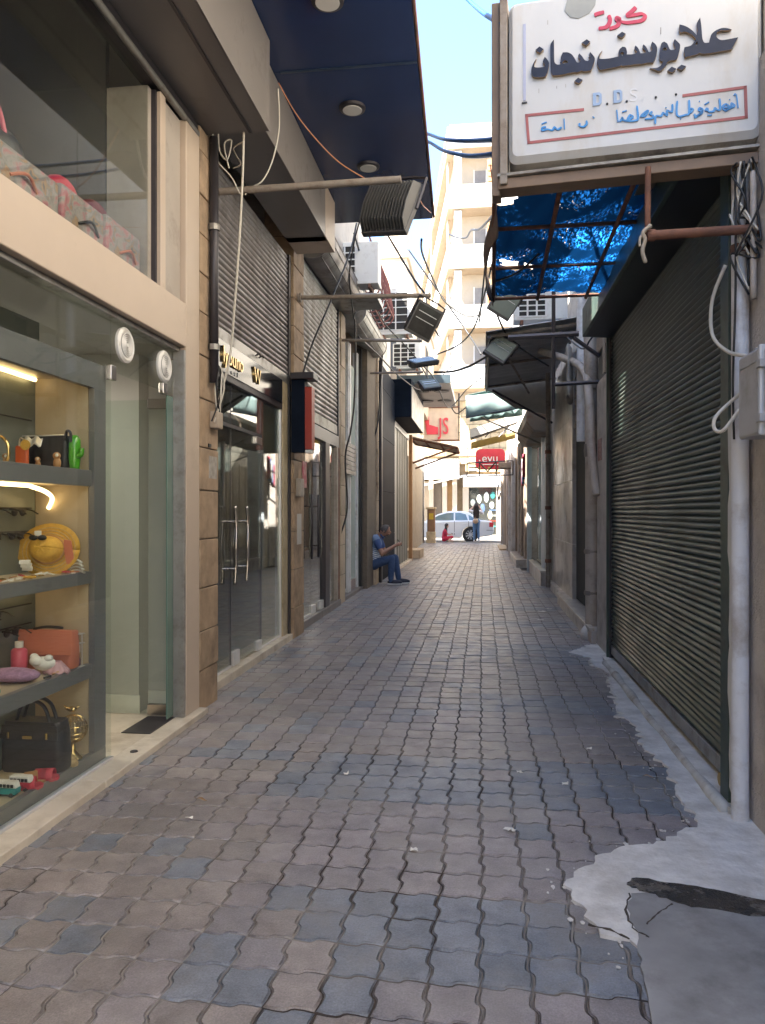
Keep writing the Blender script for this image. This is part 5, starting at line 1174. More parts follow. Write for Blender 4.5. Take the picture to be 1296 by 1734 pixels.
SB = thing('stone_shops','yellow stone shop building with a display window below the apartments','building',(0,43,0))
box('wall', (-9,9,42.6,44,-.05,7.55), M('stone_joint',(.30,.22,.13),.9,var=.2), SB)
r_ = random.Random(21); cnt = 0
for j in range(17):
    z = .1+.44*j; x = -4.4+r_.uniform(0,.5)
    while x < 2.6:
        wd = r_.uniform(.45,.95)
        if not (z < 3.2 and -1.05 < x+wd*.5 < 1.15) and not (z<4.4 and x < -1.3):
            o = box('stone', (x+.012,x+wd-.012,42.45+r_.uniform(-.06,.03),42.62,z+.012,z+.428), far_stone, SB); cnt += 1
        x += wd
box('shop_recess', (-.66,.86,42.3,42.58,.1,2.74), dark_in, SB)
box('shop_glass', (-.66,.86,42.26,42.27,.1,2.74), g_window, SB)
box('shop_fascia', (-1.0,1.2,42.1,42.44,2.76,3.45), far_white, SB, .02)
for x in (-.85,1.0): box('shop_pier', (x-.17,x+.17,42.2,42.44,.1,2.75), far_cream, SB, .02)
for k,(x,z,c_) in enumerate(((-.45,1.9,white_pl),(-.1,2.1,white_pl),(.3,2.2,white_pl),(.6,1.75,white_pl),(.5,1.2,far_cream),(-.3,1.3,M('teal_goods',(.05,.30,.28),.6)),(.65,2.3,MATS['teal_goods']),(.1,1.6,M('blue_goods',(.1,.16,.3),.6)))):
    o = MB().ball((x,42.285,z),(.14,.012,.2+.05*(k%3)),8,6).build('display_garment', c_, SB, smooth=True)
for k in range(4): box('bright_shelf', (.45,.84,42.275,42.295,.55+.3*k,.62+.3*k), [MATS['teal_goods'],red_p,far_white,MATS['blue_goods']][k], SB)
AR = thing('old_arcade','low cream arcade with columns left of the stone shops','building',(-3,42.5,0))
for x in (-4.2,-3.5,-2.75,-2.0,-1.45): box('column', (x-.13,x+.13,41.9,42.3,.1,3.2), far_cream, AR, .03)
box('entablature', (-9,-1.2,41.8,42.44,3.2,4.3), far_white, AR, .03)
for x in (-3.85,-3.1,-2.4,-1.7): box('bay_shutter', (x-.22,x+.22,42.32,42.44,.1,3.1), [M('bay_dark',(.16,.13,.10),.5),M('bay_orange',(.45,.27,.12),.6),far_white,far_cream][int(abs(x*10))%4], AR)
MB().prism([(-4.5,40.8,2.5),(-1.0,41.6,3.3),(-1.0,41.78,3.3),(-4.5,41.78,2.5)],(0,0,.08)).build('white_awning', far_white, AR)
box('small_blind', (-2.9,-2.2,41.7,41.78,5.0,6.4), M('brown_blind',(.25,.17,.11),.6), AR)

# red letters on a frame
LS = thing('red_letter_sign','white sign panel with big red letters sticking out at left','sign',(-1.4,27,4.5))
box('panel', (-2.05,-.82,27.02,27.08,3.95,5.1), M('pale_sign_panel',(.70,.60,.48),.6,var=.12,trans=.3), LS, .01)
text_mesh('lettering', 'JS', .84, M('red_letters',(.60,.05,.07),.4), LS, (-1.50,26.99,4.16), (R(90),0,0), .03).scale = (.62,1,1)
MB().prism([(-2.02,26.97,4.85),(-1.92,26.97,5.02),(-1.84,26.97,4.75),(-1.84,26.97,4.5),(-1.52,26.97,4.4),(-1.52,26.97,4.15),(-1.92,26.97,4.15)],(0,.05,0)).build('red_emblem', MATS['red_letters'], LS)
for z in (3.93,5.12): MB().tube([(-2.4,27.0,z),(-.75,27.0,z+.0)], .035, 6).build('frame_bar', rust, LS)
MB().tube([(-.78,27.0,3.9),(-.78,27.0,5.6)], .035, 6).build('frame_bar', dark_metal, LS)
CB = thing('stone_cabinet','brown wooden cabinet on a stone base with a yellow notice at the alley end','cabinet',(-2.2,33.9,0))
box('stone_base', (-2.42,-2.02,33.6,34.1,-.03,.5), far_stone, CB, .02)
box('cabinet_body', (-2.38,-2.04,33.65,34.05,.505,1.5), M('brown_cabinet_wood',(.26,.14,.07),.6,var=.15), CB, .01)
box('cabinet_cap', (-2.44,-2.0,33.58,34.1,1.503,1.6), far_stone, CB, .02)
box('yellow_notice', (-2.30,-2.10,33.635,33.648,1.05,1.32), M('yellow_paper',(.60,.40,.04),.7), CB)
box('door_gap', (-2.36,-2.34,33.64,33.648,.55,1.45), dark_metal, CB)

# ------------------------------------------------------------------ silver car
CA = thing('parked_car','silver saloon car parked across the far end of the alley, rear to the right','car',(-1.4,37,-.03))
paint = M('silver_paint',(.70,.72,.73),.3,metal=.2,var=.03,coat=.5); cgl = M('car_glass',(.10,.16,.17),.06,var=.1,spec=1); tyre = M('tyre_rubber',(.02,.02,.02),.8); rim = M('alloy_rim',(.6,.6,.6),.3,metal=.8)
z0 = -.03; xr = -.50; xf = xr-2.62; wr = .335
def arc(cx, r, n=9): return [(cx+r*math.cos(a), z0+wr+r*math.sin(a)) for a in [math.pi*i/n for i in range(n+1)]]
prof = [(.52,z0+.30),(.60,z0+.55),(.58,z0+.80),(.50,z0+.97),(-.10,z0+1.03),(-1.6,z0+.99),(-2.75,z0+.93),(-3.55,z0+.80),(-3.95,z0+.68),(-4.02,z0+.40),(-3.95,z0+.22)]
prof = [(x,z) for x,z in prof]
low = [(xf-.40,z0+.20)] + [p for p in arc(xf,.39)[::-1]] + [(xf+.42,z0+.18),(xr-.42,z0+.18)] + [p for p in arc(xr,.39)[::-1]] + [(xr+.42,z0+.22)]
side = prof + low
yn, yf_ = 35.95, 37.65
m_ = MB(); n_ = len(side)
def ring(y, k): return [((x+.9)*(1-.0*k)-.9, y, z0+.2+(z-z0-.2)) for x,z in side]
m_.add(ring(yn,0)+ring(yf_,0), [list(range(n_))[::-1],[n_+i for i in range(n_)]]+[(i,(i+1)%n_,n_+(i+1)%n_,n_+i) for i in range(n_)])
m_.build('body', paint, CA, smooth=28, bevel=.05)
gh_ = [(.02,z0+.99),(-.55,z0+1.38),(-.95,z0+1.455),(-1.55,z0+1.44),(-2.05,z0+1.30),(-2.75,z0+.92)]
m_ = MB(); a = [(x,yn+.06+ (z-z0-.95)*.34, z) for x,z in gh_]; b = [(x,yf_-.06-(z-z0-.95)*.34, z) for x,z in gh_]; k=len(gh_)
m_.add(a+b,[list(range(k))[::-1],[k+i for i in range(k)]]+[(i,(i+1)%k,k+(i+1)%k,k+i) for i in range(k)]); m_.build('roof', paint, CA, smooth=35, bevel=.03)
def gwin(pts): 
    return MB().prism([(x, yn+.045+(z-z0-.95)*.34, z) for x,z in pts],(0,.012,0))
gwin([(-.62,z0+1.02),(-.72,z0+1.30),(-.98,z0+1.37),(-1.22,z0+1.375),(-1.22,z0+1.02)]).build('side_window', cgl, CA)
gwin([(-.20,z0+1.02),(-.50,z0+1.24),(-.60,z0+1.28),(-.56,z0+1.02)]).build('quarter_window', cgl, CA)
gwin([(-1.29,z0+1.02),(-1.29,z0+1.375),(-1.6,z0+1.36),(-2.0,z0+1.25),(-2.4,z0+1.02)]).build('side_window', cgl, CA)
MB().prism([(.03,yn+.25,z0+1.03),(-.50,yn+.32,z0+1.385),(-.50,yf_-.32,z0+1.385),(.03,yf_-.25,z0+1.03)],(.02,0,.015)).build('rear_window', cgl, CA)
for x in (-1.255,-.585): MB().prism([(x-.01,yn-.004,z0+.32),(x+.01,yn-.004,z0+.32),(x+.01,yn-.004,z0+.98),(x-.01,yn-.004,z0+.98)],(0,.01,0)).build('door_seam', dark_metal, CA)
for x in (-.78,-1.75): box('door_handle', (x-.1,x+.1,yn-.03,yn-.004,z0+.82,z0+.855), paint, CA, .008)
box('side_trim', (-3.3,-.95,yn-.015,yn+.001,z0+.42,z0+.46), paint, CA, .005)
tl = box('tail_light', (.38,.575,yn-.012,yn+.16,z0+.70,z0+.92), M('tail_light_red',(.5,.02,.03),.2), CA, .02)
box('bumper_line', (.25,.61,yn-.008,yn+.0,z0+.54,z0+.56), dark_metal, CA)
for cx in (xr,xf):
    wh = MB().lathe((cx,yn+.03,z0+wr),[(.22,-.0),(wr-.02,.0),(wr,.03),(wr,.17),(wr-.02,.2),(.2,.2)],28,'y').build('wheel', tyre, CA, smooth=40)
    MB().lathe((cx,yn+.028,z0+wr),[(.235,.012),(.225,.0),(.205,.012)],24,'y',cap=False).build('rim', rim, wh, smooth=40)
    sp = MB()
    for q in range(9):
        an = 2*math.pi*q/9; d = Vector((math.cos(an),0,math.sin(an))); e = Vector((-d.z,0,d.x))
        c_ = Vector((cx,yn+.012,z0+wr)); sp.prism([c_+d*.04+e*.022,c_+d*.22+e*.030,c_+d*.22-e*.030,c_+d*.04-e*.022],(0,.015,0))
    sp.build('spoke', rim, wh); MB().lathe((cx,yn+.008,z0+wr),[(.05,.0),(.05,.02)],12,'y').build('hub_cap', rim, wh)
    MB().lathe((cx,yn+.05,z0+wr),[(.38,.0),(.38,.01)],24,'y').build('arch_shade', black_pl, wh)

# ------------------------------------------------------------------ people
def figure(name, segs, mats, parent, voxel=.011, blobs=(), smooth_it=6):
    """segs: (p0,r0,p1,r1,mat index); blobs: (centre, radii, mat index[, rot]). The union is remeshed into one skin."""
    m_ = MB()
    for p0,r0,p1,r1,mi in segs:
        P0,P1 = Vector(p0),Vector(p1); k = 5
        m_.tube([P0.lerp(P1,i/k) for i in range(k+1)], [r0+(r1-r0)*i/k for i in range(k+1)], 14); m_.ball(P0,r0,14,8); m_.ball(P1,r1,14,8)
    for b in blobs: m_.ball(b[0], b[1], 16, 10, b[3] if len(b)>3 else None)
    o = m_.build('tmp_figure', mats[0]); md = o.modifiers.new('r','REMESH'); md.mode='VOXEL'; md.voxel_size = voxel
    ms = o.modifiers.new('s','SMOOTH'); ms.iterations = smooth_it; ms.factor = .5
    dg = bpy.context.evaluated_depsgraph_get(); me = bpy.data.meshes.new_from_object(o.evaluated_get(dg)); bpy.data.objects.remove(o)
    me.materials.clear()
    for q in mats: me.materials.append(q)
    ids = []
    for p in me.polygons:
        c = p.center; best = (1e9,0)
        for p0,r0,p1,r1,mi in segs:
            a = Vector(p0); d = Vector(p1)-a; t = max(0,min(1,(c-a).dot(d)/max(d.length_squared,1e-9)))
            dd = (c-a-d*t).length-(r0+(r1-r0)*t)
            if dd < best[0]: best = (dd,mi)
        for b in blobs:
            r3 = b[1]; v = c-Vector(b[0]); 
            if len(b)>3: v = b[3].transposed() @ v
            q = math.sqrt((v.x/r3[0])**2+(v.y/r3[1])**2+(v.z/r3[2])**2); dd = (q-1)*min(r3)
            if dd < best[0]: best = (dd,b[2])
        ids.append(best[1])
    me.polygons.foreach_set('material_index', ids); me.polygons.foreach_set('use_smooth',[True]*len(ids)); me.name = name
    off = wloc(parent); me.transform(Matrix.Translation(-off))
    o = bpy.data.objects.new(name, me); col.objects.link(o); o.parent = parent; return o
skin = M('skin',(.40,.22,.15),.55,var=.06); skin2 = M('light_skin',(.55,.34,.25),.55,var=.06)
denim = M('blue_denim',(.05,.09,.19),.85,var=.15,vs=25,bump=.2,bs=90); denim_l = M('pale_denim',(.10,.19,.33),.85,var=.2,vs=20)
def polo_mat():
    m = bpy.data.materials.new('striped_polo'); m.use_nodes=True; n=m.node_tree; L=n.links.new; p=n.nodes['Principled BSDF']; p.inputs['Roughness'].default_value=.85
    tc=n.nodes.new('ShaderNodeTexCoord'); sx=n.nodes.new('ShaderNodeSeparateXYZ'); L(tc.outputs['Object'],sx.inputs[0])
    # stripes run round the torso, which leans forward: mix height and depth
    ma=n.nodes.new('ShaderNodeMath'); ma.operation='MULTIPLY_ADD'; L(sx.outputs['X'],ma.inputs[0]); ma.inputs[1].default_value=.30; L(sx.outputs['Z'],ma.inputs[2])
    mm=n.nodes.new('ShaderNodeMath'); mm.operation='MULTIPLY'; L(ma.outputs[0],mm.inputs[0]); mm.inputs[1].default_value=27
    fr=n.nodes.new('ShaderNodeMath'); fr.operation='FRACT'; L(mm.outputs[0],fr.inputs[0])
    gt=n.nodes.new('ShaderNodeMath'); gt.operation='GREATER_THAN'; L(fr.outputs[0],gt.inputs[0]); gt.inputs[1].default_value=.52
    lo_=n.nodes.new('ShaderNodeMath'); lo_.operation='LESS_THAN'; L(ma.outputs[0],lo_.inputs[0]); lo_.inputs[1].default_value=.70
    ml=n.nodes.new('ShaderNodeMath'); ml.operation='MULTIPLY'; L(gt.outputs[0],ml.inputs[0]); L(lo_.outputs[0],ml.inputs[1])
    mx=n.nodes.new('ShaderNodeMix'); mx.data_type='RGBA'; L(ml.outputs[0],mx.inputs[0]); mx.inputs[6].default_value=(.19,.28,.45,1); mx.inputs[7].default_value=(.75,.78,.82,1); L(mx.outputs[2],p.inputs['Base Color']); return m
polo = polo_mat(); polo_d = M('dark_blue_sleeve',(.06,.11,.28),.85,var=.1)
shoe = M('navy_shoe',(.02,.025,.045),.7); sole = M('white_sole',(.65,.65,.65),.6); hair_g = M('grey_hair',(.10,.09,.085),.7,var=.3,vs=60); hair_k = M('dark_hair',(.018,.012,.010),.5,var=.3,vs=30)
# the seated man, facing the alley (+x), bent over his phone
MN = thing('person','seated man in a striped blue polo and jeans looking down at his phone','person',(-2.0,14.3,0))
hip = Vector((-2.06,14.31,.40)); chest = Vector((-2.02,14.31,.74)); neck = Vector((-1.92,14.31,.93)); head = Vector((-1.815,14.28,1.03))
S = []; Bl = []
Bl += [(hip,(.15,.185,.14),1),(hip.lerp(chest,.5),(.145,.18,.19),0),(chest,(.145,.20,.19),0,Matrix.Rotation(R(20),3,'Y'))]
S += [(hip,.13,chest,.135,0),(chest,.12,neck+Vector((-.03,0,-.04)),.075,0),(neck+Vector((-.02,0,-.02)),.058,head+Vector((-.02,0,-.04)),.052,2)]
for s in (-1,1):
    y = 14.31+s*.19
    sh_ = Vector((-1.97,y,.87)); el = Vector((-1.85,14.31+s*.22,.60)); wr_ = Vector((-1.60,14.31+s*.07,.755))
    S += [(chest+Vector((.0,s*.05,.12)),.09,sh_,.075,0),(sh_,.072,sh_.lerp(el,.55),.064,3),(sh_.lerp(el,.5),.050,el,.044,2),(el,.044,wr_,.029,2)]
    hd = wr_+Vector((.045,-s*.015,.012)); S += [(wr_,.028,hd,.032,2)]
    for f in range(4): 
        b0 = hd+Vector((.012,s*.004,.022-.015*f)); k1 = b0+Vector((.035,-s*.022,.006)); k2 = k1+Vector((.008,-s*.024,.012))
        S += [(b0,.0095,k1,.009,2),(k1,.009,k2,.008,2)]
    S += [(hd+Vector((-.01,-s*.012,.02)),.011,hd+Vector((.02,-s*.035,.045)),.009,2)]
    kn = Vector((-1.66+(.02 if s>0 else -.02),14.31+s*.12,.50)); an = Vector((-1.69+(.12 if s>0 else 0),14.30+s*.12,.10))
    S += [(hip+Vector((.0,s*.09,-.02)),.105,kn,.070,1),(kn,.070,an+Vector((0,0,.02)),.055,1),(an,.045,an-Vector((0,0,.03)),.045,1)]
Bl += [(head,(.092,.075,.108),2,Matrix.Rotation(R(38),3,'Y')),(head+Vector((.072,0,-.062)),(.03,.045,.032),2)]
S += [(head+Vector((.085,0,-.005)),.013,head+Vector((.108,0,-.04)),.016,2)]
for s in (-1,1): Bl += [(head+Vector((-.01,s*.078,-.015)),(.018,.010,.03),2)]
figure('body', S, [polo, denim, skin, polo_d], MN, .009, Bl, 4)
hm = MB(); Rh = Matrix.Rotation(R(38),3,'Y')
hm.grid(lambda u,v: tuple(head + Rh @ Vector((-.098*math.sin(math.pi*(.02+.60*v))*math.cos(math.pi*(u-.5)*1.25)*(1) , .081*math.sin(math.pi*(.02+.60*v))*math.sin(math.pi*(u-.5)*1.25), .114*math.cos(math.pi*(.02+.60*v))))), 18, 10)
hm.build('hair', hair_g, MN, smooth=True, solid=.008)
for s in (-1,1): MB().ball(head+Rh@Vector((.084,s*.030,.012)),(.010,.012,.007),8,6).build('eye', black_pl, MN, smooth=True)
MB().tube([head+Rh@Vector((.088,-.042,.030)),head+Rh@Vector((.094,0,.026)),head+Rh@Vector((.088,.042,.030))],.006,6).build('eyebrow', hair_g, MN)
MB().ball(head+Rh@Vector((.078,0,-.072)),(.022,.026,.007),8,6).build('mouth', M('lip',(.30,.12,.09),.5), MN, smooth=True)
MB().tube(curve_pts([(-1.90,14.24,.955),(-1.855,14.26,.90),(-1.85,14.31,.885),(-1.855,14.36,.90),(-1.90,14.38,.955)],4),.018,6).build('collar', polo_d, MN, smooth=True)
for s in (-1,1):
    ax = -1.69+(.12 if s>0 else 0); y = 14.30+s*.12
    MB().ball((ax+.075,y,.055),(.145,.048,.05),14,8).build('shoe', shoe, MN, smooth=True)
    MB().box(ax-.065,ax+.21,y-.046,y+.046,.004,.032).build('sole', sole, MN, bevel=.012)
ph = MB().obox((-1.535,14.31,.80),(.012,.072,.145),(0,R(-35),0)).build('mobile_phone', black_pl, bevel=.004); tag(ph,'black mobile phone held in both hands by the seated man','phone')

# the woman standing by the car, seen from behind, hands raised to her hair
WM = thing('person','standing woman seen from behind with long dark hair, white top and jeans','person',(-.20,34.9,.02))
cx, cy, g0 = -.22, 34.8, .03
def W(x,y,z): return (cx+x, cy+y, g0+z)
S = [(W(0,0,.98),.115,W(0,0,1.15),.10,0),(W(0,0,1.12),.11,W(0,-.01,1.36),.125,0),(W(0,0,1.42),.055,W(0,0,1.53),.05,2)]
for s in (-1,1):
    S += [(W(s*.07,0,.95),.105,W(s*.085,.02,.52),.068,1),(W(s*.085,.02,.52),.066,W(s*.09+(.03 if s>0 else 0),0,.12),.05,1),(W(s*.09+(.03 if s>0 else 0),0,.08),.035,W(s*.1+(.03 if s>0 else 0),-.02,.03),.035,3),(W(s*.1,0,.035),.03,W(s*.11,.15,.03),.028,3)]
    S += [(W(s*.08,0,1.36),.08,W(s*.17,0,1.37),.062,0),(W(s*.17,0,1.37),.062,W(s*.30,.02,1.30 if s>0 else 1.42),.06 if s>0 else .05,0),(W(s*.30,.02,1.30 if s>0 else 1.42),.042,W(s*.16,.08,1.58),.03,2),(W(s*.16,.08,1.58),.03,W(s*.09,.08,1.66),.028,2)]
Bl = [(W(0,0,.93),(.165,.12,.14),1),(W(0,.0,1.30),(.17,.11,.14),0),(W(0,.01,1.63),(.078,.09,.11),2)]
figure('body', S, [M('white_blouse',(.75,.72,.70),.8,var=.05), denim_l, skin2, sole], WM, .014, Bl, 4)
MB().ball(W(0,-.02,1.66),(.095,.10,.115),14,10).build('hair', hair_k, WM, smooth=True)
MB().grid(lambda u,v: W((u-.5)*(.17+.10*math.sin(v*2.6)), -.10-.035*math.cos((u-.5)*3)+.02*v, 1.68-.62*v+.01*math.sin(u*30)), 14, 10).build('long_hair', hair_k, WM, smooth=True, solid=.03)
hb = thing('shoulder_bag','small round beige bag hanging at the back of the standing woman','bag',W(0,-.2,.9))
MB().ball(W(-.03,-.17,.93),(.13,.06,.11),14,10).build('bag_body', M('beige_leather',(.50,.33,.20),.5,var=.1), hb, smooth=True)
MB().tube(curve_pts([W(-.12,-.15,1.0),W(-.05,-.15,1.12),W(.02,-.15,1.0)],6),.008,6).build('bag_strap', MATS['beige_leather'], hb)
# the girl sitting on the kerb
GL = thing('person','girl in a red dress with dark hair sitting on the ground by the car','person',(-1.6,34.5,.03))
def G(x,y,z): return (-1.66+x, 34.55+y, .03+z)
S = [(G(0,0,.13),.13,G(.02,0,.42),.115,0),(G(.02,0,.42),.10,G(.05,0,.56),.07,0),(G(.06,0,.58),.045,G(.09,0,.66),.045,2)]
for s in (-1,1):
    S += [(G(0,s*.09,.12),.095,G(.34,s*.10,.20),.075,0),(G(.34,s*.10,.20),.058,G(.22,s*.12-.05,.05),.045,2),(G(.22,s*.12-.05,.05),.04,G(.40,s*.10-.06,.04),.035,2)]
    S += [(G(.04,s*.13,.50),.062,G(.10,s*.16,.34),.052,0),(G(.10,s*.16,.34),.038,G(.28,s*.07,.32),.028,2),(G(.28,s*.07,.32),.028,G(.33,s*.03,.34),.028,2)]
Bl = [(G(.12,0,.72),(.085,.08,.105),2)]
figure('body', S, [M('red_dress',(.48,.02,.05),.8,var=.1), M('red_dress_hem',(.5,.08,.09),.8), skin2], GL, .014, Bl, 4)
MB().ball(G(.10,0,.745),(.095,.092,.10),14,10).build('hair', hair_k, GL, smooth=True)
MB().grid(lambda u,v: G(.03+.10*math.sin(u*3.1)*.9, (u-.5)*.19, .76-.36*v), 10, 8).build('long_hair', hair_k, GL, smooth=True, solid=.03)
tag(MB().obox(G(.36,0,.36),(.02,.16,.10),(0,R(-40),0)).build('dark_tablet', black_pl, bevel=.005),'dark phone held by the girl in red','phone')

# ------------------------------------------------------------------ things in the display window
def item(name, label, cat, loc, group=None): return thing(name, label, cat, loc, group)
coral = M('coral_leather',(.52,.17,.10),.45,var=.1); blackl = M('black_leather',(.018,.017,.018),.4,var=.2,bump=.2,bs=90); straw = M('yellow_straw',(.62,.36,.05),.7,var=.15,vs=50,bump=.4,bs=120)
pink = M('pink_plastic',(.55,.09,.14),.35); lilac = M('lilac_fur',(.34,.20,.32),.9,var=.3,vs=30,bump=.6,bs=90); tan = M('tan_leather',(.42,.22,.09),.5,var=.15); green = M('green_gel',(.08,.38,.02),.15,var=.15,coat=.5); woven = M('woven_raffia',(.50,.36,.18),.8,var=.3,vs=70,bump=.4,bs=120); redf = M('red_foam',(.50,.04,.07),.55,var=.08); orange = M('orange_pouch',(.55,.10,.02),.4); teal_t = M('teal_toy_paint',(.03,.27,.28),.3); purple = M('purple_sand',(.16,.08,.30),.7)
def soft_box(x,y,z,w,d,h,top=.85,lean=0,n=10):
    """a bag body: rounded, narrowing upwards"""
    m = MB(); prof = [(0,.94),(.06,1),(.5,1.0),(.85,.5+.5*top),(1,top)]
    rings = []
    for t,k in prof:
        o = rr_rect(-w/2*k,w/2*k,-d/2*k,d/2*k,min(w,d)*.3*k,0,3); rings.append([(x+a+lean*t*0,y+c+lean*t,z+h*t) for a,b,c in o])
    k = len(rings[0]); vs = [p for r_ in rings for p in r_]
    return m.add(vs, [(i*k+j,i*k+(j+1)%k,(i+1)*k+(j+1)%k,(i+1)*k+j) for i in range(len(prof)-1) for j in range(k)]+[list(range(k))[::-1],[(len(prof)-1)*k+j for j in range(k)]])
# lowest level
t = item('tote_bag','black leather tote bag with gold clasp on the lowest display floor','bag',(-2.19,3.50,.10))
soft_box(-2.19,3.50,.101,.33,.12,.25,.9).build('bag_body', blackl, t, smooth=50)
MB().prism([(-2.345,3.435,.27),(-2.035,3.435,.27),(-2.045,3.445,.335),(-2.335,3.445,.335)],(0,-.006,0)).build('flap', blackl, t, bevel=.002)
box('clasp', (-2.215,-2.165,3.418,3.428,.275,.29), gold, t, .002); 
for x in (-2.29,-2.09): box('buckle', (x-.006,x+.006,3.418,3.428,.275,.305), gold, t, .002)
for y in (3.47,3.53): MB().tube(curve_pts([(-2.28,y,.34),(-2.25,y,.42),(-2.19,y,.45),(-2.13,y,.42),(-2.10,y,.34)],6),.009,6).build('handle', blackl, t, smooth=True)
t = item('bird_ornament','gold wire globe ornament with a bird on top beside the black tote','ornament',(-2.09,3.66,.10))
MB().lathe((-2.09,3.66,.10),[(.055,.001),(.045,.012),(.014,.05),(.010,.09)],18).build('foot', gold, t, smooth=True)
gb = MB()
for k in range(7):
    a = math.pi*k/7; gb.tube([(-2.09+.072*math.cos(q)*math.cos(a),3.66+.072*math.cos(q)*math.sin(a),.262+.072*math.sin(q)) for q in [2*math.pi*i/20 for i in range(21)]],.0022,5,False)
for zz in (-.04,-.015,.02): 
    rr_ = math.sqrt(.072**2-zz**2); gb.tube([(-2.09+rr_*math.cos(q),3.66+rr_*math.sin(q),.262+zz) for q in [2*math.pi*i/20 for i in range(21)]],.0022,5,False)
gb.build('wire_globe', gold, t)
MB().ball((-2.095,3.66,.362),(.026,.014,.015),10,6).tube([(-2.072,3.66,.368),(-2.055,3.66,.38)],[.010,.004],6).tube([(-2.115,3.66,.362),(-2.14,3.66,.380)],[.010,.003],6).build('bird', gold, t, smooth=True)
def sandal(lbl, x, y, an, m1, straps, L=.22, grp=None):
    t = item('sandal', lbl, 'sandal', (x,y,.10), grp); ca,sa = math.cos(an),math.sin(an)
    def tr(u,v,z): return (x+u*ca-v*sa, y+u*sa+v*ca, .101+z)
    ol = [(-L/2,.0),(-L*.46,.025),(-L*.3,.033),(0,.027),(L*.25,.04),(L*.42,.036),(L/2,.012)]
    pts = ol+[(u,-v) for u,v in ol[::-1]]
    MB().prism([tr(u,v,0) for u,v in pts],(0,0,.016)).build('sole', m1, t, bevel=.003)
    for u in straps:
        MB().grid(lambda a,b: tr(u+.028*(b-.5)*2, .040*math.cos(math.pi*a), .012+.040*math.sin(math.pi*a)), 8, 2).build('strap', m1, t, smooth=True, solid=.004)
    return t
sandal('tan leather slip on sandal on the lowest display floor', -2.14,3.30,R(35),tan,(.04,),.23)
sandal('woven raffia sandal beside the gold globe ornament', -2.085,3.52,R(60),woven,(.05,.0),.2)
sandal('red foam slipper lying behind the toy vans', -2.10,3.36,R(15),redf,(.05,.02),.2,'red foam slippers')
sandal('red foam slipper nearer the glass with its strap up', -2.11,3.24,R(25),redf,(.04,),.2,'red foam slippers')
def van(lbl, x, y, m1):
    t = item('toy_van', lbl, 'toy', (x,y,.10)); L=.105
    MB().prism([(x-L/2,y-.02,.112),(x+L/2,y-.02,.112),(x+L/2+.004,y-.02,.14),(x-L/2,y-.02,.14)],(0,.042,0)).build('body', m1, t, bevel=.004)
    MB().prism([(x-L/2,y-.019,.1405),(x+L/2+.003,y-.019,.1405),(x+L/2-.008,y-.017,.168),(x-L/2+.004,y-.017,.168)],(0,.038,0)).build('roof', white_pl, t, bevel=.004)
    for k in range(5): box('window', (x-L/2+.010+.018*k,x-L/2+.023+.018*k,y-.0215,y-.0175,.144,.158), black_pl, t)
    for k in (-.3,.3): MB().lathe((x+k*L,y-.021,.110),[(.010,0),(.010,.044)],12,'y').build('wheel', black_pl, t)
van('small teal and white toy van in the corner of the lit window', -2.12,3.16,teal_t)
van('small red and white toy van behind the teal toy van', -2.10,3.235,redf)
t = item('green_shoe','green toy at the left end of the lowest display floor','toy',(-2.2,3.08,.1)); MB().ball((-2.2,3.08,.13),(.05,.03,.03),10,8).ball((-2.17,3.08,.155),(.02,.02,.02),8,6).build('toy_body', green, t, smooth=True)
# third shelf (z .578)
z = .579
t = item('handbag','coral flap handbag standing on the lower shelf','bag',(-2.2,3.64,z))
soft_box(-2.2,3.64,z,.29,.09,.19,.95).build('bag_body', coral, t, smooth=50)
MB().prism([(-2.35,3.585,z+.075),(-2.05,3.585,z+.075),(-2.055,3.60,z+.2),(-2.345,3.60,z+.2)],(0,-.008,0)).build('flap', coral, t, bevel=.003)
MB().tube(curve_pts([(-2.28,3.62,z+.2),(-2.2,3.61,z+.215),(-2.12,3.62,z+.208)],5),.007,6).build('handle', blackl, t)
t = item('pink_bottle','pink cosmetic bottle on the lower shelf in front of the coral handbag','bottle',(-2.27,3.48,z))
MB().lathe((-2.27,3.48,z),[(.036,0),(.038,.01),(.038,.115),(.03,.125),(.012,.13)],18).build('bottle', pink, t, smooth=50); MB().lathe((-2.27,3.48,z+.13),[(.02,0),(.02,.03)],14).build('cap', white_pl, t)
t = item('plush_pouch','furry lilac pouch lying on the lower shelf','pouch',(-2.2,3.28,z)); MB().ball((-2.18,3.30,z+.035),(.13,.07,.034),16,10).build('pouch', lilac, t, smooth=True)
t = item('toy_sheep','little white plush toy on the lower shelf beside the pink bottle','plush toy',(-2.15,3.50,z))
MB().ball((-2.15,3.50,z+.05),(.06,.04,.035),12,8).ball((-2.17,3.46,z+.07),(.03,.026,.026),10,8).ball((-2.12,3.49,z+.078),(.022,.022,.018),8,6).ball((-2.19,3.48,z+.085),(.022,.02,.018),8,6).build('plush', white_pl, t, smooth=True)
t = item('scrunchie','pleated pink hair scrunchie on the lower shelf edge','hair tie',(-2.1,3.52,z))
MB().grid(lambda u,v: (-2.10+(.02+.045*v)*math.cos(u*6.283), 3.53+(.018+.04*v)*math.sin(u*6.283), z+.055*(1-v)+.008*math.sin(u*6.283*9)*v+.002), 54, 4).build('pleats', M('pink_satin',(.50,.30,.34),.4,var=.15), t, smooth=True, solid=.003)
t = item('sand_timer','tiny framed sand timer with purple sand on the lower shelf','ornament',(-2.08,3.68,z))
for a in (-.03,.03): MB().tube([(-2.08+a,3.68,z),(-2.08+a,3.68,z+.17)],.003,5).build('frame_rod', alu, t)
for zz in (.0,.12,.168): box('frame_bar', (-2.115,-2.045,3.66,3.70,z+zz,z+zz+.004), alu, t)
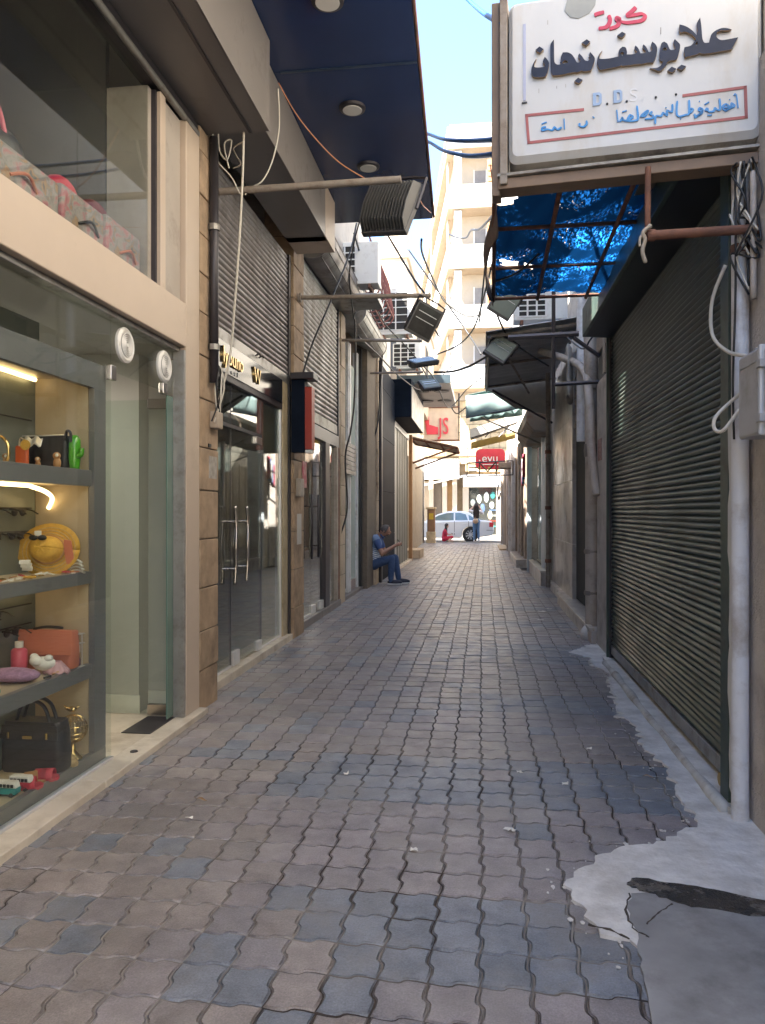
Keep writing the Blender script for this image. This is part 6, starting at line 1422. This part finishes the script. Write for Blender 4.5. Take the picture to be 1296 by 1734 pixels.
MB().lathe((-2.08,3.68,z+.005),[(.018,0),(.018,.035),(.004,.05)],12).build('purple_sand', purple, t); MB().lathe((-2.08,3.68,z+.055),[(.004,0),(.018,.02),(.018,.055)],12).build('glass_bulb', white_pl, t)
t = item('toy_car','small blue toy car at the left end of the lower shelf','toy',(-2.12,3.04,z)); box('body',(-2.16,-2.08,3.02,3.06,z+.008,z+.028),teal_t,t,.006); box('cabin',(-2.145,-2.10,3.023,3.057,z+.0285,z+.045),black_pl,t,.006)
for k in range(3):
    r_ = random.Random(k+4); x,y = -2.06-.01*k, 3.40+.09*k
    t = item('hair_clip',['small black hair clip on the lower shelf edge','small brown hair clip on the lower shelf edge','small white hair clip on the lower shelf edge'][k],'hair clip',(x,y,z)); MB().tube(curve_pts([(x-.02,y-.02,z+.004),(x,y,z+.012),(x-.01,y+.025,z+.004)],5),.005,6).build('clip',[black_pl,tan,white_pl][k],t,smooth=True)
# second shelf (z 1.066)
z = 1.067
t = item('straw_hat','wide brimmed yellow sun hat leaning upright on the middle shelf','hat',(-2.2,3.66,z))
Rx = Matrix.Rotation(R(78),3,'X'); hc = Vector((-2.20,3.63,z+.118))
def hat(u,v):
    a = 2*math.pi*u
    rr_,hh_ = [(0,.088),(.045,.085),(.072,.066),(.082,.03),(.086,.004),(.13,.002),(.172,.010)][min(int(v*6+.5),6)]
    p = Vector((rr_*math.cos(a), rr_*math.sin(a)*.80, hh_)); q = Rx @ p; return tuple(hc+Vector((q.x,q.y,q.z)))
MB().grid(hat, 36, 6).build('hat_body', straw, t, smooth=True, solid=.004)
hatp = lambda a,r_,h: tuple(hc + Rx @ Vector((r_*math.cos(a), r_*math.sin(a)*.80, h)))
MB().tube([hatp(2*math.pi*i/28,.0885,.012) for i in range(29)], .006, 6).build('hat_band', tan, t, smooth=True)
for rr_ in (.105,.125,.145,.165): MB().tube([hatp(2*math.pi*i/28,rr_,.006) for i in range(29)], .0025, 5).build('stitch_row', MATS['woven_raffia'], t, smooth=True)
t = item('bow_brooch','dark bow brooch with a white card pinned to the yellow hat','brooch',tuple(hc+Vector((-.01,-.09,.06))))
for s in (-1,1): MB().ball(hc+Vector((-.012+s*.024,-.085,.066)),(.026,.010,.014),10,6).build('bow_loop', black_pl, t, smooth=True)
MB().obox(hc+Vector((-.01,-.086,.088)),(.035,.004,.025)).build('card', white_pl, t)
t = item('brown_bow','brown ribbon clip pinned on the brim of the yellow hat','ribbon',tuple(hc+Vector((.11,-.01,.0)))); MB().prism([hc+Vector(p) for p in ((.09,-.015,.055),(.13,-.015,.05),(.145,-.015,-.04),(.11,-.015,-.09),(.095,-.015,-.02))],(0,-.008,0)).build('ribbon', coral, t, bevel=.002)
t = item('white_claw_clips','stack of white claw hair clips at the right end of the middle shelf','hair clips',(-2.07,3.68,z))
for k in range(4): MB().grid(lambda u,v: (-2.075+.045*(u-.5)*2*(1-.12*k), 3.66+.02*v, z+.014+.017*k-.016*abs(u-.5)*2*abs(u-.5)*2), 8, 2).build('clip', white_pl, t, smooth=True, solid=.006)
for k in range(34):
    r_ = random.Random(300+k); x = -2.065-.11*r_.random(); y = 2.85+.80*r_.random()
    o = MB().obox((x,y,z+.004+.008*r_.random()),(r_.uniform(.02,.05),r_.uniform(.015,.035),.005),(r_.uniform(-.3,.3),r_.uniform(-.3,.3),r_.uniform(0,3))).build('hair_slide', r_.choice([white_pl,white_pl,gold,coral,straw,redf,tan]))
    tag(o,'small hair slide among those scattered along the middle shelf','hair slide','hair slides on the middle shelf')
t = item('gem_cards','little white jewellery cards leaning on the yellow hat','card',(-2.27,3.54,z))
for k in range(3): MB().obox((-2.265+.006*k,3.54-.02*k,z+.028+.018*k),(.055,.005,.022),(R(-15),0,R(4*k))).build('card', white_pl, t); MB().ball((-2.265,3.535,z+.066),(.008,.004,.008),8,6).build('green_gem', teal_t, t)
# top shelf (z 1.598)
z = 1.599
t = item('cactus_bottle','pair of green cactus shaped bottles on the top display shelf','bottle',(-2.11,3.67,z))
for x,h,r_ in ((-2.135,.135,.022),(-2.085,.18,.029)): MB().lathe((x,3.67,z),[(r_*.8,0),(r_*.9,.025),(r_,.05),(r_*1.05,h*.6),(r_,h*.85),(r_*.6,h*.97),(.003,h)],16).build('cactus_stem', green, t, smooth=True)
MB().tube(curve_pts([(-2.07,3.66,z+.07),(-2.045,3.66,z+.075),(-2.04,3.66,z+.11)],5),.013,8).build('cactus_arm', green, t, smooth=True)
t = item('cosmetic_bag','black quilted cosmetic bag with a wrist strap on the top display shelf','bag',(-2.24,3.66,z))
soft_box(-2.235,3.67,z,.25,.07,.175,.95).build('bag_body', blackl, t, smooth=50)
MB().tube(curve_pts([(-2.12,3.64,z+.15),(-2.105,3.63,z+.195),(-2.085,3.63,z+.185),(-2.09,3.64,z+.14)],6),.007,6).build('wrist_strap', blackl, t, smooth=True)
MB().tube([(-2.35,3.63,z+.172),(-2.12,3.63,z+.176)],.004,6).build('zip', alu, t)
MB().grid(lambda u,v:(-2.33+.1*u,3.62-.02*v,z+.165-.045*v+.01*math.sin(u*12)),8,4).build('silver_flap', alu, t, smooth=True, solid=.002)
t = item('phone_pouch','orange pouch with a round tag beside the black cosmetic bag','pouch',(-2.28,3.52,z)); box('pouch',(-2.315,-2.245,3.51,3.53,z,z+.115),orange,t,.01); MB().lathe((-2.25,3.50,z+.115),[(.026,-.003),(.026,.003)],16,'y').build('round_tag', straw, t); MB().tube(curve_pts([(-2.29,3.51,z+.11),(-2.28,3.505,z+.15),(-2.255,3.50,z+.14)],5),.004,5).build('cord', cream, t)
for k,(x,y) in enumerate(((-2.22,3.56),(-2.14,3.60),(-2.30,3.42))):
    t = item('owl_figure',['tiny brown owl figure in front of the cosmetic bag','larger brown owl figure near the cactus bottles','tiny owl figure by the orange pouch'][k],'figurine',(x,y,z)); s = (.8,1.15,.9)[k]
    MB().ball((x,y,z+.026*s),(.018*s,.015*s,.026*s),10,8).ball((x,y-.004,z+.058*s),(.018*s,.014*s,.016*s),10,8).build('owl_body', tan, t, smooth=True); MB().ball((x+.008*s,y-.017*s,z+.060*s),(.008*s,.004,.008*s),8,6).build('owl_eye', white_pl, t, smooth=True)
t = item('gold_headband','gold edged clear headband on the top display shelf','headband',(-2.30,3.36,z)); MB().tube([(-2.30+.055*math.cos(a),3.36,z+.07+.075*math.sin(a)) for a in [math.pi*(-.2+1.4*i/16) for i in range(17)]],.008,6).build('band', gold, t, smooth=True)
# sunglasses on rods on the back panel
for z in (1.86,1.40,1.28,.90,.80):
    rd = MB().tube([(-2.345,2.9,z),(-2.345,3.70,z)],.004,6).build('display_rod', black_pl); tag(rd, {1.86:'thin black display rod above the top shelf items',1.40:'thin black sunglasses rod above the yellow hat',1.28:'thin black sunglasses rod beside the yellow hat',.90:'upper black rod on the grey board above the coral handbag',.80:'lower black rod on the grey board above the coral handbag'}[z], 'display rod')
for k,(y,z) in enumerate(((3.34,1.40),(3.56,1.40),(3.36,1.28),(3.54,1.28),(3.36,.90),(3.50,.80))):
    t = item('sunglasses',['nearer dark sunglasses on the upper rod above the yellow hat','dark sunglasses on the upper rod close to the yellow hat brim','nearer dark sunglasses on the rod beside the yellow hat','dark sunglasses half hidden by the yellow hat','dark sunglasses on the upper rod left of the coral handbag','dark sunglasses on the lower rod behind the coral handbag'][k],'sunglasses',(-2.33,y,z),'sunglasses on the rods')
    for s in (-1,1): MB().ball((-2.325,y+s*.034,z-.02),(.006,.028,.022),12,8).build('lens', black_pl, t, smooth=True)
    MB().tube([(-2.325,y-.07,z-.008),(-2.32,y,z-.006),(-2.325,y+.07,z-.008)],.005,6).build('brow_bar', black_pl, t)
    for s in (-1,1): MB().tube([(-2.325,y+s*.066,z-.006),(-2.29,y+s*.06,z-.012),(-2.25,y+s*.05,z-.03)],.0035,5).build('temple', black_pl, t)
# upper window: printed bags
def floral():
    m = bpy.data.materials.new('floral_print'); m.use_nodes=True; n=m.node_tree; L=n.links.new; p=n.nodes['Principled BSDF']; p.inputs['Roughness'].default_value=.5
    tc=n.nodes.new('ShaderNodeTexCoord'); v=n.nodes.new('ShaderNodeTexNoise'); v.inputs['Scale'].default_value=9; v.inputs['Detail'].default_value=6; v.inputs['Distortion'].default_value=1.2; L(tc.outputs['Object'],v.inputs['Vector'])
    r=n.nodes.new('ShaderNodeValToRGB'); L(v.outputs['Fac'],r.inputs[0]); e=r.color_ramp.elements
    e[0].position=.30; e[0].color=(.26,.02,.05,1); e[1].position=.42; e[1].color=(.40,.15,.17,1)
    for q,c in ((.50,(.30,.27,.26,1)),(.58,(.20,.18,.18,1)),(.66,(.36,.20,.10,1)),(.74,(.07,.08,.09,1))): x=e.new(q); x.color=c
    L(r.outputs[0],p.inputs['Base Color']); return m
fl_m = floral()
for k,(y0,y1,h) in enumerate(((2.3,2.86,.24),(2.88,3.42,.22),(3.44,3.86,.24),(3.88,4.30,.26))):
    t = item('print_suitcase',['floral printed case at the far left of the upper window','floral printed case under the dark bag in the upper window','pink floral printed case in the middle of the upper window','pale floral printed case at the right end of the upper window'][k],'case',(-2.06,y0,2.75))
    box('case_body', (-2.22,-2.02,y0,y1,2.75,2.75+h), fl_m, t, .02)
    MB().tube(curve_pts([(-2.02,y0+.15,2.84),(-2.0,y0+.25,2.88),(-2.02,y0+.35,2.84)],5),.008,6).build('handle', coral if k%2 else black_pl, t)
for k,(y,r_,m_) in enumerate(((3.15,.13,blackl),(3.62,.12,redf),(3.95,.13,M('maroon_bag',(.14,.015,.03),.6,var=.2)))):
    t = item('round_bag',['round black bag behind the floral cases in the upper window','round red bag behind the pink floral case','maroon round bag at the right in the upper window'][k],'bag',(-2.2,y,2.72))
    MB().ball((-2.14,y,2.99),(.08,r_,r_*.9),14,10).build('bag_body', m_, t, smooth=True); MB().tube(curve_pts([(-2.16,y-.06,3.03),(-2.16,y,3.07),(-2.16,y+.06,3.03)],5),.007,6).build('bag_handle', m_, t)
t = item('bent_chair','bent pink metal frame in the left of the upper window','frame',(-2.1,2.95,2.72))
for pts in ([(-2.1,2.86,3.2),(-2.1,2.95,3.22),(-2.1,3.08,3.14),(-2.08,3.12,2.9),(-2.06,3.1,2.74)],[(-2.1,2.83,3.05),(-2.1,2.92,2.95),(-2.1,3.0,2.74)]): MB().tube(curve_pts(pts,6),.012,6).build('bent_tube', pink, t, smooth=True)
for k in range(5): 
    t_ = MB().ball((-2.6,2.55+.13*k,3.45+.12*(k%2)),(.10,.07,.16),10,8).build('hanging_bag', [redf,MATS['maroon_bag']][k%2], smooth=True); tag(t_,'red bag among those hanging deep in the upper window','bag','red bags hanging deep in the upper window')
tag(MB().tube([(-2.6,1.8,3.62),(-2.6,3.3,3.62)],.01,6).build('hanging_rail', dark_metal),'dark rail carrying red bags deep in the upper window','rail')

# ------------------------------------------------------------------ cables and hoses over the alley
CABLES = [
('white_cable','long pale cable hanging in front of the first grey shutter',cable_w,0.008,[(-1.657, 5.15, 4.061), (-1.682, 5.2, 3.76), (-1.72, 5.25, 3.361), (-1.772, 5.3, 2.91), (-1.824, 5.35, 2.536), (-1.887, 5.35, 2.277), (-1.905, 5.3, 2.162)]),
('white_cable','thin pale cable drooping from the grey sign box to the rusty lamp pipe',cable_w,0.005,[(-1.423, 5.2, 4.371), (-1.442, 5.3, 4.152), (-1.49, 5.3, 3.921), (-1.564, 5.3, 3.776), (-1.652, 5.3, 3.726), (-1.697, 5.3, 3.677)]),
('orange_cable','thin orange cable running across the navy soffit to the big floodlight',cable_o,0.004,[(-1.433, 5.25, 4.442), (-1.324, 5.3, 4.25), (-1.184, 5.35, 4.075), (-1.02, 5.4, 3.918), (-0.825, 5.4, 3.786)]),
('red_cable','thin red cable dangling behind the big floodlight to the canopy corner',cable_o,0.004,[(-0.509, 5.7, 3.846), (-0.458, 5.9, 3.79), (-0.469, 6.5, 3.993), (-0.487, 7.4, 4.311)]),
('pale_cable','bundle of short pale wires hanging at the end of the near sign box',cable_w,0.005,[(-1.877, 5.15, 4.076), (-1.895, 5.15, 3.96), (-1.861, 5.2, 3.876), (-1.781, 5.25, 3.788), (-1.734, 5.28, 3.692), (-1.71, 5.3, 3.678)]),
('pale_cable','curled pale wire beside the end of the near sign box',cable_w,0.005,[(-1.843, 5.15, 4.061), (-1.852, 5.2, 3.96), (-1.795, 5.2, 3.893), (-1.764, 5.2, 4.026), (-1.817, 5.2, 4.0), (-1.799, 5.25, 3.853)]),
('grey_cable','curled grey wire at the end of the near sign box',pipe_grey,0.005,[(-1.682, 5.2, 4.012), (-1.747, 5.2, 3.974), (-1.73, 5.2, 3.923), (-1.695, 5.2, 3.854), (-1.751, 5.2, 3.828)]),
('black_cable','thick black cable slanting down from the air conditioner to the black and red box sign',cable_k,0.011,[(-1.656, 10, 5.25), (-1.682, 9.6, 4.704), (-1.809, 9.0, 3.934), (-1.938, 8.6, 3.348), (-1.999, 8.3, 2.885)]),
('black_cable','black cable hanging down beside the frosted white door',cable_k,0.014,[(-1.898, 11.3, 4.484), (-1.889, 11.3, 3.768), (-1.907, 11.3, 3.053), (-1.962, 11.3, 2.606), (-2.044, 11.3, 2.204), (-2.016, 11.3, 1.443), (-2.098, 11.2, 1.042)]),
('black_cable','pair of black cables dropping from the canopy end past the air conditioner',cable_k,0.01,[(-1.527, 9.5, 5.099), (-1.637, 9.7, 4.89), (-1.752, 10, 4.526), (-1.857, 11, 4.228)]),
('blue_hose','upper blue hose crossing from the navy canopy to the doctor sign',cable_b,0.016,[(-0.587, 7.8, 5.291), (-0.524, 7.6, 5.182), (-0.379, 7.0, 4.837), (-0.232, 6.0, 4.323), (-0.058, 5.0, 3.82), (0.071, 4.0, 3.331)]),
('blue_hose','lower blue hose crossing from the navy canopy to the doctor sign',cable_b,0.016,[(-0.581, 7.8, 5.212), (-0.512, 7.6, 5.098), (-0.352, 7.0, 4.726), (-0.185, 6.0, 4.208), (-0.058, 5.0, 3.719), (0.071, 4.0, 3.254)]),
('blue_hose','blue hose at the top of the picture running to the doctor sign',cable_b,0.014,[(-0.162, 6, 5.489), (-0.063, 5.5, 5.054), (0.024, 4.5, 4.317), (0.096, 3.6, 3.678)]),
('black_wire','black wire with a splice running from the tarpaulin towards the far apartments',cable_k,0.02,[(0.159, 9, 4.893), (-0.03, 13, 6.205), (-0.196, 15, 6.932), (-0.327, 17, 7.519), (-0.555, 18, 7.89), (-0.85, 20, 8.718)]),
('black_wire','sagging wire from the canopy corner to the right awnings',cable_k,0.014,[(-0.666, 8.5, 4.453), (-0.73, 9.5, 4.628), (-0.681, 11, 4.747), (-0.603, 13, 4.977), (-0.279, 14.5, 5.119), (0.0, 15, 5.261)]),
('black_wire','wire sweeping from the tarpaulin corner down to the slanted floodlight',cable_k,0.014,[(0.176, 10, 4.758), (0.0, 12, 4.606), (-0.15, 13, 4.476), (-0.432, 14, 4.451), (-0.813, 14, 4.298)]),
('black_wire','long wire curving from the slanted floodlight up to the dark awning',cable_k,0.018,[(-0.743, 12, 3.601), (-0.463, 12, 3.604), (-0.177, 11.5, 3.585), (0.121, 10.5, 3.549)]),
('black_wire','wire running straight from the cream roof to the second floodlight',cable_k,0.012,[(-1.231, 9, 4.907), (-1.017, 9, 4.543), (-0.769, 8.6, 4.056), (-0.599, 8.3, 3.762)]),
('black_wire','wire crossing the white apartments down to the right',cable_k,0.02,[(-1.75, 18, 7.692), (-1.045, 18, 6.677), (-0.347, 18, 5.672), (0.0, 17, 4.896)]),
('black_wire','thin wire leaving the grey air conditioner down to the black shop',cable_k,0.013,[(-1.688, 10, 5.117), (-1.785, 12, 5.047), (-1.804, 14, 4.931), (-1.341, 15, 4.519), (-1.116, 16, 4.219)]),
('black_wire','thin wire sagging from the barrel to the flat canopy',cable_k,0.013,[(-1.877, 11.5, 4.082), (-1.779, 13, 4.117), (-1.577, 15, 4.054), (-1.326, 18, 4.294), (-0.695, 18, 4.842)]),
('black_wire','wire from the flat canopy edge over to the teal awning',cable_k,0.016,[(-0.772, 20, 4.136), (-0.617, 20, 3.978), (-0.208, 18, 3.992), (0.0, 16, 3.884)]),
('black_wire','thin wire beside the camera on the tan stone pier',cable_k,0.012,[(-2.208, 14.3, 4.397), (-2.162, 14.3, 3.944), (-2.105, 14.3, 3.661), (-2.071, 14.3, 3.491)]),
('black_wire','black cable looping from the electric box to the black cladding',cable_k,0.016,[(-2.162, 14.3, 2.532), (-2.062, 14.4, 2.766), (-1.984, 14.5, 3.118), (-1.94, 14.6, 3.877), (-1.918, 14.7, 4.472)]),
('black_wire','wire hanging from the second floodlight to the wall',cable_k,0.008,[(-0.595, 8.25, 3.715), (-0.573, 8.3, 3.534), (-0.495, 8.3, 3.369), (-0.435, 8.4, 3.293)]),
('black_wire','slanting wire between the two right lamp frames and the dark awning',cable_k,0.012,[(0.104, 9, 4.005), (0.214, 9.3, 3.729), (0.412, 9.8, 3.547), (0.873, 10, 3.272)]),
('black_wire','wire from the white air conditioner to the frame on the right',cable_k,0.009,[(0.972, 9.5, 3.609), (1.079, 8.4, 3.152), (1.13, 8.1, 3.179), (1.187, 8, 3.246)]),
('black_wire','steep wire in front of the white apartments on the right',cable_k,0.014,[(0.143, 11, 5.608), (0.071, 11.5, 5.181), (0.0, 12.5, 4.74), (-0.03, 13, 4.624)]),
('black_wire','crossing wire over the alley below the slanted floodlight',cable_k,0.014,[(-1.251, 14, 4.255), (-0.929, 15, 4.039), (-0.807, 19, 4.0), (-0.366, 19, 4.434), (0.0, 16, 4.194)]),

]
for nm,lb,m_,r_,pts in CABLES:
    tag(MB().tube(curve_pts(pts,8), r_, 7).build(nm, m_, smooth=True), lb, 'hose' if 'hose' in nm else 'cable')
